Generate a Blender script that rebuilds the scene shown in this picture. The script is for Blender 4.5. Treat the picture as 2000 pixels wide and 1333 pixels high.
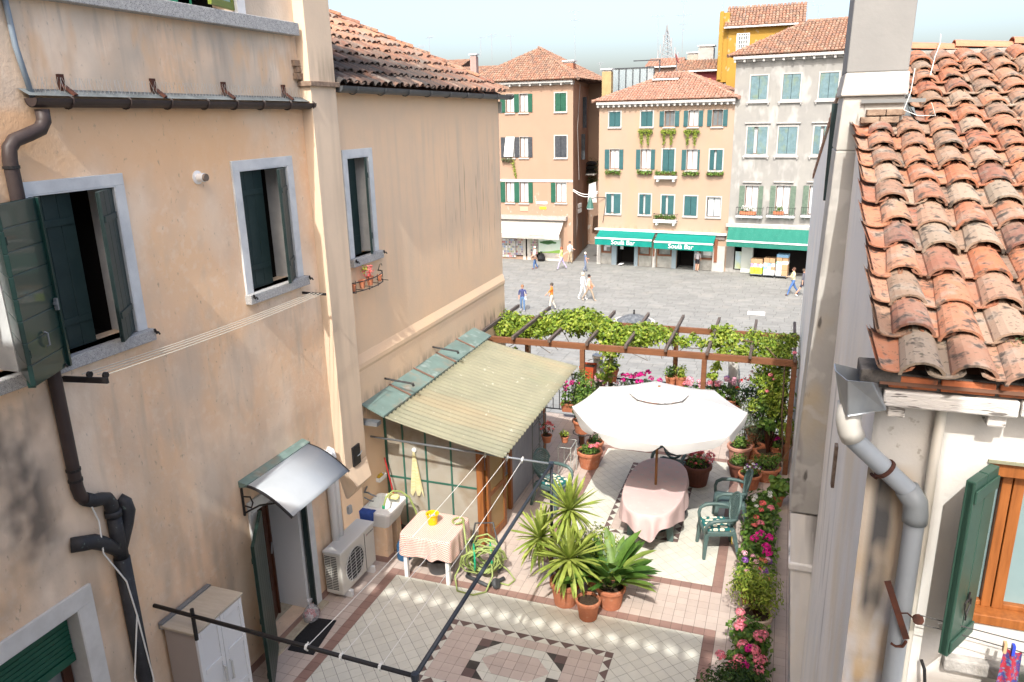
import bpy, bmesh, math, random
from mathutils import Vector, Matrix
rnd = random.Random(11)
sc = bpy.context.scene
COL = sc.collection
for o in list(bpy.data.objects): bpy.data.objects.remove(o)

# ------------------------------------------------------------------ camera
FPX = 1480.0
def _basis():
    d1 = Vector((550, 452.5, -FPX)).normalized()
    d2 = Vector((1550, 475.0, -FPX)).normalized()
    up = d2.cross(d1).normalized()
    if up.y < 0: up = -up
    X = d1.cross(up)
    return Matrix((X, d1, up))
CB = _basis()
CAM = Vector((0, 0, 6.5))
cd = bpy.data.cameras.new('camera'); cam = bpy.data.objects.new('camera', cd); COL.objects.link(cam)
cam.matrix_world = Matrix.Translation(CAM) @ CB.to_4x4()
cd.sensor_width = 36; cd.lens = FPX/2000*36; cd.clip_start = .05; cd.clip_end = 3000
sc.camera = cam
# ------------------------------------------------------------------ light
SUN_EL = math.radians(47.0)
SUN_AZ = math.radians(-6.0)      # direction in which shadows run, from +y towards +x
W = bpy.data.worlds.new('World'); sc.world = W; W.use_nodes = True
nt = W.node_tree; nt.nodes.clear()
sky = nt.nodes.new('ShaderNodeTexSky'); sky.sky_type = 'NISHITA'; sky.sun_disc = False
sky.sun_elevation = SUN_EL; sky.sun_rotation = math.pi + SUN_AZ
sky.altitude = 0; sky.air_density = 0.9; sky.dust_density = 4.7; sky.ozone_density = 0.0
bg = nt.nodes.new('ShaderNodeBackground'); bg.inputs[1].default_value = 0.15
wo = nt.nodes.new('ShaderNodeOutputWorld')
nt.links.new(sky.outputs[0], bg.inputs[0]); nt.links.new(bg.outputs[0], wo.inputs[0])
sd = bpy.data.lights.new('sun', 'SUN'); sd.energy = 2.0; sd.angle = math.radians(.53); sd.color = (1, .965, .91)
sun = bpy.data.objects.new('sun', sd); COL.objects.link(sun)
_dir = Vector((math.sin(SUN_AZ)*math.cos(SUN_EL), math.cos(SUN_AZ)*math.cos(SUN_EL), -math.sin(SUN_EL)))
sun.rotation_euler = _dir.to_track_quat('-Z', 'Y').to_euler()
sun.location = (0, -20, 30)
sc.view_settings.view_transform = 'Standard'; sc.view_settings.look = 'None'
sc.view_settings.gamma = 1; sc.view_settings.use_curve_mapping = False
sc.view_settings.exposure = 1.35
sc.render.engine = 'CYCLES'
sc.cycles.max_bounces = 5; sc.cycles.diffuse_bounces = 3; sc.cycles.glossy_bounces = 2; sc.cycles.transmission_bounces = 4; sc.cycles.transparent_max_bounces = 8; sc.cycles.use_fast_gi = False

# ------------------------------------------------------------------ measuring the photograph
def _ray(px, py): return CB @ Vector((px-1000.0, -(py-666.5), -FPX))
def onz(px, py, z):
    r = _ray(px, py); return CAM + r*((z-CAM.z)/r.z)
def onx(px, py, x):
    r = _ray(px, py); return CAM + r*((x-CAM.x)/r.x)
def ony(px, py, y):
    r = _ray(px, py); return CAM + r*((y-CAM.y)/r.y)
LWX = -5.75                    # plane of the left-hand walls
PZ = -5.2                      # level of the square
def LW(px, py):
    p = onx(px, py, LWX); return p.y, p.z

# ------------------------------------------------------------------ mesh helper
class MB:
    def __init__(s): s.v = []; s.f = []; s.t = []; s.m = []; s.ti = 0.0; s.mi = 0
    def poly(s, pts, tint=None):
        n = len(s.v); s.v += [tuple(p) for p in pts]; s.f.append(tuple(range(n, n+len(pts))))
        s.t.append(s.ti if tint is None else tint); s.m.append(s.mi)
    def raw(s, vs, fs, tint=None, M=None):
        n = len(s.v)
        if M is not None: vs = [M @ Vector(v) for v in vs]
        s.v += [tuple(v) for v in vs]
        for f in fs:
            s.f.append(tuple(n+i for i in f)); s.t.append(s.ti if tint is None else tint); s.m.append(s.mi)
    def box(s, x0, x1, y0, y1, z0, z1, M=None, tint=None):
        vs = [(x0,y0,z0),(x1,y0,z0),(x1,y1,z0),(x0,y1,z0),(x0,y0,z1),(x1,y0,z1),(x1,y1,z1),(x0,y1,z1)]
        s.raw(vs, [(0,3,2,1),(4,5,6,7),(0,1,5,4),(1,2,6,5),(2,3,7,6),(3,0,4,7)], tint, M)
    def cbox(s, x0, x1, y0, y1, z0, z1, b=.01, M=None):
        """box with chamfered vertical and top edges"""
        def ring(x0,x1,y0,y1,z): return [(x0+b,y0,z),(x1-b,y0,z),(x1,y0+b,z),(x1,y1-b,z),(x1-b,y1,z),(x0+b,y1,z),(x0,y1-b,z),(x0,y0+b,z)]
        vs = ring(x0,x1,y0,y1,z0)+ring(x0,x1,y0,y1,z1-b)+ring(x0+b*.7,x1-b*.7,y0+b*.7,y1-b*.7,z1)
        fs = [tuple(range(7,-1,-1)), tuple(range(16,24))]
        for k in (0,8):
            for i in range(8): fs.append((k+i, k+(i+1)%8, k+8+(i+1)%8, k+8+i))
        s.raw(vs, fs, None, M)
    def beam(s, a, b, w, h, up=(0,0,1), tint=None):
        a = Vector(a); b = Vector(b); d = (b-a); L = d.length; d.normalize()
        up = Vector(up); sd_ = d.cross(up)
        if sd_.length < 1e-4: sd_ = d.cross(Vector((0,1,0)))
        sd_.normalize(); u = sd_.cross(d)
        M = Matrix((( d.x, sd_.x, u.x, a.x),(d.y, sd_.y, u.y, a.y),(d.z, sd_.z, u.z, a.z),(0,0,0,1)))
        s.box(0, L, -w/2, w/2, -h/2, h/2, M, tint)
    def tube(s, pts, r, n=8, caps=True, tint=None):
        pts = [Vector(p) for p in pts]; N = len(pts)
        rr = r if isinstance(r, (list, tuple)) else [r]*N
        prev = None; rings = []
        for i, p in enumerate(pts):
            d = (pts[min(i+1,N-1)]-pts[max(i-1,0)]).normalized()
            if prev is None:
                a = d.cross(Vector((0,0,1)))
                if a.length < .05: a = d.cross(Vector((1,0,0)))
            else: a = prev - d*prev.dot(d)
            a.normalize(); prev = a; b = d.cross(a)
            rings.append([p+(a*math.cos(2*math.pi*k/n)+b*math.sin(2*math.pi*k/n))*rr[i] for k in range(n)])
        vs = [v for g in rings for v in g]; fs = []
        for i in range(N-1):
            for k in range(n): fs.append((i*n+k, i*n+(k+1)%n, (i+1)*n+(k+1)%n, (i+1)*n+k))
        if caps: fs += [tuple(range(n-1,-1,-1)), tuple((N-1)*n+k for k in range(n))]
        s.raw(vs, fs, tint)
    def lathe(s, prof, n=16, M=None, tint=None, close=True):
        vs = []; fs = []
        for r, z in prof:
            for k in range(n): vs.append((r*math.cos(2*math.pi*k/n), r*math.sin(2*math.pi*k/n), z))
        for i in range(len(prof)-1):
            for k in range(n): fs.append((i*n+k, i*n+(k+1)%n, (i+1)*n+(k+1)%n, (i+1)*n+k))
        if close: fs += [tuple(range(n-1,-1,-1)), tuple((len(prof)-1)*n+k for k in range(n))]
        s.raw(vs, fs, tint, M)
    def prism(s, poly, z0, z1, tint=None, bottom=False):
        n = len(poly); vs = [(p[0],p[1],z0) for p in poly]+[(p[0],p[1],z1) for p in poly]
        fs = [tuple(n+i for i in range(n))]+[(i,(i+1)%n,n+(i+1)%n,n+i) for i in range(n)]
        if bottom: fs.append(tuple(range(n-1,-1,-1)))
        s.raw(vs, fs, tint)
    def mesh(s, name, mats, smooth=False):
        me = bpy.data.meshes.new(name); me.from_pydata(s.v, [], s.f)
        if any(s.t):
            at = me.attributes.new('tint', 'FLOAT', 'FACE'); at.data.foreach_set('value', s.t)
        if not isinstance(mats, (list, tuple)): mats = [mats]
        for m in mats: me.materials.append(m)
        if any(s.m): me.polygons.foreach_set('material_index', s.m)
        if smooth:
            b = bmesh.new(); b.from_mesh(me); bmesh.ops.remove_doubles(b, verts=b.verts, dist=1e-5); b.to_mesh(me); b.free()
            me.polygons.foreach_set('use_smooth', [True]*len(me.polygons))
        me.update(); return me
    def build(s, name, mats, parent=None, smooth=False, bevel=0.0):
        o = bpy.data.objects.new(name, s.mesh(name, mats, smooth)); COL.objects.link(o)
        if parent is not None: attach(o, parent)
        if bevel:
            b = o.modifiers.new('bevel', 'BEVEL'); b.width = bevel; b.segments = 2; b.limit_method = 'ANGLE'; b.angle_limit = .7
        return o
def attach(o, parent):
    o.parent = parent
    if parent.type == 'EMPTY': o.matrix_parent_inverse = Matrix.Translation(-Vector(parent.location))
def tag(o, label, cat, group=None, kind=None):
    if label: o['label'] = label
    if cat: o['category'] = cat
    if group: o['group'] = group
    if kind: o['kind'] = kind
    return o
def thing(name, label, cat, loc=(0,0,0), group=None):
    o = bpy.data.objects.new(name, None); COL.objects.link(o); o.location = loc; o.empty_display_size = .2
    return tag(o, label, cat, group)
def inst(name, me, M, parent):
    """one more object that shares mesh data, placed by a matrix in world space"""
    o = bpy.data.objects.new(name, me); COL.objects.link(o)
    attach(o, parent); o.matrix_basis = M
    return o
def copy_tree(o, parent=None):
    c = o.copy(); COL.objects.link(c)
    if parent is not None: c.parent = parent
    for ch in list(o.children): copy_tree(ch, c)
    return c
def frame(origin, ux, uy, uz):
    o = Vector(origin); a = Vector(ux); b = Vector(uy); c = Vector(uz)
    return Matrix(((a.x,b.x,c.x,o.x),(a.y,b.y,c.y,o.y),(a.z,b.z,c.z,o.z),(0,0,0,1)))
# convex polygons in the plane
def clip(poly, a, b, keep=1):
    """part of poly on the left (keep=1) or right (keep=-1) of the line a->b"""
    out = []; n = len(poly)
    def sd_(p): return keep*((b[0]-a[0])*(p[1]-a[1])-(b[1]-a[1])*(p[0]-a[0]))
    for i in range(n):
        p, q = poly[i], poly[(i+1)%n]; sp, sq = sd_(p), sd_(q)
        if sp >= 0: out.append(p)
        if (sp > 1e-12 and sq < -1e-12) or (sp < -1e-12 and sq > 1e-12):
            t = sp/(sp-sq); out.append((p[0]+(q[0]-p[0])*t, p[1]+(q[1]-p[1])*t))
    return out
def area(p): return .5*abs(sum(p[i][0]*p[(i+1)%len(p)][1]-p[(i+1)%len(p)][0]*p[i][1] for i in range(len(p)))) if len(p) > 2 else 0
def inter(p, q):
    for i in range(len(q)):
        p = clip(p, q[i], q[(i+1)%len(q)])
        if len(p) < 3: return []
    return p
def subtract(p, q):
    res = []
    for i in range(len(q)):
        o = clip(p, q[i], q[(i+1)%len(q)], -1)
        if area(o) > 2e-5: res.append(o)
        p = clip(p, q[i], q[(i+1)%len(q)])
        if area(p) < 2e-5: break
    return res
def rect(x0, x1, y0, y1): return [(x0,y0),(x1,y0),(x1,y1),(x0,y1)]

# ------------------------------------------------------------------ materials
def _n(t, k, **kw):
    n = t.nodes.new(k)
    for a, b in kw.items(): setattr(n, a, b)
    return n
MATS = {}
def ramp_node(t, cols, pos=None, interp='LINEAR'):
    r = _n(t, 'ShaderNodeValToRGB'); e = r.color_ramp.elements; r.color_ramp.interpolation = interp
    n = len(cols)
    for i, c in enumerate(cols):
        p = pos[i] if pos else i/max(1, n-1)
        if i < 2: el = e[i]; el.position = p
        else: el = e.new(p)
        el.color = (*c, 1)
    return r
def pm(name, a, b=None, scale=3.0, rough=.85, bump=.0, bscale=60.0, rng=(.35,.65), metal=0.0, spec=.3,
       stretch=(1,1,1), layers=(), tints=None, var=.0, bdist=.01, local=False, translucent=0.0, coat=0.0):
    if name in MATS: return MATS[name]
    m = bpy.data.materials.new(name); m.use_nodes = True; t = m.node_tree; t.nodes.clear(); L = t.links.new
    out = _n(t, 'ShaderNodeOutputMaterial'); p = _n(t, 'ShaderNodeBsdfPrincipled')
    p.inputs['Roughness'].default_value = rough; p.inputs['Metallic'].default_value = metal
    p.inputs['Specular IOR Level'].default_value = spec
    if coat: p.inputs['Coat Weight'].default_value = coat
    if local: pos = _n(t, 'ShaderNodeTexCoord').outputs['Object']
    else: pos = _n(t, 'ShaderNodeNewGeometry').outputs['Position']
    def noise(sc_, st, det=4, rgh=.6):
        mp = _n(t, 'ShaderNodeMapping'); mp.inputs['Scale'].default_value = st; L(pos, mp.inputs[0])
        n = _n(t, 'ShaderNodeTexNoise'); n.inputs['Scale'].default_value = sc_; n.inputs['Detail'].default_value = det
        n.inputs['Roughness'].default_value = rgh; L(mp.outputs[0], n.inputs['Vector']); return n.outputs[0]
    oi = _n(t, 'ShaderNodeObjectInfo'); at = _n(t, 'ShaderNodeAttribute', attribute_name='tint')
    ad = _n(t, 'ShaderNodeMath', operation='ADD'); L(oi.outputs['Random'], ad.inputs[0]); L(at.outputs['Fac'], ad.inputs[1])
    fr = _n(t, 'ShaderNodeMath', operation='FRACT'); L(ad.outputs[0], fr.inputs[0])
    rv = fr.outputs[0]
    b = b or a
    if tints:
        r = ramp_node(t, tints); L(rv, r.inputs[0]); colA = r.outputs[0]
    else:
        c = _n(t, 'ShaderNodeRGB'); c.outputs[0].default_value = (*a, 1); colA = c.outputs[0]
    mr = _n(t, 'ShaderNodeMapRange'); mr.inputs[1].default_value = rng[0]; mr.inputs[2].default_value = rng[1]
    L(noise(scale, stretch), mr.inputs[0])
    mx = _n(t, 'ShaderNodeMix', data_type='RGBA'); L(mr.outputs[0], mx.inputs[0]); L(colA, mx.inputs[6])
    mx.inputs[7].default_value = (*b, 1)
    if tints: mx.inputs[0].default_value = 0; t.links.remove(mx.inputs[0].links[0]); mm = _n(t,'ShaderNodeMath',operation='MULTIPLY'); L(mr.outputs[0], mm.inputs[0]); mm.inputs[1].default_value = .45; L(mm.outputs[0], mx.inputs[0])
    col = mx.outputs[2]
    for ly in layers:
        c, s_, rg, st, k = ly[:5]
        q = _n(t, 'ShaderNodeMapRange'); q.inputs[1].default_value = rg[0]; q.inputs[2].default_value = rg[1]; q.inputs[4].default_value = k
        L(noise(s_, st, 2.5), q.inputs[0]); fac = q.outputs[0]
        if len(ly) > 5:                      # limited to a range of heights or places: (axis, a0, a1, b1, b0)
            for ax, a0, a1, b1, b0 in ly[5]:
                sp = _n(t, 'ShaderNodeSeparateXYZ'); L(pos, sp.inputs[0]); v = sp.outputs[ax]
                for lo, hi in ((a0, a1), (b0, b1)):
                    g = _n(t, 'ShaderNodeMapRange'); g.inputs[1].default_value = lo; g.inputs[2].default_value = hi; L(v, g.inputs[0])
                    mu = _n(t, 'ShaderNodeMath', operation='MULTIPLY'); L(fac, mu.inputs[0]); L(g.outputs[0], mu.inputs[1]); fac = mu.outputs[0]
        mx = _n(t, 'ShaderNodeMix', data_type='RGBA'); L(fac, mx.inputs[0]); L(col, mx.inputs[6]); mx.inputs[7].default_value = (*c, 1); col = mx.outputs[2]
    if var:
        q = _n(t, 'ShaderNodeMapRange'); q.inputs[3].default_value = 1-var; q.inputs[4].default_value = 1+var; L(rv, q.inputs[0])
        hs = _n(t, 'ShaderNodeHueSaturation'); L(q.outputs[0], hs.inputs['Value']); L(col, hs.inputs['Color']); col = hs.outputs[0]
    L(col, p.inputs['Base Color'])
    if bump:
        bn = _n(t, 'ShaderNodeBump'); bn.inputs['Strength'].default_value = bump; bn.inputs['Distance'].default_value = bdist
        L(noise(bscale, stretch if stretch != (1,1,1) else (1,1,1), 4), bn.inputs['Height']); L(bn.outputs[0], p.inputs['Normal'])
    if translucent:
        tr = _n(t, 'ShaderNodeBsdfTranslucent'); L(col, tr.inputs[0]); ms = _n(t, 'ShaderNodeMixShader')
        ms.inputs[0].default_value = translucent; L(p.outputs[0], ms.inputs[1]); L(tr.outputs[0], ms.inputs[2]); L(ms.outputs[0], out.inputs[0])
    else: L(p.outputs[0], out.inputs[0])
    MATS[name] = m; return m
def glassmat(name, col, fac, rough=.05, tr=(1,1,1), col2=None, nscale=2.0):
    m = bpy.data.materials.new(name); m.use_nodes = True; t = m.node_tree; t.nodes.clear(); L = t.links.new
    out = _n(t, 'ShaderNodeOutputMaterial'); p = _n(t, 'ShaderNodeBsdfPrincipled'); p.inputs['Base Color'].default_value = (*col, 1)
    p.inputs['Roughness'].default_value = rough
    if col2:
        g_ = _n(t, 'ShaderNodeNewGeometry'); n_ = _n(t, 'ShaderNodeTexNoise'); n_.inputs['Scale'].default_value = nscale; n_.inputs['Detail'].default_value = 4; L(g_.outputs['Position'], n_.inputs['Vector'])
        r_ = ramp_node(t, [col, col2, col, tuple(.5*(a+b) for a, b in zip(col, col2))], [.34, .48, .58, .72]); L(n_.outputs[0], r_.inputs[0]); L(r_.outputs[0], p.inputs['Base Color'])
    q = _n(t, 'ShaderNodeBsdfTransparent'); q.inputs[0].default_value = (*tr, 1); ms = _n(t, 'ShaderNodeMixShader')
    ms.inputs[0].default_value = fac; L(q.outputs[0], ms.inputs[1]); L(p.outputs[0], ms.inputs[2]); L(ms.outputs[0], out.inputs[0])
    MATS[name] = m; return m
Z3 = (0,0,0)
# plaster: streaks run down the wall (noise stretched in z)
VS = (1, 1, .12)
OCHRE = pm('ochre_plaster', (.80,.54,.33), (.74,.52,.35), scale=.9, bump=.35, bscale=30, bdist=.012, layers=[
    ((.80,.67,.53), .8, (.45,.62), (1,1,.7), .8),
    ((.66,.50,.36), 3.5, (.5,.68), (1,1,.6), .6),
    ((.84,.70,.55), 11, (.52,.70), (1,1,1), .35),
    ((.78,.48,.26), 1.3, (.3,.55), (1,1,1), .75, [(2, 5.5, 6.2, 6.6, 6.66)]),
    ((.52,.44,.35), 1.1, (.36,.56), (1,1,1), .85, [(2, 6.6, 6.72, 8.4, 8.6)]),
    ((.36,.31,.26), 5, (.52,.72), (1,1,.16), .6, [(2, 6.7, 6.9, 7.4, 7.5)]),
    ((.44,.38,.31), 12, (.52,.70), (1,1,.10), .5, [(2, 6.75, 7.1, 7.46, 7.5)]),
    ((.72,.47,.27), 4, (.52,.66), (1,1,.4), .6, [(2, 6.7, 6.8, 7.3, 7.5)]),
    ((.56,.46,.36), 1.6, (.44,.66), (1,1,.45), .6, [(2, 2.0, 3.0, 4.2, 4.5)]),
    ((.44,.37,.29), 6, (.54,.72), (1,1,.14), .4, [(2, 2.6, 3.4, 4.35, 4.45)]),
    ((.07,.066,.06), 2.6, (.36,.62), (1,1,.8), .82, [(2, 2.5, 3.2, 4.3, 4.5), (1, 3.0, 3.4, 4.05, 4.35)]),
    ((.34,.28,.22), 2.4, (.46,.66), (1,1,.25), .65, [(2, -.2, .3, 2.2, 3.2)]),
    ((.20,.17,.14), 25, (.66,.74), (1,1,.5), .45)])
OCHRE2 = pm('ochre_plaster_far', (.80,.56,.36), (.70,.52,.36), scale=.8, bump=.25, bscale=22, layers=[
    ((.58,.46,.34), 4.5, (.46,.74), (1,1,.08), .6, [(2, 3.5, 4.2, 6.2, 6.6)]),
    ((.74,.56,.40), 1.2, (.45,.7), (1,1,.5), .5, [(2, -1, 0, 2.8, 3.1)]),
    ((.15,.12,.09), 14, (.58,.72), (1,1,.07), .6, [(2, 3.6, 4.2, 5.5, 6.0), (1, 12, 13, 15.2, 15.6)]),
    ((.17,.13,.10), 9, (.40,.62), (1,1,.2), .7, [(2, 2.15, 2.3, 2.40, 2.62)])])
PILAST = pm('pilaster_plaster', (.70,.55,.40), (.63,.50,.37), scale=1.2, bump=.2, bscale=22, layers=[((.40,.32,.24), 3.5, (.5,.75), VS, .5), ((.22,.18,.13), 5, (.5,.7), VS, .6, [(2, 6.85, 6.95, 7.1, 7.4)])])
STONE = pm('istrian_stone', (.62,.64,.64), (.52,.54,.55), scale=6, rough=.75, bump=.2, bscale=90)
GRANITE = pm('speckled_granite', (.42,.42,.41), (.30,.30,.30), scale=30, rough=.7, layers=[((.05,.05,.05), 140, (.58,.63), (1,1,1), .9), ((.65,.65,.63), 110, (.6,.66), (1,1,1), .8)])
SHUT = pm('dark_green_paint', (.011,.027,.027), (.018,.036,.035), scale=6, rough=.55, spec=.4, layers=[((.35,.37,.35), 60, (.75,.79), (1,1,.6), .6)])
SHUTG = pm('bottle_green_paint', (.004,.024,.021), (.006,.032,.027), scale=4, rough=.32, spec=.5, coat=.2)
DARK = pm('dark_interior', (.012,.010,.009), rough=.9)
BROWNPIPE = pm('brown_pipe', (.035,.025,.024), (.05,.036,.033), scale=3, rough=.5)
BLACKPIPE = pm('black_pitch_pipe', (.018,.019,.022), (.035,.036,.04), scale=4, rough=.55, layers=[((.12,.17,.15), 20, (.66,.72), (1,1,1), .6)])
GREYPIPE = pm('blue_grey_conduit', (.20,.25,.30), rough=.5)
BLACKM = pm('black_metal', (.012,.012,.013), (.022,.02,.02), scale=20, rough=.5)
BLUEBLK = pm('blue_black_tube', (.025,.035,.05), (.04,.05,.065), scale=9, rough=.4)
STEEL = pm('grey_tube', (.23,.25,.27), rough=.4, metal=.5)
WHITEP = pm('white_plastic', (.72,.73,.73), rough=.4)
WHITEM = pm('white_paint', (.78,.78,.77), (.70,.70,.69), scale=8, rough=.5)
RUST = pm('rusty_iron', (.10,.035,.022), (.05,.025,.02), scale=12, rough=.9)
WIRE = pm('white_cord', (.72,.72,.68), rough=.6)
WOOD = pm('warm_wood', (.30,.115,.035), (.20,.07,.022), scale=4, rough=.5, stretch=(6,6,.5))
WOODD = pm('dark_door_wood', (.07,.022,.010), (.04,.013,.007), scale=5, rough=.45, stretch=(6,6,.5))
TERRA = pm('terracotta', (.46,.17,.085), (.38,.14,.075), scale=9, rough=.85, layers=[((.55,.36,.26), 14, (.56,.72), (1,1,1), .4)], var=.12)
TERRAD = pm('brown_plastic_pot', (.16,.055,.035), (.12,.045,.03), scale=9, rough=.6, var=.12)
SOIL = pm('soil', (.035,.022,.014), (.06,.04,.025), scale=40, rough=1)
PGREEN = pm('green_plastic', (.07,.118,.113), (.085,.135,.13), scale=4, rough=.42, layers=[((.16,.22,.22), 8, (.55,.75), (1,1,1), .5)])
GLASSD = pm('window_glass', (.10,.12,.13), (.16,.18,.19), scale=1.2, rough=.08, spec=.6)
CURT = pm('curtained_glass', (.58,.62,.63), (.42,.46,.48), scale=4, rough=.25, spec=.5, stretch=(6,6,.3))
LEAFC = dict(
  vine=[(.12,.22,.025),(.24,.36,.04),(.34,.44,.05),(.42,.48,.08)],
  dark=[(.014,.042,.010),(.03,.075,.014),(.05,.11,.02),(.09,.16,.03)],
  mid=[(.05,.13,.02),(.10,.21,.03),(.17,.30,.05),(.25,.37,.08)],
  lime=[(.15,.25,.03),(.26,.37,.04),(.36,.44,.06),(.42,.47,.09)],
  yucca=[(.26,.36,.06),(.38,.47,.09),(.48,.55,.13),(.31,.42,.08)],
  broad=[(.05,.13,.025),(.09,.20,.035),(.17,.29,.05),(.29,.38,.08)],
  grey=[(.08,.11,.06),(.14,.18,.09),(.20,.24,.13),(.10,.15,.06)])
LEAF = {k: pm('leaf_'+k, (0,0,0), (.0,.02,.0), tints=v, scale=6, rough=.45, spec=.35, translucent=.28) for k, v in LEAFC.items()}
for k in LEAF: pass
FLW = {k: pm('petal_'+k, c, tuple(min(1, x*1.25) for x in c), scale=30, rough=.7, translucent=.25, var=.25) for k, c in dict(
  magenta=(.62,.02,.25), pink=(.78,.24,.30), salmon=(.72,.16,.15), white=(.8,.8,.78), violet=(.30,.12,.42), red=(.6,.03,.02), palepink=(.75,.42,.50)).items()}
# ================================================================== helpers for buildings
def wall_holes(mb, M, u0, u1, v0, v1, holes, depth):
    us = sorted({u0, u1, *[h[0] for h in holes], *[h[1] for h in holes]}); vs = sorted({v0, v1, *[h[2] for h in holes], *[h[3] for h in holes]})
    us = [u for u in us if u0 <= u <= u1]; vs = [v for v in vs if v0 <= v <= v1]
    for i in range(len(us)-1):
        for j in range(len(vs)-1):
            cu = (us[i]+us[i+1])/2; cv = (vs[j]+vs[j+1])/2
            if any(h[0] < cu < h[1] and h[2] < cv < h[3] for h in holes): continue
            mb.poly([M @ Vector(p) for p in ((us[i],vs[j],0),(us[i+1],vs[j],0),(us[i+1],vs[j+1],0),(us[i],vs[j+1],0))])
    for a, b, c, d in holes:
        for p, q in (((a,c),(a,d)), ((a,d),(b,d)), ((b,d),(b,c)), ((b,c),(a,c))):
            mb.poly([M @ Vector(x) for x in ((p[0],p[1],0),(q[0],q[1],0),(q[0],q[1],-depth),(p[0],p[1],-depth))])
def frame_strips(mb, M, u0, u1, v0, v1, w, n0, n1, bottom=True, ww=None):
    """four strips round an opening u0..u1, v0..v1"""
    ww = ww or w
    mb.box(u0-w, u0, v0, v1, n0, n1, M); mb.box(u1, u1+w, v0, v1, n0, n1, M)
    mb.box(u0-w, u1+w, v1, v1+ww, n0, n1, M)
    if bottom: mb.box(u0-w, u1+w, v0-ww, v0, n0, n1, M)
def leaf(mb, M, w, h, t=.03, boards=0, horiz=False, rails=(.18,.82), mir=1):
    """board shutter leaf: hinge on the local z axis (x=0), grows along +x"""
    def bx(x0,x1,y0,y1,z0,z1): mb.box(min(x0*mir,x1*mir), max(x0*mir,x1*mir), y0, y1, z0, z1, M)
    if boards:
        g = .006; n = boards
        bx(.003, w-.003, -t*.35, t*.35, .003, h-.003)
        for i in range(n):
            if horiz: bx(0, w, -t/2, t/2, h*i/n+g/2, h*(i+1)/n-g/2)
            else: bx(w*i/n+g/2, w*(i+1)/n-g/2, -t/2, t/2, 0, h)
    else: bx(0, w, -t/2, t/2, 0, h)
    for r in rails:
        bx(.02, w-.02, -t/2-.012, -t/2-.001, h*r-.03, h*r+.03)
    return mb
def rotz(a): return Matrix.Rotation(a, 4, 'Z')
def T(x, y, z): return Matrix.Translation(Vector((x, y, z)))

def tile_mesh(name, w, L, seg=7, convex=True, taper=.82, thick=.014, mat=None, rise=.75):
    mb = MB(); vs = []; fs = []
    def ring(r, y, dz):
        pts = []
        for k in range(seg+1):
            a = math.pi*k/seg
            z = math.sin(a)*r*rise
            pts.append((math.cos(a)*r, y, z+dz if convex else -z+dz))
        return pts
    r0, r1 = w/2, w/2*taper
    if not convex: r0, r1 = r1, r0
    A = ring(r0, 0, .022); B = ring(r1, L, 0); C = ring(r0-thick, 0, .022); D = ring(r1-thick, L, 0)
    vs = A+B+C+D; n = seg+1
    for k in range(seg):
        fs += [(k, k+1, n+k+1, n+k), (2*n+k+1, 2*n+k, 3*n+k, 3*n+k+1), (k+1, k, 2*n+k, 2*n+k+1)]
    if not convex: fs = [tuple(reversed(f)) for f in fs]
    mb.raw(vs, fs)
    return mb.mesh(name, mat, smooth=False)
def low_tile(mb, M, w, L, tint, seg=4, rise=.8):
    vs = []
    for r, y, dz in ((w/2, 0, .03), (w/2*.85, L, 0)):
        for k in range(seg+1):
            a = math.pi*k/seg; vs.append((math.cos(a)*r, y, math.sin(a)*r*rise+dz))
    n = seg+1; fs = [(k, k+1, n+k+1, n+k) for k in range(seg)]+[tuple(range(n-1, -1, -1))]
    mb.raw(vs, fs, tint, M)
def tile_roof(roof, O, U, S, umax, smax, pitch, expo, ok, n_single, mat, w=None, pans=True, jit=1.0, lowseg=4):
    """clay tiles on a slope: O eave corner, U along the eave, S up the slope (unit vectors)"""
    U = Vector(U).normalized(); S = Vector(S).normalized(); N = U.cross(S).normalized(); O = Vector(O)
    w = w or pitch*.92; L = expo*1.32
    spots = []
    for i in range(int(umax/pitch)+1):
        for j in range(int(smax/expo)+1):
            u = (i+.5)*pitch; s = j*expo
            if ok(u, s+L*.4): spots.append((u, s, True))
            if pans and ok(u+pitch/2, s+L*.4): spots.append((u+pitch/2, s, False))
    def place(u, s, cv):
        u += rnd.uniform(-.012, .012)*jit; s += rnd.uniform(-.03, .03)*jit
        P = O+U*u+S*s+N*((.03 if cv else .075)*pitch/.2+rnd.uniform(-.004,.006)*jit)
        M = frame(P, U, S, N) @ rotz(rnd.uniform(-.05, .05)*jit) @ Matrix.Rotation(-.035, 4, 'X')
        return P, M
    placed = [(*place(*sp), sp[2]) for sp in spots]
    placed.sort(key=lambda q: (q[0]-CAM).length)
    cv = [q for q in placed if q[2]]; pn = [q for q in placed if not q[2]]
    if n_single:
        mc = [tile_mesh('roof_tile', w*k, L, 8, True, mat=mat, rise=.72+.05*i) for i, k in enumerate((1, .96, 1.03))]
        mp = [tile_mesh('pan_tile', w*1.02, L, 6, False, mat=mat, rise=.5)]
        for P, M, _ in cv[:n_single]: inst('roof_tile', rnd.choice(mc), M, roof)
        for P, M, _ in pn[:n_single]: inst('pan_tile', mp[0], M, roof)
    rest = cv[n_single:]
    if rest:
        mb = MB()
        for P, M, _ in rest: low_tile(mb, M, w*1.08, L, rnd.uniform(.01, .99), lowseg)
        tag(mb.build('roof_tiles', mat, roof), None, None, kind='stuff')
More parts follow.
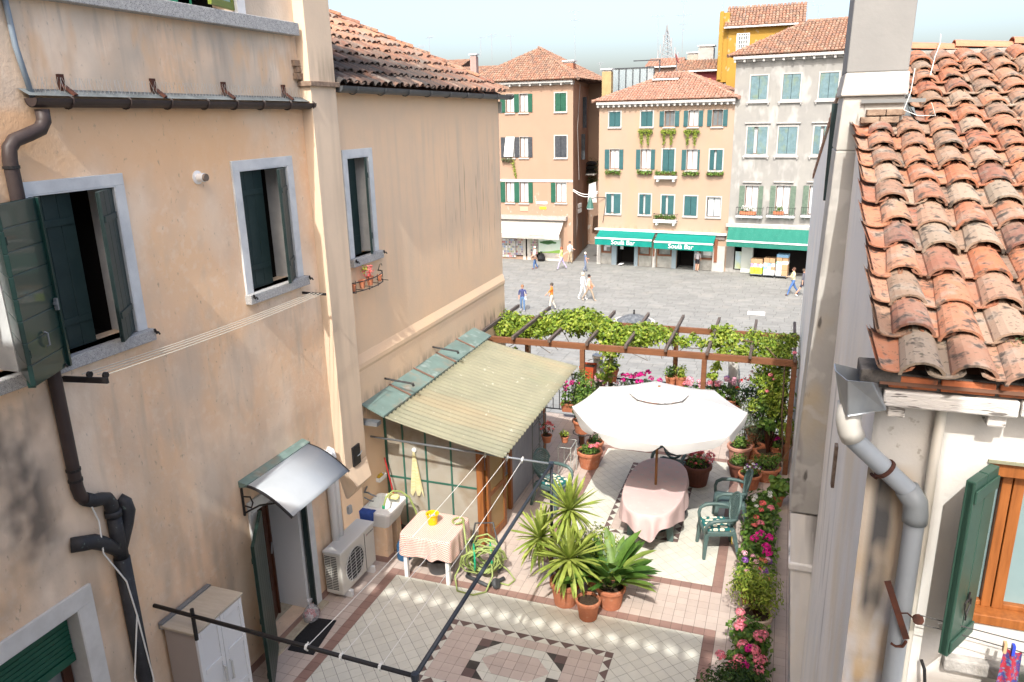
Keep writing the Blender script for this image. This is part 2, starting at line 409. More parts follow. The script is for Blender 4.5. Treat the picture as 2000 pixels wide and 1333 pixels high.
TILES = pm('clay_tiles', (0,0,0), (.30,.22,.16), scale=7, rough=.9, bump=.3, bscale=60, bdist=.004,
    tints=[(.387,.131,.063),(.414,.171,.090),(.324,.108,.059),(.234,.171,.122),(.414,.198,.117),(.180,.131,.099),(.405,.149,.072),(.324,.270,.207),(.378,.135,.068),(.198,.090,.068),(.414,.180,.099),(.270,.225,.171)],
    layers=[((.33,.30,.25), 8, (.52,.72), (1,1,1), .75), ((.045,.04,.036), 16, (.54,.66), (1,1,1), .85), ((.08,.075,.05), 45, (.60,.68), (1,1,1), .7)])
TILESL = pm('clay_tiles_left', (0,0,0), (.22,.17,.13), scale=7, rough=.9, bump=.3, bscale=60, bdist=.004,
    tints=[(.378,.162,.090),(.450,.225,.135),(.270,.162,.117),(.216,.180,.153),(.468,.252,.162),(.306,.135,.090),(.414,.198,.117)],
    layers=[((.30,.28,.24), 10, (.5,.75), (1,1,1), .6), ((.032,.031,.031), 2.2, (.24,.46), (1,1,1), .88, [(2, 5, 6, 7.3, 8.0), (1, 8, 8.5, 12.0, 16.5)])])
TILESF = pm('clay_tiles_distant', (0,0,0), (.30,.19,.13), scale=4, rough=.9,
    tints=[(.267,.129,.086),(.318,.181,.120),(.206,.125,.090),(.310,.224,.163),(.310,.146,.095),(.163,.116,.095),(.310,.172,.120)])
TILESP = pm('clay_tiles_pink', (0,0,0), (.40,.24,.17), scale=4, rough=.9,
    tints=[(.310,.155,.107),(.344,.198,.142),(.232,.133,.099),(.335,.241,.189),(.353,.172,.120),(.292,.159,.120)])
UNDER = pm('roof_underlay', (.14,.075,.05), rough=.95)
MORTAR = pm('mortar', (.40,.37,.33), (.28,.26,.23), scale=20, rough=.95, bump=.4, bscale=40)

# ================================================================== ground: square and terrace floor
STONEP = pm('paving_stone', (.235,.238,.225), (.20,.203,.193), scale=2.5, rough=.8, var=.08, layers=[((.175,.178,.17), .35, (.45,.65), (1,1,1), .5), ((.31,.295,.26), .8, (.55,.75), (1,1,1), .4)])
JOINT = pm('paving_joint', (.11,.11,.105), (.14,.14,.135), scale=.5, rough=.95)
mb = MB(); mb.poly([(-900,-60,PZ-.012),(900,-60,PZ-.012),(900,1500,PZ-.012),(-900,1500,PZ-.012)])
plaza = tag(mb.build('plaza', JOINT), None, None, kind='structure')
stones = []
y = 15.8; 
while y < 60.2:
    h = .46; x = -26+rnd.uniform(0, .9)
    while x < 6:
        w = rnd.uniform(.6, 1.25)
        stones.append((x, y, w, h)); x += w
    y += h
def px_of(P):
    q = CB.transposed() @ (Vector(P)-CAM); return 1000+FPX*q.x/-q.z, 666.5-FPX*q.y/-q.z
vis = [s for s in stones if 930 < px_of((s[0], s[1], PZ))[0] < 1600 and 36 < s[1] < 46]
vis.sort(key=lambda s: -s[2]/((s[0]**2+s[1]**2)))
single = set(vis[:300]); rest = MB(); g = .012
for s in stones:
    x, y, w, h = s; z = PZ+rnd.uniform(-.003, .004)
    if s in single:
        one = MB(); one.prism(rect(x+g, x+w-g, y+g, y+h-g), PZ-.03, z); one.build('paving_stone', STONEP, plaza)
    else: rest.prism(rect(x+g, x+w-g, y+g, y+h-g), PZ-.03, z, tint=rnd.uniform(.01, .99))
tag(rest.build('paving_stones', STONEP, plaza), None, None, kind='stuff')

TP = .1436
PINKT = pm('pink_floor_tile', (.52,.435,.38), (.48,.40,.35), scale=5, rough=.55, var=.06, layers=[((.42,.31,.26), 2, (.55,.8), (1,1,1), .35)])
CREAMT = pm('cream_floor_tile', (.62,.61,.53), (.57,.565,.50), scale=5, rough=.55, var=.05, layers=[((.42,.40,.34), 2, (.55,.8), (1,1,1), .35)])
BROWNT = pm('brown_floor_tile', (.30,.19,.155), (.25,.155,.13), scale=5, rough=.55, var=.07)
DARKT = pm('dark_brown_floor_tile', (.155,.105,.095), (.13,.09,.08), scale=5, rough=.5, var=.07)
GROUT = pm('dark_grout', (.055,.05,.045), (.09,.08,.07), scale=3, rough=.95)
mb = MB(); mb.box(LWX-.02, .62, -1.2, 15.42, PZ, -.0035)
terr = tag(mb.build('terrace_floor', [GROUT]), None, None, kind='structure')
FT = []          # (polygon, material)
def inset(poly, d):
    cx = sum(p[0] for p in poly)/len(poly); cy = sum(p[1] for p in poly)/len(poly)
    k = 1-2*d/TP; return [(cx+(p[0]-cx)*k, cy+(p[1]-cy)*k) for p in poly]
GI = .0022
NX0, NX1, NY1 = -5.03-TP, -.58+TP, 8.62+TP                 # near carpet, outer edge of its band
NX0 = -.58+TP-TP*round((4.45+2*TP)/TP)
FX1 = -.435; FX0 = FX1-TP*19; FY0 = 9.60; FY1 = FY0+TP*31
near_o = rect(NX0, NX1, -1.0, NY1); near_i = rect(NX0+TP, NX1-TP, -1.0, NY1-TP)
far_o = rect(FX0, FX1, FY0, FY1); far_i = rect(FX0+TP, FX1-TP, FY0+TP, FY1-TP)
HD = TP/math.sqrt(2)
MX0, MX1, MY1 = -3.72, -3.72+14*TP, 7.83; MY0 = MY1-7*TP    # near medallion of pink tiles
TX0, TX1, TY0, TY1 = -2.41+HD, -2.41+HD+7*TP, 10.76+HD, 10.76+HD+17*TP
med_o = rect(MX0-HD, MX1+HD, MY0-HD, MY1+HD); med_i = rect(MX0, MX1, MY0, MY1)
med2_o = rect(TX0-HD, TX1+HD, TY0-HD, TY1+HD); med2_i = rect(TX0, TX1, TY0, TY1)
def grid(x0, y0, nx, ny):
    return [inset(rect(x0+i*TP, x0+(i+1)*TP, y0+j*TP, y0+(j+1)*TP), GI) for i in range(nx) for j in range(ny)]
ox = NX1-TP*40; oy = NY1-TP*68
for q in grid(ox, oy, 52, 118):                             # straight pink tiles all over, minus the carpets
    q = inter(q, rect(LWX, .6, -1.0, 15.40))
    if area(q) < 1e-4: continue
    ps = [q]
    for hole in (near_o, far_o): ps = [r for p in ps for r in subtract(p, hole)]
    FT += [(p, PINKT) for p in ps]
def ring_tiles(o, i_, x0, y0, nx, ny):
    for q in grid(x0, y0, nx, ny):
        q = inter(q, o)
        if area(q) < 1e-4: continue
        for p in subtract(q, i_): FT.append((p, BROWNT))
ring_tiles(near_o, near_i, ox, oy, 52, 80); ring_tiles(far_o, far_i, FX0, FY0, 19, 31)
def diag(region, hole, cx, cy):
    x0, y0 = region[0]; x1, y1 = region[2]; s = 2*HD
    ni = int((x1-x0)/s)+4; nj = int((y1-y0)/HD)+4
    for i in range(-ni, ni):
        for j in range(-nj, nj):
            X = cx+i*s+(HD if j % 2 else 0); Y = cy+j*HD
            if not (x0-.2 < X < x1+.2 and y0-.2 < Y < y1+.2): continue
            d = HD-GI*1.41; q = inter([(X-d,Y),(X,Y-d),(X+d,Y),(X,Y+d)], region)
            if area(q) < 1e-4: continue
            for p in subtract(q, hole): FT.append((p, CREAMT))
diag(rect(NX0+TP+.002, NX1-TP-.002, -1.0, NY1-TP-.002), med_o, MX0-HD, MY1+HD)
diag(rect(FX0+TP+.002, FX1-TP-.002, FY0+TP+.002, FY1-TP-.002), med2_o, TX0-HD, TY1+HD)
def tri_border(x0, x1, y0, y1):
    """strip of dark and pale triangles round a medallion"""
    def side(a, b, nrm):
        a = Vector((*a, 0)); b = Vector((*b, 0)); L = (b-a).length; n = max(1, round(L/(2*HD))); d = (b-a)/n; N = Vector((*nrm, 0))*HD
        e = .002
        for k in range(n):
            p = a+d*k
            t1 = [p+N, p+d+N, p+d*.5]; t2 = [p+d*.5, p+d+N, p+d*1.5]
            for t_, m in ((t1, DARKT), (t2, CREAMT)):
                if m is CREAMT and k == n-1: t_ = [p+d*.5, p+d+N*.999, p+d]
                c = (t_[0]+t_[1]+t_[2])/3; t_ = [c+(v-c)*.955 for v in t_]
                q = [(v.x, v.y) for v in t_]
                s2 = (q[1][0]-q[0][0])*(q[2][1]-q[0][1])-(q[1][1]-q[0][1])*(q[2][0]-q[0][0])
                FT.append((q if s2 > 0 else q[::-1], m))
            if k == 0:
                t_ = [p, p+N, p+d*.5]; c = (t_[0]+t_[1]+t_[2])/3; t_ = [c+(v-c)*.95 for v in t_]; q = [(v.x, v.y) for v in t_]
                s2 = (q[1][0]-q[0][0])*(q[2][1]-q[0][1])-(q[1][1]-q[0][1])*(q[2][0]-q[0][0])
                FT.append((q if s2 > 0 else q[::-1], CREAMT))
    side((x0, y1), (x1, y1), (0, 1)); side((x0, y0), (x1, y0), (0, -1))
    side((x0, y0), (x0, y1), (-1, 0)); side((x1, y0), (x1, y1), (1, 0))
    for sx, X in ((-1, x0), (1, x1)):
        for sy, Y in ((-1, y0), (1, y1)):
            q = [(X, Y), (X+sx*HD, Y), (X+sx*HD, Y+sy*HD), (X, Y+sy*HD)]
            if sx*sy < 0: q = q[::-1]
            FT.append((inset(q, GI), DARKT))
tri_border(MX0, MX1, MY0, MY1); tri_border(TX0, TX1, TY0, TY1)
def octa(i0, i1, j0, j1, c):
    P = lambda i, j: (MX0+i*TP, MY1-j*TP)
    return [P(i0,j1-c), P(i0+c,j1), P(i1-c,j1), P(i1,j1-c), P(i1,j0+c), P(i1-c,j0), P(i0+c,j0), P(i0,j0+c)]
O1 = octa(3, 11, 1, 6, 2); O2 = octa(4, 10, 2, 5, 1.4)
box1 = rect(MX0+3*TP, MX0+11*TP, MY1-6*TP, MY1-1*TP)
for q in grid(MX0, MY0, 14, 7):
    for p in subtract(q, box1): FT.append((p, PINKT))
    b = inter(q, box1)
    if area(b) < 1e-4: continue
    for p in subtract(b, O1): FT.append((p, DARKT))
    r = inter(b, O1)
    if area(r) < 1e-4: continue
    for p in subtract(r, O2): FT.append((p, CREAMT))
    c = inter(r, O2)
    if area(c) > 1e-4: FT.append((c, PINKT))
for q in grid(TX0, TY0, 7, 17): FT.append((q, PINKT))
def seen(p):
    cx = sum(a[0] for a in p)/len(p); cy = sum(a[1] for a in p)/len(p); X, Y = px_of((cx, cy, 0)); return 540 < X < 1440 and 1100 < Y < 1330, (Vector((cx, cy, 0))-CAM).length
ranked = []
for k, (p, m) in enumerate(FT):
    v, d = seen(p)
    if v and area(p) > .4*TP*TP: ranked.append((d, k))
ranked.sort(); near = {k for _, k in ranked[:300]}
rest = {}
for k, (p, m) in enumerate(FT):
    if area(p) < 1e-4: continue
    z = rnd.uniform(-.0006, .0006)
    if k in near:
        one = MB(); one.prism(p, -.006, z); one.build('floor_tile', m, terr)
    else: rest.setdefault(m.name, (m, MB()))[1].prism(p, -.006, z, tint=rnd.uniform(.01, .99))
for m, b in rest.values(): tag(b.build('floor_tiles', m, terr), None, None, kind='stuff')

# ================================================================== house behind the viewpoint (casts the shade in the foreground)
hb = thing('shading_house', 'tall ochre house behind the viewpoint that shades the near terrace', 'house', (-2.5, -.5, 0))
mb = MB(); mb.box(-12, .80, -8, -.30, PZ, 8.72); mb.build('wall', OCHRE2, hb)
mb = MB(); mb.box(-12, .80, -.10, -.04, 8.55, 8.80); 
x = -12
while x < .8:
    mb.box(x, x+.11, -.09, -.06, 8.80, 9.02); x += .25
mb.box(-12, .82, -.09, -.05, 9.02, 9.33); mb.box(-12, .80, -.35, -.10, 8.5, 8.62); mb.build('pierced_parapet', OCHRE2, hb)
mb = MB(); mb.raw([(.805,-.3,8.4),(1.12,-.3,8.4),(1.12,-.05,8.4),(.805,-.05,8.4),(.805,-.3,9.85),(1.12,-.3,9.42),(1.12,-.05,9.42),(.805,-.05,9.85)], [(0,3,2,1),(4,5,6,7),(0,1,5,4),(1,2,6,5),(2,3,7,6),(3,0,4,7)]); mb.box(.805,1.10,-8,-.301,PZ,8.72); mb.build('shading_end_block', OCHRE2, hb)  # unseen end block added; slanted top shaped to shade the right-hand roof and wall
# ================================================================== left-hand house (near part)
LM = frame((LWX,0,0), (0,1,0), (0,0,1), (1,0,0))            # local (u = y, v = z, n = out of the wall)
near_h = thing('ochre_house', 'big ochre plastered house on the left with dark green shutters and brown gutter', 'house', (LWX, 6, 0))
H1 = (4.53, 5.36, 4.60, 5.97); H2 = (7.06, 7.95, 4.60, 5.98); H0 = (3.0, 4.12, 4.60, 5.97)
HL = (2.95, 4.17, .35, 2.32); HD_ = (6.63, 7.58, .03, 2.02); HT = (4.9, 7.35, 7.62, 9.3)
mb = MB(); wall_holes(mb, LM, -1.0, 8.45, -.1, 9.6, [H1, H2, H0, HL, HD_, HT], .30)
mb.box(-12, LWX-.001, 8.44, 8.97, 6.0, 9.6); mb.poly([(LWX,-1,9.6),(LWX,8.45,9.6),(-12,8.45,9.6),(-12,-1,9.6)])
mb.build('wall', OCHRE, near_h)
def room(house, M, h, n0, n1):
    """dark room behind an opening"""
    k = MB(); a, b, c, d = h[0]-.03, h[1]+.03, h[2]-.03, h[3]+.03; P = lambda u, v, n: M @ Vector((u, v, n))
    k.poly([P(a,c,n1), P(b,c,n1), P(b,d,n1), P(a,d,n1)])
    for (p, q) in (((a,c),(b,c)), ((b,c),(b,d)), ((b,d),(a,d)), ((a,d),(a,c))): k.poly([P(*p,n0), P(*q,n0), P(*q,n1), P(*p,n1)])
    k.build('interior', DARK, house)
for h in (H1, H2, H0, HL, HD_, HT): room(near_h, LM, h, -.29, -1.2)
def left_window(house, h, fw, leaves, hooks=True, sill=True):
    a, b, c, d = h
    m = MB(); frame_strips(m, LM, a, b, c, d, fw, -.015, .022, bottom=False)
    for u0, u1, v0, v1 in ((a, a+.012, c, d), (b-.012, b, c, d), (a, b, d-.012, d)): m.box(u0, u1, v0, v1, -.31, .021, LM)
    w = m.build('window', STONE, house, bevel=.004)
    if sill:
        s = MB(); s.box(a-fw-.02, b+fw+.03, c-.115, c, -.16, .085, LM); s.build('sill', GRANITE, w, bevel=.008)
    if hooks:
        for u in (a-fw+.02, b+fw+.015):
            k = MB(); k.tube([LM @ Vector(p) for p in ((u, c-.03, .08), (u, c-.03, .13), (u+.01, c-.055, .135))], .009, 6); k.tube([LM @ Vector(p) for p in ((u-.012, c+.0, .10), (u+.012, c-.05, .10))], .011, 6)
            k.build('shutter_stop', BLACKM, w)
    for (hy, wd, ang, mir, dep, mat, bd, hz) in leaves:
        k = MB(); M = LM @ T(hy, c+.012, dep) @ Matrix(((1,0,0,0),(0,0,1,0),(0,-1,0,0),(0,0,0,1))) @ rotz(ang)
        leaf(k, M, wd, d-c-.03, .034, bd, hz, mir=mir)
        o = k.build('shutter', mat, w, bevel=.003)
    return w
# local leaf frame: x along the wall (+y world), y = -out, so a positive turn of a leaf hinged on the right swings it out
w1 = left_window(near_h, H1, .105, [(H1[0]+.01, .43, 0, 1, -.10, SHUT, 3, False), (H1[1]-.015, .42, math.radians(33), -1, -.03, SHUT, 3, False)])
# the wide leaf folded back over the downpipe, seen from its inner side
k = MB(); M = LM @ T(H1[0]-.03, H1[2]-.06, .075) @ Matrix(((1,0,0,0),(0,0,1,0),(0,-1,0,0),(0,0,0,1))) @ rotz(math.radians(24))
leaf(k, M, .56, 1.42, .04, 8, True, rails=(), mir=-1)
k.box(-.03, 0, -.045, .03, 0, 1.42, M); k.box(-.57, -.555, -.03, .03, 0, 1.42, M)
bs = k.build('shutter', SHUTG, w1, bevel=.004); bs['label'] = 'glossy green shutter leaf folded back over the downpipe'
k = MB(); k.box(-.07, -.045, -.055, -.028, .50, .60, M); k.box(-.085, -.035, -.05, -.028, .55, .57, M)
k.tube([M @ Vector(p) for p in ((-.30,-.03,.26),(-.30,-.055,.27),(-.30,-.055,.37),(-.30,-.03,.38))], .008, 6)
k.build('latch', STEEL, w1)
w2 = left_window(near_h, H2, .11, [(H2[0]+.01, .48, 0, 1, -.08, SHUT, 3, False), (H2[1]-.015, .44, math.radians(28), -1, -.03, SHUT, 3, False)])
w0 = left_window(near_h, H0, .105, [(H0[1]+.0, .5, math.radians(60), -1, .05, SHUTG, 8, True)])
# window at the bottom left with a half-lowered roller shutter
m = MB(); frame_strips(m, LM, HL[0], HL[1], HL[2], HL[3], .17, -.01, .03, bottom=False, ww=.17)
for u0, u1, v0, v1 in ((HL[1]-.01, HL[1], HL[2], HL[3]), (HL[0], HL[1], HL[3]-.01, HL[3])): m.box(u0, u1, v0, v1, -.28, .029, LM)
wl = m.build('window', pm('pale_marble', (.62,.61,.58), (.54,.53,.50), scale=6, rough=.6), near_h, bevel=.005)
ROLL = pm('green_roller', (.008,.075,.045), (.012,.09,.055), scale=5, rough=.4)
for i in range(9):
    k = MB(); k.box(HL[0]+.01, HL[1]-.02, HL[3]-.012-.05*(i+1), HL[3]-.012-.05*i-.006, -.13, -.115, LM); k.build('slat', ROLL, wl, bevel=.004)
k = MB(); k.box(HL[0]+.01, HL[1]-.02, HL[3]-.55, HL[3]-.47, -.14, -.105, LM); k.build('bottom_rail', ROLL, wl)
k = MB(); k.box(HL[1]-.12, HL[1]-.03, HL[2], HL[3]-.02, -.24, -.18, LM); k.box(HL[0]+.5, HL[0]+.6, HL[2], HL[3]-.02, -.24, -.18, LM); k.build('sash', WOODD, wl)
k = MB(); k.box(HL[0], HL[1]-.1, HL[2], HL[3]-.1, -.22, -.21, LM); k.build('pane', GLASSD, wl)
# top window above the granite ledge
m = MB(); m.box(HT[1]-.005, HT[1]+.13, HT[2]-.0, HT[3], -.02, .03, LM)
wt = m.build('window', WHITEM, near_h)
k = MB(); k.box(4.4, 8.34, 7.47, 7.615, -.05, .11, LM); k.build('ledge', GRANITE, near_h, bevel=.008)
GPANE = pm('green_glass_shutter', (.02,.17,.10), (.03,.22,.13), scale=3, rough=.25)
for u in (4.95, 5.35, 6.42, 6.60):
    k = MB(); k.box(u, u+(.37 if u < 6.5 else .16), HT[2], HT[3], -.12, -.09, LM)
    for v in (7.85, 8.1, 8.35): k.box(u, u+(.37 if u < 6.5 else .16), v, v+.012, -.09, -.085, LM)
    k.build('shutter', GPANE, wt)
k = MB(); k.box(5.76, 5.86, HT[2], HT[3], -.16, -.06, LM); k.box(6.28, 6.38, HT[2], HT[3], -.16, -.06, LM); k.build('mullion', WHITEM, wt)
k = MB(); M = LM @ T(HT[1]-.02, HT[2]+.03, -.02) @ Matrix(((1,0,0,0),(0,0,1,0),(0,-1,0,0),(0,0,0,1))) @ rotz(math.radians(14))
k.box(-.52, 0, -.02, .02, 0, .07, M); k.box(-.52, -.46, -.02, .02, .07, 1.5, M); k.box(-.05, 0, -.02, .02, .07, 1.5, M)
sa = k.build('sash', pm('olive_green_paint', (.16,.20,.03), rough=.5), wt)
k = MB(); k.box(-.46, -.05, -.006, .006, .07, 1.5, M); k.build('pane', pm('pale_green_glass', (.30,.42,.36), (.20,.32,.27), scale=14, rough=.15), wt)
# gutter with brackets, flashing, rusty hooks and bird spikes
def half_gutter(mb, a, b, r, n=8, t=.006):
    a = Vector(a); b = Vector(b)
    vs = []
    for P in (a, b):
        for rr in (r, r-t):
            for k in range(n+1):
                an = math.pi+math.pi*k/n; vs.append(P+Vector((math.cos(an)*rr, 0, math.sin(an)*rr)))
    m_ = n+1; fs = []
    for k in range(n):
        fs += [(k, 2*m_+k, 2*m_+k+1, k+1), (m_+k+1, 3*m_+k+1, 3*m_+k, m_+k), (k, k+1, m_+k+1, m_+k), (2*m_+k+1, 2*m_+k, 3*m_+k, 3*m_+k+1)]
    fs += [(0, m_, 3*m_, 2*m_), (m_-1, 3*m_-1, 4*m_-1, 2*m_-1)]
    fs += [tuple(range(n, -1, -1)), tuple(range(2*m_, 3*m_))]
    mb.raw(vs, fs)
GR = .072; GX = LWX+.10; GZ = 6.70
mb = MB(); half_gutter(mb, (GX, 4.62, GZ+.015), (GX, 8.47, GZ), GR)
gut = mb.build('gutter', BROWNPIPE, near_h, smooth=False)
for y in (4.95, 5.55, 6.05, 6.55, 7.0, 7.45, 7.95, 8.42):
    k = MB(); k.tube([(GX+math.cos(a)*(GR+.006), y, GZ+.012*(8.47-y)/3.8+math.sin(a)*(GR+.006)) for a in [math.pi+math.pi*i/8 for i in range(9)]]+[(GX+GR-.03, y, GZ+.03)], .007, 5); k.build('gutter_bracket', BROWNPIPE, gut)
k = MB(); k.poly([(LWX+.004,4.6,GZ+.09),(GX+.02,4.6,GZ+.035),(GX+.02,8.42,GZ+.02),(LWX+.004,8.42,GZ+.075)]); k.build('flashing', pm('lead_flashing', (.10,.115,.12), (.16,.18,.185), scale=6, rough=.6), near_h)
for px in (122, 300, 437, 553):
    y, z = LW(px, 192); k = MB(); k.box(LWX, LWX+.03, y-.025, y+.025, GZ+.06, GZ+.21); k.beam((LWX+.02, y, GZ+.13), (GX+.02, y+.03, GZ+.04), .05, .02); k.build('rusty_hook', RUST, near_h)
k = MB(); y = 4.7
while y < 8.4:
    for s in (-1, 1): k.tube([(LWX+.07, y, GZ+.06), (LWX+.07+s*.035, y+rnd.uniform(-.02,.02), GZ+.18)], .0016, 3)
    y += .045
tag(k.build('bird_spikes', pm('steel_spike', (.6,.6,.58), rough=.3, metal=.8), near_h), None, None, kind='stuff')
# downpipe and its elbows, pitch-black branch fitting below
PY = 4.37; PX = LWX+.065
mb = MB(); mb.tube([(GX, 4.70, GZ-.07), (GX, 4.70, GZ-.16), (GX-.005, 4.66, GZ-.22), (GX-.01, 4.55, GZ-.26), (PX, 4.44, GZ-.30), (PX, 4.385, GZ-.36), (PX, PY, GZ-.45), (PX, PY, 3.45), (PX, 4.385, 3.36), (PX, 4.42, 3.30)], .055, 12)
pipe = mb.build('downpipe', BROWNPIPE, near_h, smooth=True)
for z in (6.2, 3.62, 3.52):
    k = MB(); k.tube([(PX, PY, z-.012), (PX, PY, z+.012)], .061, 12); k.build('pipe_clamp', BLACKM, pipe)
BP = [(PX, 4.42, 3.31), (PX, 4.50, 3.25), (PX, 4.575, 3.23), (PX, 4.64, 3.20), (PX, 4.67, 3.13), (PX, 4.675, 3.0)]
mb = MB(); mb.tube(BP, .062, 12); mb.tube([(PX, 4.675, 3.06), (PX, 4.675, 3.0)], .074, 12)
mb.tube([(PX, 4.675, 3.0), (PX, 4.675, 2.55)], .066, 12)
mb.tube([(PX, 4.675, 2.63), (PX, 4.52, 2.80), (PX, 4.42, 2.88), (PX-.0, 4.32, 2.92), (LWX, 4.25, 2.93)], [.06,.066,.07,.07,.07], 12)
mb.tube([(PX, 4.675, 2.63), (PX, 4.80, 2.86), (PX, 4.84, 2.97), (PX-.02, 4.84, 3.05), (LWX, 4.81, 3.10)], [.06,.062,.066,.066,.06], 12)
mb.tube([(PX, 4.675, 2.56), (PX, 4.68, 1.2), (PX, 4.68, .55)], [.074,.074,.07], 12)
mb.build('branch_pipe', BLACKPIPE, pipe, smooth=True)
k = MB(); k.tube([(PX, 4.68, .56), (PX, 4.68, 0)], .074, 10); k.build('pipe_foot', pm('red_lead_paint', (.25,.06,.03), rough=.7), pipe)
k = MB(); k.tube([(PX+.03, 4.45, 3.22), (PX+.02, 4.50, 3.05), (PX+.06, 4.45, 2.75), (PX+.07, 4.62, 2.35), (PX+.075, 4.66, 1.95), (PX+.085, 4.70, 1.2), (PX+.085, 4.66, .6)], .008, 5); k.tube([(PX+.075, 4.66, 1.95), (PX+.02, 4.55, 1.3), (PX+.03, 4.60, .6)], .008, 5); k.build('cable', WIRE, pipe)
k = MB(); k.tube([(LWX+.03, 4.55, 8.2), (LWX+.03, 4.62, 7.5), (LWX+.035, 4.63, 7.1), (LWX+.05, 4.68, GZ+.02)], .022, 8); k.build('conduit', GREYPIPE, near_h, smooth=True)
# flue pipe end
y, z = LW(385, 347); k = MB(); M = LM @ T(y, z, 0)
k.lathe([(.07, 0), (.07, .012), (.045, .02), (.045, .09), (.04, .095)], 16, M); vt = k.build('flue', WHITEM, near_h, smooth=False)
k = MB(); k.lathe([(.04, .096), (.038, .12), (.0, .12)], 14, M, close=False); k.build('flue_cap', pm('flue_grey', (.13,.10,.08), rough=.7), vt)
# chimney breast (pilaster) with a stone cap course and a tapered foot
CX = LWX+.15; C0, C1 = 8.40, 8.97
ch = MB(); ch.box(LWX-.2, CX, C0, C1, 1.70, 9.6)
ch.raw([(LWX-.01,C0,1.70),(CX,C0,1.70),(CX,C1,1.70),(LWX-.01,C1,1.70),(LWX-.01,C0+.10,1.42),(CX+.10,C0+.10,1.42),(CX+.10,C1-.06,1.42),(LWX-.01,C1-.06,1.42),(LWX-.01,C0+.18,1.16),(LWX+.03,C0+.18,1.16),(LWX+.03,C1-.14,1.16),(LWX-.01,C1-.14,1.16)],
   [(0,1,5,4),(1,2,6,5),(2,3,7,6),(4,5,9,8),(5,6,10,9),(6,7,11,10),(8,9,10,11)])
chim = ch.build('chimney_breast', PILAST, near_h, bevel=.006)
k = MB(); k.box(LWX, CX+.045, C0-.05, C1+.04, 6.90, 6.96); k.build('cap_course', pm('weathered_brick_course', (.16,.11,.08), (.30,.22,.16), scale=14, rough=.95, bump=.5), chim, bevel=.006)
k = MB(); k.box(LWX-.01, LWX+.06, C0-.12, C0, 6.98, 7.05); k.box(LWX-.01, LWX+.04, C0-.10, C0, 7.06, 7.12); k.box(LWX-.01, LWX+.05, C0-.13, C0-.03, 7.13, 7.2); k.build('brick_toothing', MATS['weathered_brick_course'], chim)
y, z = onx(695, 887, CX).y, onx(695, 887, CX).z
k = MB(); k.box(CX, CX+.03, y-.11, y+.08, z-.16, z+.14); k.box(CX+.03, CX+.036, y-.095, y+.065, z-.145, z+.125); hatch = k.build('soot_door', BLACKM, chim, bevel=.003)
k = MB(); k.tube([(CX+.04, y-.02, z-.02), (CX+.06, y+.02, z), (CX+.06, y+.07, z+.03)], .006, 5); k.build('handle', STEEL, hatch)
k = MB(); k.box(-7.0, -5.95, 8.98, 9.02, 7.2, 9.6); k.tube([(-5.93, 9.04, 9.6), (-5.93, 9.04, 7.3)], .04, 8); k.build('rear_pipe', BROWNPIPE, near_h)
# white twin pipes
k = MB()
for dy, r in ((0, .055), (.12, .05)):
    k.tube([(LWX-.02, 8.12+dy, 2.10), (LWX+.05, 8.12+dy, 2.08), (LWX+.065, 8.12+dy, 2.0), (LWX+.065, 8.12+dy, .3)], r, 12)
k.tube([(LWX+.065, 8.12, 2.12), (LWX+.065, 8.12, 1.95)], .066, 12); k.build('white_duct', WHITEP, near_h, smooth=True)
k = MB(); k.box(LWX, LWX+.05, 8.55, 8.63, .92, 1.04); k.build('socket_box', pm('grey_plastic', (.42,.43,.42), rough=.5), near_h, bevel=.004)
# door: stone frame, brown inner door, white reveal, open green leaf
m = MB(); frame_strips(m, LM, HD_[0], HD_[1], 0, HD_[3], .13, -.01, .03, bottom=False, ww=.15)
for u0, u1, v0, v1 in ((HD_[0], HD_[0]+.01, 0, HD_[3]), (HD_[1]-.01, HD_[1], 0, HD_[3]), (HD_[0], HD_[1], HD_[3]-.01, HD_[3])): m.box(u0, u1, v0, v1, -.30, .029, LM)
door = m.build('door', STONE, near_h, bevel=.004)
k = MB(); k.box(HD_[1]-.045, HD_[1]-.012, .03, HD_[3]-.02, -.03, .045, LM); k.build('edge_strip', SHUT, door)
k = MB(); k.box(HD_[1]-.10, HD_[1]-.05, .03, HD_[3]-.02, -.62, -.05, LM); k.build('reveal_panel', pm('reveal_white', (.66,.67,.68), rough=.4), door)
k = MB(); M = LM @ T(HD_[0]+.16, .03, -.22) @ Matrix(((1,0,0,0),(0,0,1,0),(0,-1,0,0),(0,0,0,1))) @ rotz(math.radians(22))
k.box(0, .10, -.03, .03, 0, 1.95, M); k.box(.38, .50, -.03, .03, 0, 1.95, M); k.box(.1, .38, -.03, .03, 0, .45, M); k.box(.1, .38, -.03, .03, 1.85, 1.95, M); k.box(.50, .54, -.06, .0, 0, 1.95, M)
inn = k.build('inner_door', WOODD, door, bevel=.004)
k = MB(); k.box(.1, .38, -.008, .008, .45, 1.85, M); k.build('pane', pm('door_glass', (.03,.022,.018), rough=.1), door)
k = MB(); k.tube([M @ Vector(p) for p in ((.47,-.05,.95),(.47,-.07,1.12))], .012, 6); k.build('handle', STEEL, door)
k = MB(); M = LM @ T(HD_[0]+.03, .03, .045) @ Matrix(((1,0,0,0),(0,0,1,0),(0,-1,0,0),(0,0,0,1))) @ rotz(math.radians(-148))
leaf(k, M, .84, 1.97, .04, 6, False, rails=(.12,.5,.9))
gl = k.build('shutter', pm('green_door_paint', (.012,.030,.024), (.02,.042,.034), scale=5, rough=.4), door, bevel=.003)
k = MB()
for z in (1.05, .35): k.tube([M @ Vector(p) for p in ((.28,-.03,z),(.28,-.06,z+.02),(.28,-.06,z+.12),(.28,-.03,z+.14))], .009, 6)
k.build('handle', BLACKM, door)
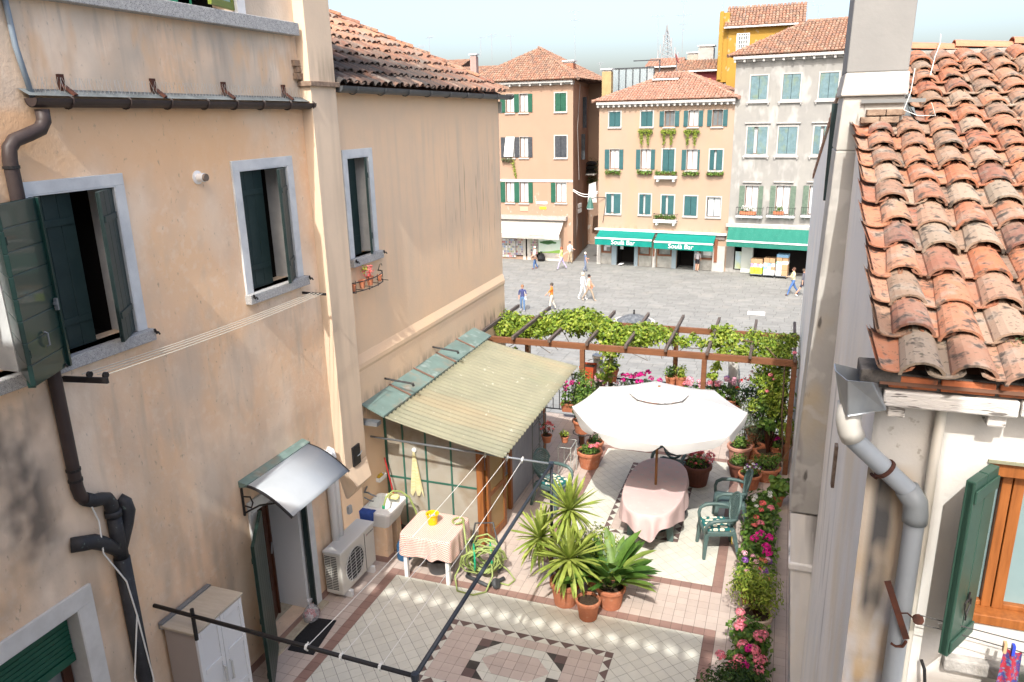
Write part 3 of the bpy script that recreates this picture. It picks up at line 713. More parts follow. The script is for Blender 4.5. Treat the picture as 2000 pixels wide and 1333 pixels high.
k = MB(); k.box(HD_[0]-.10, HD_[1]+.14, -.01, .028, -.5, .13, LM); k.build('doorstep', pm('sand_stone', (.46,.40,.30), (.36,.31,.23), scale=22, rough=.7), door, bevel=.006)
k = MB(); k.box(LWX, LWX+.012, 4.4, 8.2, 0, .10); k.box(LWX, LWX+.012, 9.1, 9.6, 0, .1); k.build('skirting', BROWNT, near_h)

# ================================================================== left-hand house (far part, with tiled roof)
far_h = thing('tiled_roof_house', 'ochre plastered house with weathered tile roof beyond the chimney breast on the left', 'house', (LWX, 12, PZ))
H3 = (9.31, 9.90, 4.60, 5.99); YE = 15.35
mb = MB(); wall_holes(mb, LM, 8.96, YE, 3.18, 6.86, [H3], .30)
mb.poly([(LWX,8.96,3.18),(LWX+.045,8.96,3.04),(LWX+.045,YE,3.04),(LWX,YE,3.18)])
mb.poly([(LWX+.045,8.96,3.04),(LWX+.045,8.96,2.98),(LWX+.045,YE,2.98),(LWX+.045,YE,3.04)])
mb.poly([(LWX+.045,8.96,2.98),(LWX+.03,8.96,2.93),(LWX+.03,YE,2.93),(LWX+.045,YE,2.98)])
mb.poly([(LWX+.03,8.96,2.93),(LWX+.03,8.96,-.1),(LWX+.03,YE,-.1),(LWX+.03,YE,2.93)])
mb.poly([(LWX+.03,YE,-5.3),(LWX+.03,YE,-.1),(LWX+.03,15,-.1),(LWX+.03,15,-5.3)])
mb.poly([(LWX+.03,YE,2.93),(LWX+.045,YE,2.98),(LWX+.045,YE,3.04),(LWX,YE,3.18),(LWX,YE,6.86),(-13,YE,6.86),(-13,YE,-5.3),(LWX+.03,YE,-5.3)])
mb.build('wall', OCHRE2, far_h)
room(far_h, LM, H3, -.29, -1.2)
left_window(far_h, H3, .11, [(H3[0]+.01, .33, 0, 1, -.08, SHUT, 2, False), (H3[1]-.015, .28, math.radians(30), -1, -.03, SHUT, 2, False)])
SL = .55; ca = 1/math.sqrt(1+SL*SL); RO = Vector((LWX+.10, 9.0, 6.90)); RS = Vector((-ca, 0, SL*ca)); RU = Vector((0, 1, 0)); UM = YE+.1-9.0
mb = MB(); A = RO.copy(); B = RO+RU*UM; R3 = Vector((RO.x-6.2, 9.0+UM-6.2, RO.z+6.2*SL)); R4 = Vector((RO.x-6.2, 9.0, RO.z+6.2*SL))
mb.poly([A, B, R3, R4]); mb.poly([B, B+Vector((-7,0,0)), R3+Vector((-.8,0,0)), R3])
mb.poly([A+Vector((0,0,-.05)), A+Vector((-.2,0,-.05)), B+Vector((-.2,0,-.05)), B+Vector((0,0,-.05))])
roofl = mb.build('roof', UNDER, far_h)
tile_roof(roofl, RO+Vector((.05,0,.01)), RU, RS, UM, 5.2, .185, .33, lambda u, s: u < UM-s*ca-.05 and s*ca < 4.6, 300, TILESL)
# ridge tiles up the hip
hp = MB(); hd = Vector((-1, -1, SL)).normalized(); n = 20; hm = tile_mesh('hip_tile', .21, .46, 8, True, mat=TILES, rise=.7)
sideh = hd.cross(Vector((0,0,1))).normalized(); nh = sideh.cross(hd)
for i in range(n):
    P = B+Vector((.03,.03,.06))+hd*(.36*i)+nh*(.02+rnd.uniform(0,.012)); inst('hip_tile', hm, frame(P, sideh, hd, nh) @ Matrix.Rotation(-.03, 4, 'X'), roofl)
DG = pm('dark_grey_gutter', (.055,.06,.064), (.075,.08,.085), scale=5, rough=.45)
mb = MB(); half_gutter(mb, (LWX+.17, 9.0, 6.92), (LWX+.17, YE+.28, 6.90), .085); g2 = mb.build('gutter', DG, far_h)
for i in range(9):
    y = 9.35+i*.76; k = MB(); k.tube([(LWX+.17+math.cos(a)*.091, y, 6.91+math.sin(a)*.091) for a in [math.pi+math.pi*i_/8 for i_ in range(9)]], .007, 5); k.build('gutter_bracket', DG, g2)
k = MB(); k.box(LWX, LWX+.06, YE-.02, YE+.03, 6.55, 6.78); k.build('iron_tie', pm('galvanised', (.4,.42,.42), rough=.4, metal=.5), far_h)
# low green metal flashing and rods are part of the lean-to (see shed)
# curved wire basket with small pots under the third window
bk = thing('balcony_basket', 'curved black wire basket of tiny pots below the third window', 'flower basket', (LWX+.15, 9.75, 4.2))
P0 = onx(690, 545, LWX+.20); P1 = onx(760, 520, LWX+.20); y0, y1, zb = P0.y, P1.y, 4.17
k = MB()
for z in (zb, zb+.13):
    pts = [(LWX, y0, z)]+[(LWX+.06+.16*math.sin(math.pi*i/8)**.6, y0+(y1-y0)*i/8, z) for i in range(9)]+[(LWX, y1, z)]
    k.tube(pts, .008, 5)
for i in range(1, 8, 2):
    x = LWX+.06+.16*math.sin(math.pi*i/8)**.6; y = y0+(y1-y0)*i/8; k.tube([(x, y, zb-.02), (x, y, zb+.16)], .005, 4)
for i in range(5): k.tube([(LWX, y0+.05+(y1-y0-.1)*i/4, zb), (LWX+.2, y0+.05+(y1-y0-.1)*i/4, zb)], .005, 4)
for y in (y0+.02, y1-.02): k.tube([(LWX+.02, y, zb+.13), (LWX+.05, y, zb+.22), (LWX+.08, y, zb+.24), (LWX+.09, y, zb+.21)], .006, 5)
k.build('wire_basket', BLACKM, bk)
for i, (t_, s_) in enumerate(((.12,.9), (.36,1.0), (.58,1.1), (.85,.8))):
    k = MB(); y = y0+(y1-y0)*t_; k.lathe([(.032*s_, zb), (.048*s_, zb+.10*s_), (.052*s_, zb+.10*s_), (.052*s_, zb+.12*s_), (.04*s_, zb+.11*s_)], 12, T(LWX+.11, y, 0)); pot = k.build('pot', TERRA, bk, smooth=False)
def leaves(mb, c, rad, n, size, flat=.0, asp=.55, shell=.55, down=0.0):
    """leaf-sized faces spread through an ellipsoid"""
    c = Vector(c)
    for _ in range(n):
        d = Vector((rnd.gauss(0,1), rnd.gauss(0,1), rnd.gauss(0,1))).normalized()
        r = rnd.uniform(shell, 1)**.8 if rnd.random() < .75 else rnd.random()
        p = c+Vector((d.x*rad[0], d.y*rad[1], d.z*rad[2]))*r
        nrm = (d+Vector((rnd.uniform(-1,1), rnd.uniform(-1,1), rnd.uniform(-.3,1.2)))*.9).normalized()
        a = nrm.cross(Vector((rnd.gauss(0,1), rnd.gauss(0,1), rnd.gauss(0,.6)-down))).normalized(); b = nrm.cross(a)
        s = size*rnd.uniform(.6, 1.25); w = s*asp; tt = rnd.uniform(.01, .99)
        tip = p+a*s; mid = p+a*s*.45
        bend = nrm*(-s*.18)
        mb.poly([p, mid+b*w/2, tip+bend, mid-b*w/2], tt)
k = MB(); leaves(k, (LWX+.12, y0+(y1-y0)*.52, zb+.22), (.07, .12, .10), 70, .05); k.build('foliage', FLW['salmon'], bk)
k = MB(); leaves(k, (LWX+.12, y0+(y1-y0)*.42, zb+.27), (.05, .05, .04), 16, .05); k.build('leafage', LEAF['lime'], bk)
# ================================================================== right-hand house
WX = .45; FY = 3.55; RG = (8.0, 6.91); RSL = (6.91-5.35)/(8.0-3.5)
CREAMW = pm('cream_limewash', (.87,.845,.79), (.83,.81,.765), scale=1.2, bump=.25, bscale=25, layers=[
    ((.66,.70,.74), 1.2, (.42,.64), (1,1,.4), .6, [(2, -1, 1, 4.2, 6.2)]),
    ((.66,.56,.38), 1.0, (.48,.66), (1,1,.4), .5, [(2, 0, 2, 4.8, 5.4), (1, 3.2, 3.5, 5.2, 6.5)]),
    ((.22,.21,.20), 2.6, (.60,.70), (1,1,.14), .8, [(2, .8, 1.6, 4.3, 5.0)]),
    ((.66,.66,.65), 6, (.52,.70), (1,1,.2), .4),
    ((.84,.83,.80), 6, (.56,.62), (1,1,.25), .8, [(2, -1, .5, 3.6, 4.6)])])
FRONTW = pm('white_limewash_front', (.60,.585,.55), (.54,.53,.50), scale=1.6, bump=.3, bscale=30, layers=[
    ((.44,.31,.16), 1.6, (.30,.5), (1,1,.5), .9, [(0, .3, .45, .60, .68), (2, 2.5, 3, 4.85, 4.95)]),
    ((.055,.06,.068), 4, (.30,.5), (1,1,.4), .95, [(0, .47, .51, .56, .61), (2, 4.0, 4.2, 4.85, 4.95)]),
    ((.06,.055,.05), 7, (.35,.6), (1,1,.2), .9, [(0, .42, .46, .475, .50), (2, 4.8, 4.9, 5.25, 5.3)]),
    ((.36,.34,.30), 22, (.6,.66), (1,1,1), .8, [(0, .5, .53, .66, .7), (2, 4.95, 5.0, 5.16, 5.2)]),
    ((.30,.27,.24), 3, (.42,.52), (1,1,1), .85, [(2, 3.2, 3.3, 3.84, 3.93)]),
    ((.50,.55,.62), 5, (.5,.62), (1,1,.4), .7, [(0, .3, .45, .7, .78), (2, 2.5, 3, 4.2, 4.5)])])
rh = thing('cream_house', 'cream house on the right with orange clay tile roof and big chimney', 'house', (1.5, 8, PZ))
mb = MB()
WL = [(WX+.02, 15.42), (WX, FY)]
zf = lambda y: 5.33+RSL*(y-3.5) if y < 8 else 6.88-(6.88-5.26)*(y-8)/7.4
ys = [FY, 4.6, 6, 8, 10, 12, 14, 15.42]
for a, b in zip(ys[:-1], ys[1:]): mb.poly([(WX,b,PZ),(WX,a,PZ),(WX,a,zf(a)),(WX,b,zf(b))])
mb.poly([(WX,15.42,PZ),(WX,15.42,5.28),(6,15.42,5.28),(6,15.42,PZ)])
mb.build('side_wall', CREAMW, rh)
OPN = (.93, 1.62, 4.19, 5.00)
FM = frame((0, FY, 0), (1,0,0), (0,0,1), (0,-1,0))
mb = MB(); wall_holes(mb, FM, WX, 3.4, 0, 5.30, [OPN], .22); mb.build('front_wall', FRONTW, rh)
room(rh, FM, OPN, -.21, -1.0)
# cornice: bricks over whitewashed stone, corbels
BRK = pm('orange_brick', (.42,.14,.06), (.34,.11,.05), scale=14, rough=.9, bump=.5, bscale=60, var=.18, layers=[((.08,.07,.06), 18, (.58,.7), (1,1,1), .8)])
CORN = pm('crackled_whitewash', (.62,.60,.56), (.48,.47,.45), scale=9, rough=.9, bump=.6, bscale=40, stretch=(.4,1,2.2), layers=[((.10,.09,.08), 26, (.57,.63), (.35,1,2), .85)])
SOOT = pm('sooty_mortar', (.05,.048,.045), (.13,.12,.11), scale=16, rough=.95, bump=.5)
mb = MB(); mb.box(.42, 3.4, 3.44, FY+.05, 5.335, 5.405); mb.box(.36, .52, 3.42, 3.60, 5.36, 5.42)
cr = mb.build('cornice', SOOT, rh, bevel=.006)
x = .475; i = 0
while x < 3.3:
    w = (.185, .20, .195)[i % 3]; k = MB(); k.box(x, x+w, 3.425, 3.50, 5.345+rnd.uniform(-.002,.002), 5.396); k.build('brick', BRK, cr, bevel=.005); x += w+.014; i += 1
k = MB(); k.box(.46, .965, 3.41, FY+.02, 5.262, 5.334); k.box(.972, 2.2, 3.412, FY+.02, 5.268, 5.334); k.build('stone_course', CORN, cr, bevel=.008)
for x in (.52, .90, 1.30, 1.7): 
    k = MB(); k.box(x-.035, x+.035, 3.44, FY+.02, 5.205, 5.261); k.build('corbel', CORN, cr, bevel=.006)
# roof
cR = 1/math.sqrt(1+RSL*RSL); RO2 = Vector((.437, 3.40, 5.365))
mb = MB(); e = Vector((0, cR, RSL*cR)); top = RO2+e*(4.62/cR)
mb.poly([RO2, RO2+Vector((3.4,0,0)), top+Vector((3.4,0,0)), top]); mb.poly([top, top+Vector((3.4,0,0)), (3.837,15.6,5.30), (.437,15.6,5.30)])
mb.poly([RO2+Vector((0,0,-.02)), top+Vector((0,0,-.02)), top, RO2])
roofr = mb.build('roof', UNDER, rh)
def okr(u, s):
    x = .30+u; y = 3.40+s*cR
    if x < .44: return False
    if .28 < x < .80 and 6.15 < y < 6.85: return False
    return s*cR < 4.5
tile_roof(roofr, Vector((.30,RO2.y,RO2.z+.005)), (1,0,0), e, 3.3, 4.9, .190, .272, okr, 300, TILES, w=.176, jit=.75)
# verge tiles on the far slope, along the silhouette
vm = tile_mesh('verge_tile', .19, .42, 7, True, mat=TILES, rise=.7); e2 = Vector((0, 15.6-8.0, 5.30-6.93)).normalized()
for i in range(24):
    P = Vector((.53, 8.15, 6.90))+e2*(.31*i+.42); inst('verge_tile', vm, frame(P+Vector((0,0,.05)), (-1,0,0), -e2, Vector((-1,0,0)).cross(-e2)) @ Matrix.Rotation(-.05, 4, 'X'), roofr)
k = MB(); a_ = Vector((.43,8.1,6.86)); b_ = Vector((.43,15.62,5.24))
for i in range(25):
    p, q = a_.lerp(b_, i/25), a_.lerp(b_, (i+1)/25); k.raw([p, q, q+Vector((0,0,.10)), p+Vector((0,0,.065)), p+Vector((.12,0,0)), q+Vector((.12,0,0)), q+Vector((.12,0,.10)), p+Vector((.12,0,.065))], [(3,2,1,0),(4,5,6,7),(2,3,7,6),(1,2,6,5),(0,3,7,4),(0,1,5,4)], tint=rnd.random())
k.build('verge_course', TILES, roofr)
rm = tile_mesh('ridge_tile', .24, .50, 8, True, mat=pm('new_ridge_tile', (.50,.22,.13), (.44,.19,.11), scale=5, rough=.8), rise=.5, taper=.9)
for i in range(8): inst('ridge_tile', rm, frame((.40+.44*i, 8.02, 6.97+rnd.uniform(0,.01)), (0,-1,0), (1,0,0), (0,0,1)) @ Matrix.Rotation(-.02, 4, 'X'), roofr)
k = MB(); k.box(.45, 3.6, 7.9, 8.1, 6.87, 6.965); k.build('ridge_mortar', MORTAR, roofr)
k = MB(); k.poly([(.735,6.1,6.37),(.83,6.1,6.37),(.83,6.9,6.65),(.735,6.9,6.65)]);  k.build('lead_soaker', MATS['lead_flashing'], roofr)
# chimney running down the side wall as a leaning pilaster
WHC = pm('whitewashed_chimney', (.43,.415,.375), (.37,.36,.335), scale=2.2, bump=.35, bscale=18, layers=[((.46,.36,.21), 2.5, (.55,.72), (1,1,.6), .55), ((.24,.23,.22), 6, (.58,.68), (1,1,.2), .6), ((.48,.47,.435), 4, (.52,.58), (1,1,1), .7), ((.06,.055,.05), 9, (.68,.73), (1,1,.3), .8)])
GRC = pm('grey_cement_chimney', (.245,.245,.235), (.215,.217,.21), scale=2.5, bump=.2, bscale=25)
def frust(mb, x0, x1, y0, y1, z0, X0, X1, Y0, Y1, z1):
    mb.raw([(x0,y0,z0),(x1,y0,z0),(x1,y1,z0),(x0,y1,z0),(X0,Y0,z1),(X1,Y0,z1),(X1,Y1,z1),(X0,Y1,z1)], [(0,3,2,1),(4,5,6,7),(0,1,5,4),(1,2,6,5),(2,3,7,6),(3,0,4,7)])
k = MB(); frust(k, .225, WX+.02, 6.20, 6.78, 3.22, .315, WX+.02, 6.20, 6.78, 6.2); frust(k, .315, .735, 6.20, 6.80, 6.2, .33, .735, 6.20, 6.80, 6.58)
frust(k, .31, .75, 6.17, 6.83, 6.58, .33, .745, 6.19, 6.81, 6.74)
chr_ = k.build('chimney', WHC, rh, bevel=.012)
k = MB(); frust(k, .335, .735, 6.20, 6.80, 6.741, .36, .76, 6.21, 6.79, 8.6); k.build('chimney_stack', GRC, chr_, bevel=.008)
k = MB(); frust(k, .41, WX+.02, 6.24, 6.74, .9, .235, WX+.02, 6.22, 6.76, 3.2); k.build('pilaster_foot', CREAMW, chr_, bevel=.01)
k = MB(); frust(k, .262, WX+.02, 6.20, 6.78, 2.66, .256, WX+.02, 6.20, 6.78, 2.73); k.build('foot_band', CREAMW, chr_, bevel=.015)
for (x0, x1, z, m_) in ((.455, .70, 6.395, MATS['weathered_brick_course']), (.49, .735, 6.445, MATS['weathered_brick_course'])):
    k = MB(); k.box(x0, x0+(x1-x0)*.49, 6.10, 6.20, z, z+.042); k.box(x0+(x1-x0)*.51, x1, 6.10, 6.20, z, z+.042); k.build('brick_ledge', m_, chr_, bevel=.005)
k = MB(); k.box(.45, .86, 6.17, 6.185, 6.53, 6.555); k.build('iron_strap', pm('galvanised2', (.22,.23,.23), rough=.4, metal=.4), chr_)
k = MB(); k.tube([(.76,6.1,6.75),(.75,6.08,6.6),(.72,6.08,6.48),(.80,6.0,6.44),(.90,5.95,6.44),(.86,5.9,6.52)], .003, 5); k.tube([(.93,6.6,6.72),(.98,6.85,6.86),(1.10,7.5,7.0),(1.16,7.95,7.1)], .003, 5); k.build('aerial_cable', WIRE, chr_)
# open shutter on the side wall seen edge-on, and an iron hook bar
k = MB(); a = onx(1641, 182, .40); b = onx(1611, 372, .40)
k.box(.375, .448, 8.9, 8.96, 5.55, 6.55); k.build('side_shutter', SHUT, rh)
k = MB(); k.tube([(.43, 9.6, 4.55), (.42, 9.6, 4.5), (.415, 10.1, 3.0)], .012, 5); k.tube([(.43, 9.95, 3.35), (.40, 9.95, 3.3), (.39, 9.95, 3.2), (.42, 9.95, 3.15)], .008, 5); k.build('iron_hook', BLACKM, rh)
k = MB(); k.box(.43, .4495, 5.05, 5.12, 4.05, 4.35); k.build('wall_slot', pm('crumbled_brick', (.12,.08,.06), (.25,.2,.16), scale=20, rough=1), rh)
# hopper, downpipe, second thin pipe
ZN = pm('zinc', (.42,.45,.47), (.26,.30,.34), scale=5, rough=.38, metal=.75, stretch=(1,1,.5))
k = MB()
q = [(.265,3.42),(.30,3.36),(.43,3.36),(.43,3.5),(.265,3.5)]
k.raw([(.262,3.43,5.40),(.305,3.355,5.385),(.40,3.355,5.385),(.43,3.42,5.36),(.43,3.53,5.37),(.262,3.53,5.40),(.30,3.43,5.23),(.325,3.375,5.215),(.47,3.385,5.255),(.47,3.42,5.26),(.43,3.52,5.24),(.30,3.52,5.23)],
      [(0,1,7,6),(1,2,8,7),(2,3,9,8),(3,4,10,9),(4,5,11,10),(5,0,6,11),(11,10,9,8,7,6)])
hp_ = k.build('hopper', ZN, rh, bevel=.003)
md = hp_.modifiers.new('solid', 'SOLIDIFY'); md.thickness = .004
PP = [(.335,3.45,5.25),(.335,3.45,5.16),(.345,3.45,5.12),(.37,3.46,5.07),(.62,3.49,4.84),(.652,3.49,4.79),(.66,3.49,4.73),(.66,3.49,0.0)]
k = MB(); k.tube(PP, .043, 14); dp = k.build('downpipe', pm('grey_pvc_pipe', (.34,.38,.42), (.29,.33,.37), scale=3, rough=.4), rh, smooth=True)
k = MB(); k.tube([(.335,3.45,5.25),(.335,3.45,5.16),(.345,3.45,5.12),(.365,3.455,5.08)], .053, 14); k.build('elbow', pm('beige_pvc', (.48,.47,.43), rough=.4), dp, smooth=True)
k = MB(); k.tube([(.61,3.49,4.85),(.652,3.49,4.79),(.66,3.49,4.73),(.66,3.49,4.69)], .053, 14); k.build('elbow', pm('grey_pvc_elbow', (.24,.27,.29), rough=.4), dp, smooth=True)
k = MB(); P = Vector((.51,3.475,4.941)); d = Vector((.25,.03,-.23)).normalized(); k.tube([P-d*.008, P+d*.008], .052, 14); k.tube([P+Vector((-.03,0,-.05)), P+Vector((-.045,.06,-.06))], .008, 5); k.build('pipe_bracket', RUST, dp)
k = MB(); k.tube([(.708,3.515,5.26),(.705,3.515,4.95),(.715,3.515,2.0)], .021, 10); k.build('thin_pipe', pm('cream_pipe', (.62,.60,.53), rough=.5), rh, smooth=True)
# window: wooden sashes, green leaf standing open
m = MB(); m.box(OPN[0]-.02, OPN[1], OPN[3]-.07, OPN[3]-.002, -.10, -.01, FM); m.box(OPN[0], OPN[1], OPN[2]-.0, OPN[2]+.05, -.13, .012, FM)
WOODO = pm('honey_wood', (.30,.105,.028), (.21,.07,.018), scale=6, rough=.45, stretch=(8,8,.6))
for a, b in ((OPN[0]+.002, OPN[0]+.035), (1.005, 1.045), (1.05, 1.095), (1.5, 1.6)): m.box(a, b, OPN[2]+.05, OPN[3]-.07, -.12, -.06, FM)
m.box(OPN[0]+.035, 1.005, OPN[2]+.05, OPN[2]+.075, -.12, -.065, FM); m.box(1.095, 1.5, OPN[2]+.05, OPN[2]+.075, -.12, -.065, FM)
wr = m.build('window', WOODO, rh, bevel=.004)
for a, b in ((OPN[0]+.035, 1.005), (1.095, 1.5)):
    k = MB(); k.box(a, b, OPN[2]+.075, OPN[3]-.07, -.10, -.095, FM); k.build('pane', pm('pale_blue_glass', (.20,.285,.295), (.17,.25,.26), scale=2, rough=.12), wr)
k = MB(); k.box(OPN[0]-.06, 2.2, OPN[2]-.26, OPN[2]-.19, -.05, .05, FM); k.build('sill', pm('weathered_sill', (.40,.39,.37), (.25,.24,.22), scale=12, rough=.95, bump=.6), wr, bevel=.01)
k = MB(); k.box(OPN[0]-.01, 1.7, OPN[3]-.0, OPN[3]+.012, -.1, .012, FM); k.build('lintel', pm('olive_shade_board', (.22,.22,.15), rough=.8), wr)
k = MB(); M = T(.945, 3.53, OPN[2]-.05) @ rotz(math.radians(-122))
leaf(k, M, .25, .86, .04, 2, False, rails=())
k.box(0.005, .245, .0203, .030, .02, .08, M); k.box(0.005, .245, .0203, .030, .76, .82, M)
GSH = pm('sage_green_shutter', (.024,.060,.044), (.032,.074,.054), scale=4, rough=.4)
sh = k.build('shutter', GSH, wr, bevel=.004)
k = MB(); Q = lambda a, b: M @ Vector((.14+a, .032, .22+b))
k.tube([Q(0,-.045), Q(.03,0), Q(.03,.03), Q(.01,.04), Q(0,.025), Q(-.01,.04), Q(-.03,.03), Q(-.03,0), Q(0,-.045), Q(0,-.07)], .004, 5); k.tube([Q(0,.03), Q(0,.075)], .005, 5); k.build('latch', BLACKM, wr)
k = MB(); k.tube([(.78,3.52,3.95),(.79,3.48,3.93),(.80,3.48,3.86),(.80,3.49,3.83)], .008, 6); k.build('shutter_stop', BLACKM, wr)
# pulley line with washing
cl = thing('pulley_line', 'rusty bracket and pulley washing line fixed to the right house wall', 'clothesline', (.62, 3.45, 4.3))
k = MB(); k.beam((.575, 3.43, 4.40), (.685, 3.43, 4.115), .012, .028, up=(1,0,.3)); k.tube([(.685,3.43,4.10),(.675,3.44,4.06),(.65,3.45,4.05),(.63,3.46,4.055)], .008, 5); k.build('bracket', RUST, cl)
k = MB(); k.lathe([(.0,-.008),(.024,-.008),(.02,0),(.024,.008),(0,.008)], 12, T(.715, 3.40, 4.248) @ Matrix.Rotation(1.57, 4, 'X') , close=False); k.tube([(.645,3.43,4.245),(.67,3.41,4.265),(.695,3.40,4.25)], .004, 5); k.build('pulley', RUST, cl)
k = MB(); k.tube([(.72,3.40,4.272),(.80,3.40,4.262),(1.2,3.40,4.22),(2.4,3.40,4.06)], .003, 4); k.tube([(.72,3.40,4.225),(.85,3.40,4.215),(1.2,3.40,4.165),(2.4,3.40,3.975)], .003, 4); k.build('line', BLACKM, cl)
k = MB()
for a in (-.5, -.1, .3, .7): k.tube([(.81,3.40,4.22), (.81+.03*math.sin(a), 3.385, 4.225+.035*math.cos(a))], .0035, 4)
k.build('cord_end', WIRE, cl)
def cloth(mb, x0, x1, y, ztop, zbot, amp=.02, n=10, ph=0):
    rows = 8
    for j in range(rows):
        for i in range(n):
            def P(i, j):
                u = i/n; v = j/rows; return (x0+(x1-x0)*(.5+(u-.5)*(.75+.25*v)), y+amp*math.sin(u*9+ph)*(.4+.6*v), ztop(u)+(zbot-ztop(u))*v)
            mb.poly([P(i,j), P(i+1,j), P(i+1,j+1), P(i,j+1)])
TART = pm('tartan_cloth', (.05,.05,.20), (.32,.03,.05), scale=34, rough=.95, rng=(.46,.54), layers=[((.10,.20,.30), 60, (.55,.6), (1,1,1), .8)])
lz = lambda x: 4.165-(x-1.2)*.16
for (a, b, m_, lab, nm, gz) in ((1.055, 1.15, TART, 'tasselled red and blue patterned cloth pegged on the right-hand washing line', 'patterned_cloth', 3.80), (1.165, 1.32, pm('bright_green_cloth', (.10,.42,.07), rough=.9), 'bright green cloth pegged on the right-hand washing line', 'green_cloth', 3.7)):
    c_ = thing(nm, lab, 'laundry', ((a+b)/2, 3.40, lz((a+b)/2)))
    k = MB(); cloth(k, a, b, 3.40, lambda u: lz(a+(b-a)*u)-.012*abs(math.sin(u*6.3)), gz, .018); k.build('cloth', m_, c_, smooth=True)
    for x, cc in ((a+.012, (.55,.33,.18)), (b-.05, (.03,.06,.5))):
        k = MB(); k.box(x-.006, x+.006, 3.385, 3.41, lz(x)-.025, lz(x)+.025); k.build('peg', pm('peg_%.2f' % cc[2], cc, rough=.5), c_)
# ================================================================== houses across the square
class Fac:
    def __init__(s, a, b):
        s.a = Vector(a); s.b = Vector(b); s.U = (s.b-s.a); s.U.z = 0; s.U.normalize(); s.N = s.U.cross(Vector((0,0,1)))
        s.M = frame((s.a.x, s.a.y, 0), s.U, (0,0,1), s.N)
    def uz(s, px, py, n=0.0):
        r = _ray(px, py); P0 = Vector((s.a.x, s.a.y, 0))+s.N*n; t = (P0-CAM).dot(s.N)/r.dot(s.N); P = CAM+r*t
        return (P-P0).dot(s.U), P.z
    def rect(s, x0, y0, x1, y1):
        ym = (y0+y1)/2; xm = (x0+x1)/2
        return s.uz(x0, ym)[0], s.uz(x1, ym)[0], s.uz(xm, y1)[1], s.uz(xm, y0)[1]
    def P(s, u, z, n=0): return s.M @ Vector((u, z, n))
def text_mesh(name, txt, size, M, mat, parent, ext=.004, shear=0, sx=1):
    cu = bpy.data.curves.new(name, 'FONT'); cu.body = txt; cu.size = size; cu.extrude = ext; cu.align_x = 'CENTER'; cu.shear = shear
    tmp = bpy.data.objects.new(name+'_tmp', cu); COL.objects.link(tmp)
    dg = bpy.context.evaluated_depsgraph_get(); me = bpy.data.meshes.new_from_object(tmp.evaluated_get(dg))
    bpy.data.objects.remove(tmp); me.name = name; me.materials.clear(); me.materials.append(mat)
    me.transform(M @ Matrix.Diagonal((sx, 1, 1, 1)))
    o = bpy.data.objects.new(name, me); COL.objects.link(o); attach(o, parent); return o
FW = .09
SASHW = pm('sash_brown', (.17,.10,.07), rough=.6)
TRIM_ = pm('pale_window_stone', (.42,.41,.395), (.37,.36,.345), scale=6, rough=.8)
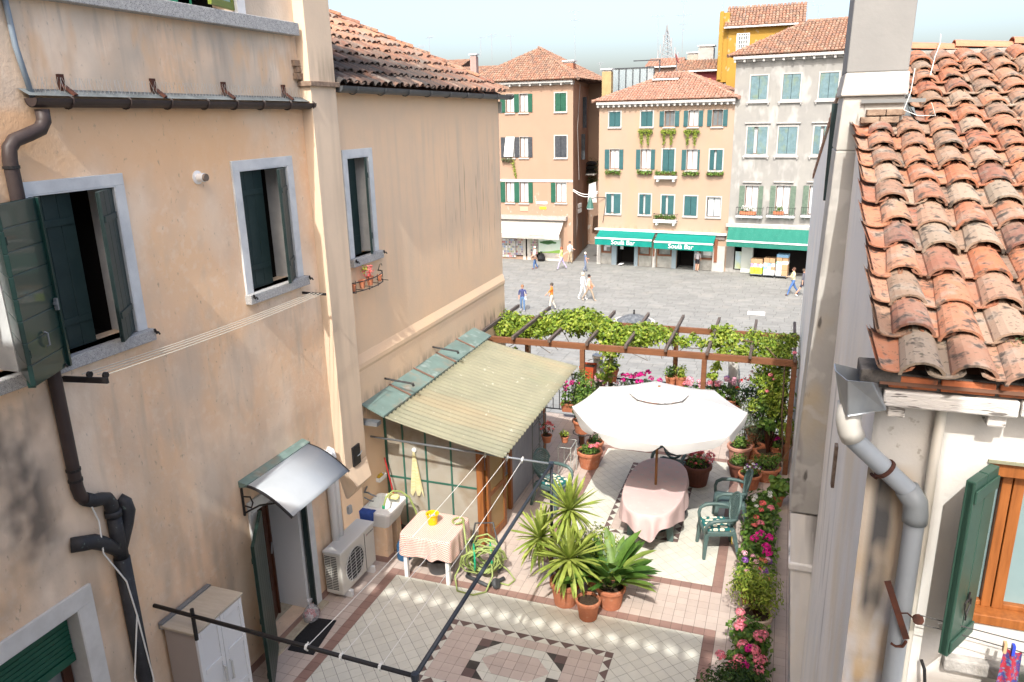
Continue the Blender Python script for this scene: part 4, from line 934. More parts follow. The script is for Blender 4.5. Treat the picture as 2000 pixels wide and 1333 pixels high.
def far_house(name, label, F, u0, u1, z1, wallmat, wins, ground_holes, depth=9.0, side=None):
    hs = thing(name, label, 'house', F.P((u0+u1)/2, PZ, -depth/2))
    specs = []; holes = []
    for w in wins:
        a, b, c, d = F.rect(*w['r']); W_ = b-a
        if w['t'] == 'open': l, r_ = w.get('s', (.24, .24)); h = (a+W_*l, b-W_*r_, c, d)
        else: h = (a, b, c, d)
        if w['t'] == 'pair': hs_ = [(a+W_*.18, a+W_*.43, c, d), (a+W_*.60, a+W_*.86, c, d)]
        else: hs_ = [h]
        holes += hs_; specs.append((w, (a, b, c, d), hs_))
    gh = [F.rect(*g) for g in ground_holes]
    gh = [(g[0], g[1], max(g[2], PZ), g[3]) for g in gh]
    m = MB(); wall_holes(m, F.M, u0, u1, PZ, z1, holes+gh, .22)
    D = depth
    for (p, q) in (((u1, 0), (u1, -D)), ((u1, -D), (u0, -D)), ((u0, -D), (u0, 0))):
        if side and p[0] == u1 and q[0] == u1: q = (u1+side, -D)
        m.poly([F.P(p[0], PZ, p[1]), F.P(q[0], PZ, q[1]), F.P(q[0], z1, q[1]), F.P(p[0], z1, p[1])])
    m.build('wall', wallmat, hs)
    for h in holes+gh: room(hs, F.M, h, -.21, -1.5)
    for w, (a, b, c, d), hs_ in specs:
        sm = w.get('m'); k = MB()
        for h in hs_:
            if w['t'] in ('closed', 'ajar', 'glass') or w.get('frame'): frame_strips(k, F.M, *h, FW, -.03, .03, bottom=True)
            else: frame_strips(k, F.M, h[0], h[1], h[2], h[3], .03, -.03, .02, bottom=False)
            k.box(h[0]-.10, h[1]+.10, h[2]-.13, h[2]-.035, -.04, .11, F.M)
        if w.get('grand'):
            h = hs_[0]; k.box(h[0]-.22, h[1]+.22, h[2]-.24, h[2]-.13, -.02, .16, F.M)
            for q in (h[0]-.18, h[1]+.10): k.box(q, q+.08, h[2]-.36, h[2]-.24, 0, .14, F.M)
            if w['grand'] > 1: k.box(h[0]-.20, h[1]+.20, h[3]+.22, h[3]+.29, -.02, .14, F.M)
        wo_ = k.build('window', TRIM_, hs)
        def lf(uu, wd, ang=0, mir=1, dep=.045, hz=False):
            q = MB(); M = F.M @ T(uu, c+.01, dep) @ Matrix(((1,0,0,0),(0,0,1,0),(0,-1,0,0),(0,0,0,1))) @ rotz(ang)
            leaf(q, M, wd, d-c-.02, .04, 8 if hz else 3, hz, rails=(.12, .88), mir=mir); q.build('shutter', sm, wo_)
        def pane(h, mat=CURT, fr=True):
            q = MB(); q.box(h[0]+.05, h[1]-.05, h[2]+.05, h[3]-.05, -.17, -.155, F.M); q.build('pane', mat, wo_)
            if fr:
                q = MB(); frame_strips(q, F.M, h[0]+.055, h[1]-.055, h[2]+.055, h[3]-.055, .055, -.18, -.13)
                q.box((h[0]+h[1])/2-.02, (h[0]+h[1])/2+.02, h[2]+.07, h[3]-.07, -.18, -.11, F.M); q.build('sash', w.get('sash', SASHW), wo_)
        h = hs_[0]; W_ = b-a
        if w['t'] == 'closed':
            mid = (a+b)/2; lf(a+.01, mid-a-.02, 0, 1, -.03); lf(b-.01, b-mid-.02, 0, -1, -.03)
        elif w['t'] == 'ajar':
            mid = (a+b)/2; lf(a+.01, (b-a)*.36, math.radians(-14), 1, -.02); lf(b-.01, (b-a)*.46, math.radians(12), -1, -.02); pane(h)
        elif w['t'] == 'open':
            l, r_ = w.get('s', (.24, .24)); hz = w.get('hz', False)
            if l > .05: lf(a+.02, W_*l-.05, 0, 1, .05, hz)
            if r_ > .05: lf(b-.02, W_*r_-.05, 0, -1, .05, hz)
            pane(h, w.get('p', CURT))
        elif w['t'] == 'pair':
            lf(a, W_*.16, 0, 1, .05, True); lf(a+W_*.44, W_*.15, 0, 1, .05, True); lf(b, W_*.13, 0, -1, .05, True)
            for q in hs_: pane(q)
        else: pane(h, w.get('p', CURT))
    return hs
TRIM = pm('pale_stone_trim', (.42,.41,.39), (.37,.36,.345), scale=6, rough=.8)
def cornice(hs, F, u0, u1, z, dz=.28, proj=.42, step=.55):
    k = MB(); k.box(u0-.1, u1+.1, z-dz*.55, z, -.1, proj, F.M); k.box(u0-.06, u1+.06, z-dz, z-dz*.55, -.1, proj*.35, F.M)
    c = k.build('cornice', TRIM, hs)
    n = int((u1-u0)/step)
    for i in range(n+1):
        u = u0+(u1-u0)*i/n; k = MB(); k.box(u-.07, u+.07, z-dz-.04, z-dz*.55, 0, proj*.85, F.M); k.build('dentil', TRIM, c)
def hip(hs, F, u0, u1, depth, z, rise, oh, mat, run=None, rightgable=False, pitch=.21):
    a0, a1, n0, n1 = u0-oh, u1+oh, oh, -depth-oh
    run = run or (n0-n1)/2; w = a1-a0; hr = min(run, w/2)
    L0 = a0+hr; L1 = a1-(0 if rightgable else hr); mid = n0-run; zr = z+rise
    m = MB(); P = F.P
    m.poly([P(a0,z,n0), P(a1,z,n0), P(L1,zr,mid), P(L0,zr,mid)]); m.poly([P(a1,z,n0), P(a1,z,n1), P(L1,zr,mid)])
    m.poly([P(a1,z,n1), P(a0,z,n1), P(L0,zr,mid), P(L1,zr,mid)]); m.poly([P(a0,z,n1), P(a0,z,n0), P(L0,zr,mid)])
    rf = m.build('roof', UNDER, hs)
    sl = math.hypot(run, rise); S = (-F.N*run+Vector((0,0,rise)))/sl
    def ok(u, s):
        k = s/sl*hr; return k-.05 < u < w-(0 if rightgable else k)+.05 and s < sl
    tile_roof(rf, P(a0, z+.02, n0), F.U, S, w, sl, pitch, .36, ok, 0, mat, pans=False)
    if not rightgable:
        S2 = (F.U*-hr+Vector((0,0,rise))).normalized(); d2 = n0-n1
        tile_roof(rf, P(a1, z+.02, n0), -F.N, S2, d2, math.hypot(hr, rise), pitch, .36, lambda u, s: s/math.hypot(hr,rise)*run-.05 < u < d2-s/math.hypot(hr,rise)*run+.05, 0, mat, pans=False)
    for A_, B_ in ((P(a0,z,n0), P(L0,zr,mid)), (P(a1,z,n0), P(L1,zr,mid)), (P(L0,zr,mid), P(L1,zr,mid))):
        if (B_-A_).length < .3: continue
        k = MB(); d = (B_-A_).normalized(); n = int((B_-A_).length/.4); k.ti = .3
        for i in range(n): k.tube([A_+d*(.4*i)+Vector((0,0,.05)), A_+d*(.4*i+.42)+Vector((0,0,.03))], [.14, .11], 6, tint=rnd.random())
        tag(k.build('hip_tiles', mat, rf), None, None, kind='stuff')
    return rf
def awning(hs_unused, name, label, F, quad, drop, mat, stripe=None, txt=None, txtmat=None, tsize=.6, tx=.5, thick=.03):
    """quad: pixels of the top-left, top-right, bottom-right, bottom-left corners; the front bar stands out from the wall"""
    (tl, tr, br, bl) = quad
    a = F.uz(*tl); b = F.uz(*tr); out = 1.75
    A = F.P(a[0], a[1], .05); B = F.P(b[0], b[1], .05)
    c = F.uz(*br, out); d = F.uz(*bl, out); zf_ = (c[1]+d[1])/2
    C_ = F.P(c[0], zf_, out); D = F.P(d[0], zf_, out)
    th = thing(name, label, 'awning', (A+B)/2)
    k = MB(); n = 10
    for i in range(n):
        for j in range(6):
            def Q(i, j):
                s, t_ = i/n, j/6; p = A.lerp(B, s).lerp(D.lerp(C_, s), t_); return p-Vector((0,0,.06*math.sin(math.pi*t_)))
            k.poly([Q(i,j+1), Q(i+1,j+1), Q(i+1,j), Q(i,j)])
    cl_ = k.build('canopy', mat, th, smooth=True)
    k = MB(); up = Vector((0,0,1))
    for i in range(24):
        p, q = D.lerp(C_, i/24), D.lerp(C_, (i+1)/24); w0 = .02*math.sin(i*1.3); w1_ = .02*math.sin((i+1)*1.3)
        k.poly([p-up*drop+F.N*w0, q-up*drop+F.N*w1_, q, p])
    k.build('valance', mat, th)
    k = MB(); k.tube([D, C_], .035, 8); k.tube([A, B], .05, 8)
    for e in (.06, .94): k.tube([A.lerp(B, e)-up*.9, D.lerp(C_, e)], .02, 6)
    k.build('bars', WHITEM, th)
    if stripe:
        k = MB(); k.poly([D+F.N*.04-up*.07, C_+F.N*.04-up*.07, C_+F.N*.045+up*.05, D+F.N*.045+up*.05]); k.build('stripe', stripe, th)
    if txt:
        X = (C_-D).normalized(); P0 = D.lerp(C_, tx)-up*(drop*.82)+F.N*.045
        text_mesh('lettering', txt, tsize, frame(P0, X, up, X.cross(up)), txtmat, th, .01, shear=.1)
    return th
PEACH = pm('peach_plaster', (.335,.225,.16), (.315,.21,.15), scale=.5, bump=.1, bscale=10, layers=[((.33,.205,.14), .5, (.5,.7), (1,1,.4), .5), ((.42,.40,.36), 1.5, (.55,.65), (1,1,1), .9, [(2,-5.2,-5.1,-3.4,-3.0)]), ((.40,.38,.34), 3, (.62,.68), (1,1,.6), .6, [(2,-3,-2.5,0,1)])])
ORANGE = pm('orange_plaster', (.345,.252,.187), (.325,.237,.175), scale=.6, bump=.1, bscale=10, layers=[((.37,.25,.155), .8, (.5,.7), (1,1,.4), .5), ((.24,.165,.10), 3, (.45,.65), (1,1,.3), .6, [(2,-3.0,-2.7,-2.2,-1.9)])])
GREYP = pm('grey_lime_plaster', (.275,.27,.25), (.24,.237,.225), scale=.8, bump=.12, bscale=10, layers=[((.39,.385,.365), 1.3, (.5,.65), (1,1,.5), .7), ((.21,.21,.20), 3, (.58,.7), (1,1,.2), .5)])
TEAL = pm('teal_shutter_paint', (.025,.085,.092), (.032,.10,.108), scale=3, rough=.6)
GREENF = pm('green_shutter_paint', (.012,.075,.045), (.018,.09,.055), scale=3, rough=.6)
SLATE = pm('slate_shutter_paint', (.035,.04,.048), (.06,.067,.075), scale=5, rough=.7)
PALEB = pm('faded_blue_shutter_paint', (.135,.215,.24), (.105,.17,.185), scale=4, rough=.7, layers=[((.17,.22,.13), 3, (.5,.7), (1,1,.6), .6)])
LOUV = pm('faded_green_louvre_paint', (.125,.175,.13), (.09,.13,.10), scale=5, rough=.7)
g = lambda px, py: onz(px, py, PZ)
FP = Fac(g(982,505), g(1119,512)); FO = Fac(g(1170,515), g(1415,531)); FG = Fac(g(1417,531), g(1580,543))
FPW = (FP.b-FP.a).length; FOW = (FO.b-FO.a).length
# --- peach house
ph = far_house('peach_house', 'peach house across the square with cream shop awning and green shutters', FP, -2.3, FPW, 9.05, PEACH, [
    dict(r=(977,184,1040,220), t='pair', m=GREENF), dict(r=(1084,182,1106,218), t='closed', m=GREENF),
    dict(r=(979,268,1040,308), t='pair', m=SLATE), dict(r=(1084,266,1107,308), t='closed', m=SLATE),
    dict(r=(977,356,1041,396), t='pair', m=GREENF), dict(r=(1076,357,1106,396), t='open', s=(.33,.0), m=GREENF, hz=True)],
    [(982,466,1037,500), (1040,463,1056,505)], depth=9, side=-1.4)
cornice(ph, FP, -2.3, FPW, 9.05, .3, .5, .8); hip(ph, FP, -2.3, FPW, 9, 9.07, 2.75, .6, TILESF)
SIDEP = pm('alley_plaster', (.36,.19,.12), (.30,.16,.10), scale=.8, layers=[((.24,.20,.16), 1.2, (.45,.6), (1,1,.3), .8, [(2,-5.3,-5.2,-2.6,-1.6)])])
k = MB(); P = FP.P; k.poly([P(FPW+.012,PZ,-.0), P(FPW-1.388,PZ,-9), P(FPW-1.388,8.75,-9), P(FPW+.012,8.75,-.0)]); k.build('alley_wall', SIDEP, ph)
for (px, y0, y1) in ((1141,190,250), (1139,262,312)):
    k = MB(); n_ = -5.4 if px == 1141 else -4.6; u = FPW-1.4*(-n_)/9; zt = FP.uz(px, y0, n_)[1]; zb_ = FP.uz(px, y1, n_)[1]
    k.box(u+.02, u+.34, zb_, zt, n_-.05, n_+.05, FP.M); k.build('open_shutter', SLATE, ph)
k = MB()
for pts in ([(1133,165),(1128,250),(1131,352)], [(1126,352),(1127,440),(1124,500)]): k.tube([FP.P(FP.uz(a, b, -2)[0], FP.uz(a, b, -2)[1], -2) for a, b in pts], .025, 5)
k.build('cable', pm('grey_cable', (.28,.27,.26), rough=.7), ph)
k = MB(); a, b, c, d = FP.rect(976,352,1119,354); k.box(a, b, c-.05, d+.03, 0, .06, FP.M); k.build('string_course', WHITEM, ph)
for r_, cc, nm in (((1016,404,1032,413), (.66,.30,.22), 'pink_plaque'), ((1048,394,1069,399), (.72,.70,.66), 'stone_bracket'), ((1054,404.5,1067,409), (.75,.55,.03), 'yellow_sign')):
    a, b, c, d = FP.rect(*r_); k = MB(); k.box(a, b, c, d, 0, .05, FP.M); k.build(nm, pm(nm, cc, rough=.7), ph)
SHOPW = pm('shop_stone', (.52,.50,.45), (.44,.42,.38), scale=4, rough=.8)
k = MB(); a, b, c, d = FP.rect(1056,465,1096,510); k.box(a, b, PZ, d, .0, .03, FP.M)
a, b, c, d = FP.rect(1022,462,1027,507); k.box(a, b, PZ, d, 0, .06, FP.M); a, b, c, d = FP.rect(1030,462,1037,507); k.box(a, b, PZ, d, 0, .05, FP.M); k.build('shop_front', SHOPW, ph)
k = MB(); a, b, c, d = FP.rect(1052,468,1094,494); k.box(a, b, c, d, .035, .06, FP.M); po = k.build('poster', pm('poster_pale', (.52,.66,.56), (.66,.72,.62), scale=1, rough=.5), ph)
k = MB(); u = FP.uz(1052,494)[0]; u2 = FP.uz(1094,490)[0]; z = FP.uz(1070,494)[1]
k.poly([FP.P(u,z,.064), FP.P(u2,z,.064), FP.P(u2,z+.30,.064), FP.P((u+u2)/2,z+.12,.064), FP.P(u,z+.05,.064)]); k.build('poster_band', pm('poster_green', (.28,.50,.10), rough=.5), ph)
k = MB(); uc, zc = FP.uz(1070, 474); 
for dx, dz, r in ((-.25,0,.22), (.25,.05,.24), (0,0,.28), (.6,0,.14), (-.55,.0,.12)): k.lathe([(r,0),(r,.006),(0,.006)], 14, FP.M @ T(uc+dx, zc+dz, .061) @ Matrix.Diagonal((1.3,.62,1,1)), close=False)
k.build('poster_logo', pm('poster_dark_green', (.07,.20,.07), rough=.5), ph)
# postcard racks on both sides of the shop door: each card a small tile
CARD = pm('postcards', (0,0,0), (.3,.3,.3), scale=30, rough=.5, tints=[(.7,.68,.62),(.12,.14,.2),(.55,.1,.08),(.1,.25,.5),(.75,.74,.7),(.05,.05,.05),(.5,.45,.3),(.3,.4,.2)])
for (x0, y0, x1, y1) in ((982,466,1008,502), (1009,466,1022,498), (1037,466,1051,496)):
    a, b, c, d = FP.rect(x0, y0, x1, y1); k = MB(); k.box(a, b, c, d, .0, .10, FP.M)
    nx = max(2, int((b-a)/.15)); nz = int((d-c)/.19)
    rk = k.build('postcard_rack', SHOPW, ph); k = MB()
    for i in range(nx):
        for j in range(nz):
            if rnd.random() < .88: k.ti = rnd.uniform(.01,.99); k.box(a+(b-a)*(i+.1)/nx, a+(b-a)*(i+.86)/nx, c+(d-c)*(j+.1)/nz, c+(d-c)*(j+.85)/nz, .10, .12, FP.M)
    tag(k.build('postcards', CARD, rk), None, None, kind='stuff')
CRAW = pm('cream_canvas', (.50,.485,.44), (.47,.46,.42), scale=2, rough=.8, translucent=.15)
awning(ph, 'cream_awning', 'long cream awning with grey lettering over the souvenir shop', FP, ((965,427),(1102,430),(1092,457),(965,456)), .42, CRAW, None, "IA'  GRANDESSO", pm('grey_lettering', (.42,.42,.40), rough=.7), .42, .50)
k = MB(); a, b, c, d = FP.rect(972,422,1109,428); k.box(a, b, c, d+.05, 0, .55, FP.M); k.build('shop_lintel', pm('stone_lintel', (.30,.26,.24), (.40,.36,.33), scale=6, rough=.9), ph)
# cloth hanging from the slate-shuttered window, window box
ct = thing('white_cloth', 'white cloth hanging from the slate-shuttered window of the peach house', 'laundry', FP.P(*FP.uz(996,270), .2))
k = MB(); n = 6
q = [FP.uz(989,268), FP.uz(1006,268), FP.uz(1003,306), FP.uz(986,306)]
for i in range(n):
    for j in range(6):
        def Q(i, j):
            s, t_ = i/n, j/6; u = (q[0][0]*(1-s)+q[1][0]*s)*(1-t_)+(q[3][0]*(1-s)+q[2][0]*s)*t_; z = q[0][1]*(1-t_)+q[3][1]*t_; return FP.P(u, z, .12+.1*t_+.03*math.sin(s*8+t_*3))
        k.poly([Q(i,j+1), Q(i+1,j+1), Q(i+1,j), Q(i,j)])
k.build('cloth', WHITEM, ct, smooth=True)
def window_box(F, px0, px1, py0, py1, label, hang=.2, mat='lime', boxm=None, dens=1.0, name='window_box', trail=False):
    a, b, c, d = F.rect(px0, py0, px1, py1); th = thing(name, label, 'window box', F.P((a+b)/2, d-.2, .15))
    k = MB(); k.box(a+.04, b-.04, d-.26, d-.08, .06, .20, F.M); k.build('box', boxm or TERRAD, th)
    k = MB(); nn = int(70*(b-a)*dens)
    nq = max(3, int((b-a)/.22))
    for i in range(nq): leaves(k, F.P(a+(b-a)*(i+.5)/nq, d-.10+rnd.uniform(-.04,.03), .23), ((b-a)/nq*.75, .18, .20), int(nn*3.2/nq), .13, shell=.15)
    if trail:
        for cx in ((a*.75+b*.25), (a*.27+b*.73)):
            for i in range(14):
                f = i/13; leaves(k, F.P(cx+rnd.uniform(-.05,.05), d-.1-(d-.1-c)*f, .27), (.26*(1-f*.75), .09, .1), 14, .11, shell=.1, down=1)
    k.build('foliage', LEAF[mat], th)
window_box(FP, 982, 1003, 309, 336, 'window box with one trailing green plant on the peach house', mat='grey', trail=False)
th = thing('trailing_plant', 'long light green trailing plant below the white cloth', 'plant', FP.P(*FP.uz(1003,315), .2))
k = MB(); u, z = FP.uz(1003,314)
for i in range(14): leaves(k, FP.P(u+.02*i, z-.1*i, .2), (.22*(1-i/20), .1, .1), 16, .11, shell=.1, down=1)
k.build('foliage', LEAF['lime'], th)
bag = thing('black_rubbish_bag', 'black knotted rubbish bag on the ground before the souvenir shop', 'rubbish bag', FP.P(FP.uz(1060,508)[0], PZ, .35))
k = MB(); k.lathe([(.05,0),(.30,.05),(.34,.25),(.28,.5),(.12,.66),(.05,.72),(.10,.80)], 10, Matrix.Translation(bag.location)); k.build('bag', pm('black_bag', (.012,.012,.013), rough=.35), bag)
# --- orange bar house
ow = []
for r_, t_, ex in (((1190,219,1212,248),'closed',{}), ((1252,218,1275,247.5),'closed',{}), ((1288,217,1327.5,247.5),'open',dict(s=(.25,.25),p=GLASSD)), ((1335,216,1374,247.5),'open',dict(s=(.25,.25))), ((1381,214.5,1422,247),'open',dict(s=(.25,.25),p=GLASSD)),
    ((1181,292,1218,330.5),'open',dict(s=(.27,.24))), ((1242,292,1280,331),'open',dict(s=(.25,.24))), ((1294,292,1317,336),'closed',{}), ((1331,292.5,1367,332.5),'open',dict(s=(.28,.14))), ((1386,293,1411,333),'ajar',{}),
    ((1184,379,1212,417),'ajar',{}), ((1248.5,380,1271,419),'ajar',{}), ((1292,382,1316,420),'ajar',{}), ((1336.5,383.5,1361,422),'closed',{}), ((1380.5,386,1407,424),'glass',dict(sash=SLATE))):
    ow.append(dict(r=r_, t=t_, m=TEAL, **ex))
oh = far_house('orange_house', 'orange four-storey house with teal shutters above the two teal bar awnings', FO, -.12, FOW+.05, 7.3, ORANGE, ow,
    [(1175.5,476,1195,493.5), (1204,478,1239,521), (1247,480,1270,499), (1284,483,1312,500), (1321,485,1356,527), (1366,487,1398,507)], depth=9)
cornice(oh, FO, -.12, FOW+.02, 7.32, .34, .45, .42); hip(oh, FO, -.12, FOW-.05, 9, 7.34, 2.1, .45, TILESP, run=5.0, pitch=.23)
PILL = pm('pale_stone_pillar', (.44,.43,.40), (.38,.37,.345), scale=3, rough=.8, layers=[((.40,.38,.35), 3, (.55,.7), (1,1,.3), .5)])
DADO = pm('stained_stone_dado', (.42,.41,.37), (.28,.275,.25), scale=2.2, rough=.85)
BLUEJ = pm('blue_grey_jamb', (.30,.37,.41), rough=.6)
BARW = pm('bar_woodwork', (.20,.075,.04), rough=.6)
for x0, x1 in ((1167,1174), (1275,1282), (1392,1416)):
    a, b, c, d = FO.rect(x0, 476, x1, 520); k = MB(); k.box(a, b, PZ, FO.uz(1290,475)[1], .0, .16, FO.M); k.build('pillar', PILL, oh)
for x0, x1, yt in ((1174,1194.5,495), (1248,1273,500), (1284,1313,501), (1367,1392,509)):
    a, b, c, d = FO.rect(x0, yt, x1, 522); k = MB(); k.box(a, b, PZ+.02, d, -.02, .06, FO.M); k.build('dado', DADO, oh)
for x0, x1 in ((1195,1204.5), (1239,1246), (1312.5,1321), (1356,1361)):
    a, b, c, d = FO.rect(x0, 476, x1, 521); k = MB(); k.box(a, b, PZ, -2.9, -.10, .08, FO.M); k.build('jamb', BLUEJ, oh)
k = MB()
for r_ in ((1175.5,476,1195,493.5), (1247,480,1270,499), (1284,483,1312,500), (1366,487,1398,507)):
    a, b, c, d = FO.rect(*r_); frame_strips(k, FO.M, a+.1, b-.1, c+.1, d-.05, .1, -.1, .05)
a, b, c, d = FO.rect(1277,470,1283,500); k.box(a, a+.12, c, d, .16, .22, FO.M); a, b, c, d = FO.rect(1396,467,1402,512); k.box(a, b, c, d, .16, .24, FO.M); k.build('window_woodwork', BARW, oh)
for r_ in ((1176,476,1194,492), (1248,480,1269,498), (1285,483,1311,499), (1367,487,1397,506)):
    a, b, c, d = FO.rect(*r_); k = MB(); k.box(a, b, c, d, -.12, -.11, FO.M); k.build('bar_pane', pm('bar_glass', (.22,.23,.22), (.40,.40,.37), scale=2, rough=.12), oh)
for r_ in ((1181,477,1192,483), (1179,482,1184,490), (1211,481,1217,487.5), (1373,491,1395,500)):
    a, b, c, d = FO.rect(*r_); k = MB(); k.box(a, b, c, d, -.09, -.08, FO.M); k.build('notice', WHITEM, oh)
k = MB(); a, b, c, d = FO.rect(1163,440,1421,446); k.box(a+.05, b, -2.42, -2.30, 0, .32, FO.M); k.build('shop_cornice', WHITEM, oh)
k = MB(); k.box(.05, FOW-.1, -2.78, -2.44, 0, .12, FO.M); k.build('fascia', pm('dark_fascia', (.20,.17,.16), rough=.7), oh)
TEALC = pm('teal_canvas', (.002,.20,.165), (.003,.22,.18), scale=3, rough=.75, translucent=.15)
awning(oh, 'teal_awning', 'left teal awning of the bar with white script lettering and white stripe', FO, ((1173,446.5),(1281,451),(1273,470),(1162,464)), .55, TEALC, WHITEM, 'Soulà Bar', WHITEM, .50, .50)
awning(oh, 'teal_awning', 'right teal awning of the bar with white script lettering and white stripe', FO, ((1286,453),(1399,458),(1393,477.5),(1277,472)), .55, TEALC, WHITEM, 'Soulà Bar', WHITEM, .50, .46)
for i, (x0, x1, y0, y1, lab) in enumerate(((1247.5,1276,254,281,'second top window of the orange house'), (1291,1321,254,282,'third top window of the orange house'), (1337,1367,254,282,'fourth top window of the orange house'))):
    window_box(FO, x0, x1, y0, y1, 'yellow-green plants trailing in two tails under the '+lab, mat='lime', trail=True, boxm=SLATE)
for x0, x1, y0, lab in ((1184,1213,333,'leftmost middle window of the orange house'), (1245.5,1275,334,'second middle window of the orange house'), (1280,1323,335,'closed balcony door of the orange house'), (1334,1367,335.5,'fourth middle window of the orange house'), (1380,1414,336.5,'rightmost middle window of the orange house'), (1279,1320,420,'balcony above the gap between the teal awnings')):
    window_box(FO, x0, x1, y0, y0+14, 'low green window box under the '+lab if 'balcony above' not in lab else 'green planter on the stone '+lab, mat='mid')
k = MB()
for r_ in ((1281,345,1323,349), (1279,430,1323,434)):
    k = MB(); a, b, c, d = FO.rect(*r_); k.box(a, b, c, d+.05, 0, .5, FO.M)
    for e in (a+.15, b-.3): k.box(e, e+.15, c-.22, c, 0, .38, FO.M)
    k.build('balcony_slab', WHITEM, oh)
k = MB(); a, b, c, d = FO.rect(1279,417,1324,432)
for z in (c+.05, d-.02): k.tube([FO.P(a,z,.02), FO.P(a,z,.48), FO.P(b,z,.48), FO.P(b,z,.02)], .018, 5)
for i in range(14): k.tube([FO.P(a+(b-a)*i/13,c,.48), FO.P(a+(b-a)*i/13,d,.48)], .010, 4)
k.build('balcony_rail', BLACKM, oh)
# street lamp on its bracket at the corner of the orange house
lp = thing('street_lamp', 'green-shaded street lamp on an iron bracket at the alley corner', 'street lamp', FO.P(-.1, -1.2, .2))
u, z = FO.uz(1166, 388); k = MB(); k.tube([FO.P(.5,z+.1,.05), FO.P(-.1,z+.15,.5), FO.P(-.55,z,.7)], .03, 6); k.tube([FO.P(.5,z+.1,.05), FO.P(.5,z-.4,.05), FO.P(.3,z-1.9,.05)], .02, 5); k.build('bracket', BLACKM, lp)
k = MB(); k.lathe([(.06,.3),(.10,.2),(.16,.05),(.30,-.55),(.28,-.55),(.05,0)], 12, Matrix.Translation(FO.P(-.55,z-.15,.7)), close=False); k.build('shade', pm('lamp_shade_green', (.045,.12,.10), rough=.4), lp)
k = MB(); k.lathe([(.26,-.62),(.27,-.55),(0,-.5)], 12, Matrix.Translation(FO.P(-.55,z-.15,.7))); k.build('diffuser', WHITEP, lp)
# --- grey house
gw = []
for r_, t_, ex in (((1466,148,1499,195),'closed',dict(m=PALEB,grand=1)), ((1529,145,1563,194),'closed',dict(m=PALEB,grand=1)), ((1601,142,1637,192),'closed',dict(m=PALEB,grand=1)),
    ((1459,248,1498,301),'ajar',dict(m=PALEB,grand=2)), ((1520,248,1556,301),'closed',dict(m=PALEB,grand=2)), ((1589,247,1625,301),'ajar',dict(m=PALEB,grand=2)),
    ((1443,363,1490,420),'open',dict(m=LOUV,hz=True,s=(.25,.21),grand=2)), ((1503,363,1554,420),'open',dict(m=LOUV,hz=True,s=(.23,.23),grand=2)), ((1567,363,1618,420),'open',dict(m=LOUV,hz=True,grand=2))):
    gw.append(dict(r=r_, t=t_, **ex))
gh_ = far_house('grey_house', 'tall pale grey house with faded blue shutters and wide green awning', FG, -.12, 9.0, 10.1, GREYP, gw, [(1433,478,1448,528), (1470,480,1590,540)], depth=8)
cornice(gh_, FG, -.12, 9.0, 10.1, .34, .5, .62); hip(gh_, FG, -.12, 9.0, 8, 10.12, 2.35, .5, TILESF, rightgable=True, pitch=.23)
GRNC = pm('green_canvas', (.014,.135,.10), (.02,.155,.115), scale=1.2, rough=.8, stretch=(3,1,.5), layers=[((.13,.27,.22), 8, (.6,.7), (3,1,.5), .4)])
awning(gh_, 'green_awning', 'wide faded green awning with a white stripe over the box shop', FG, ((1424,437),(1605,444),(1605,478),(1419,472)), .42, GRNC, WHITEM)
k = MB(); a, b, c, d = FG.rect(1448,478,1470,530); k.box(a, b, PZ+.05, -2.8, -.05, .05, FG.M); k.build('white_panel', pm('pale_green_panel', (.58,.62,.56), rough=.5), gh_)
k = MB(); a, b, c, d = FG.rect(1435,492,1447,526); k.box(a, b, c, d, -.12, -.10, FG.M); k.build('shop_poster', pm('shop_poster', (.45,.58,.62), (.62,.66,.30), scale=1.2, rough=.4), gh_)
k = MB(); k.box(-.1, 8, -1.75, -1.52, 0, .35, FG.M); k.build('stone_band', pm('stone_band', (.42,.40,.37), (.3,.29,.27), scale=5, rough=.9), gh_)
for x0, x1 in ((1440,1491), (1499,1554), (1566,1620)):
    a, b, c, d = FG.rect(x0, 405, x1, 423); k = MB(); k.box(a, b, c-.05, c+.08, 0, .45, FG.M); bs_ = k.build('balcony_slab', STONE, gh_)
    k = MB()
    for z in (c+.15, d): k.tube([FG.P(a,z,.02), FG.P(a,z,.43), FG.P(b,z,.43), FG.P(b,z,.02)], .015, 5)
    for i in range(12): k.tube([FG.P(a+(b-a)*i/11,c,.43), FG.P(a+(b-a)*i/11,d,.43)], .009, 4)
    k.build('railing', BLACKM, bs_)
for x0, x1, fl, lab in ((1447,1478,'white','window box crowded with white flowers on the grey house balcony'), (1512,1532,'red','window box with sparse green plants on the middle balcony of the grey house')):
    a, b, c, d = FG.rect(x0, 402, x1, 420); th = thing('window_box', lab, 'window box', FG.P((a+b)/2, c, .3)); k = MB(); k.box(a, b, c+.05, c+.28, .15, .38, FG.M); k.build('box', TERRA, th)
    k = MB(); leaves(k, FG.P((a+b)/2, c+.45, .28), ((b-a)/2, .2, .22), 120, .12, shell=.1); k.build('foliage', LEAF['mid'], th)
    if fl == 'white': k = MB(); leaves(k, FG.P((a+b)/2, c+.55, .32), ((b-a)/2, .2, .22), 120, .10, shell=.4, asp=.9); k.build('blossoms', FLW['white'], th)
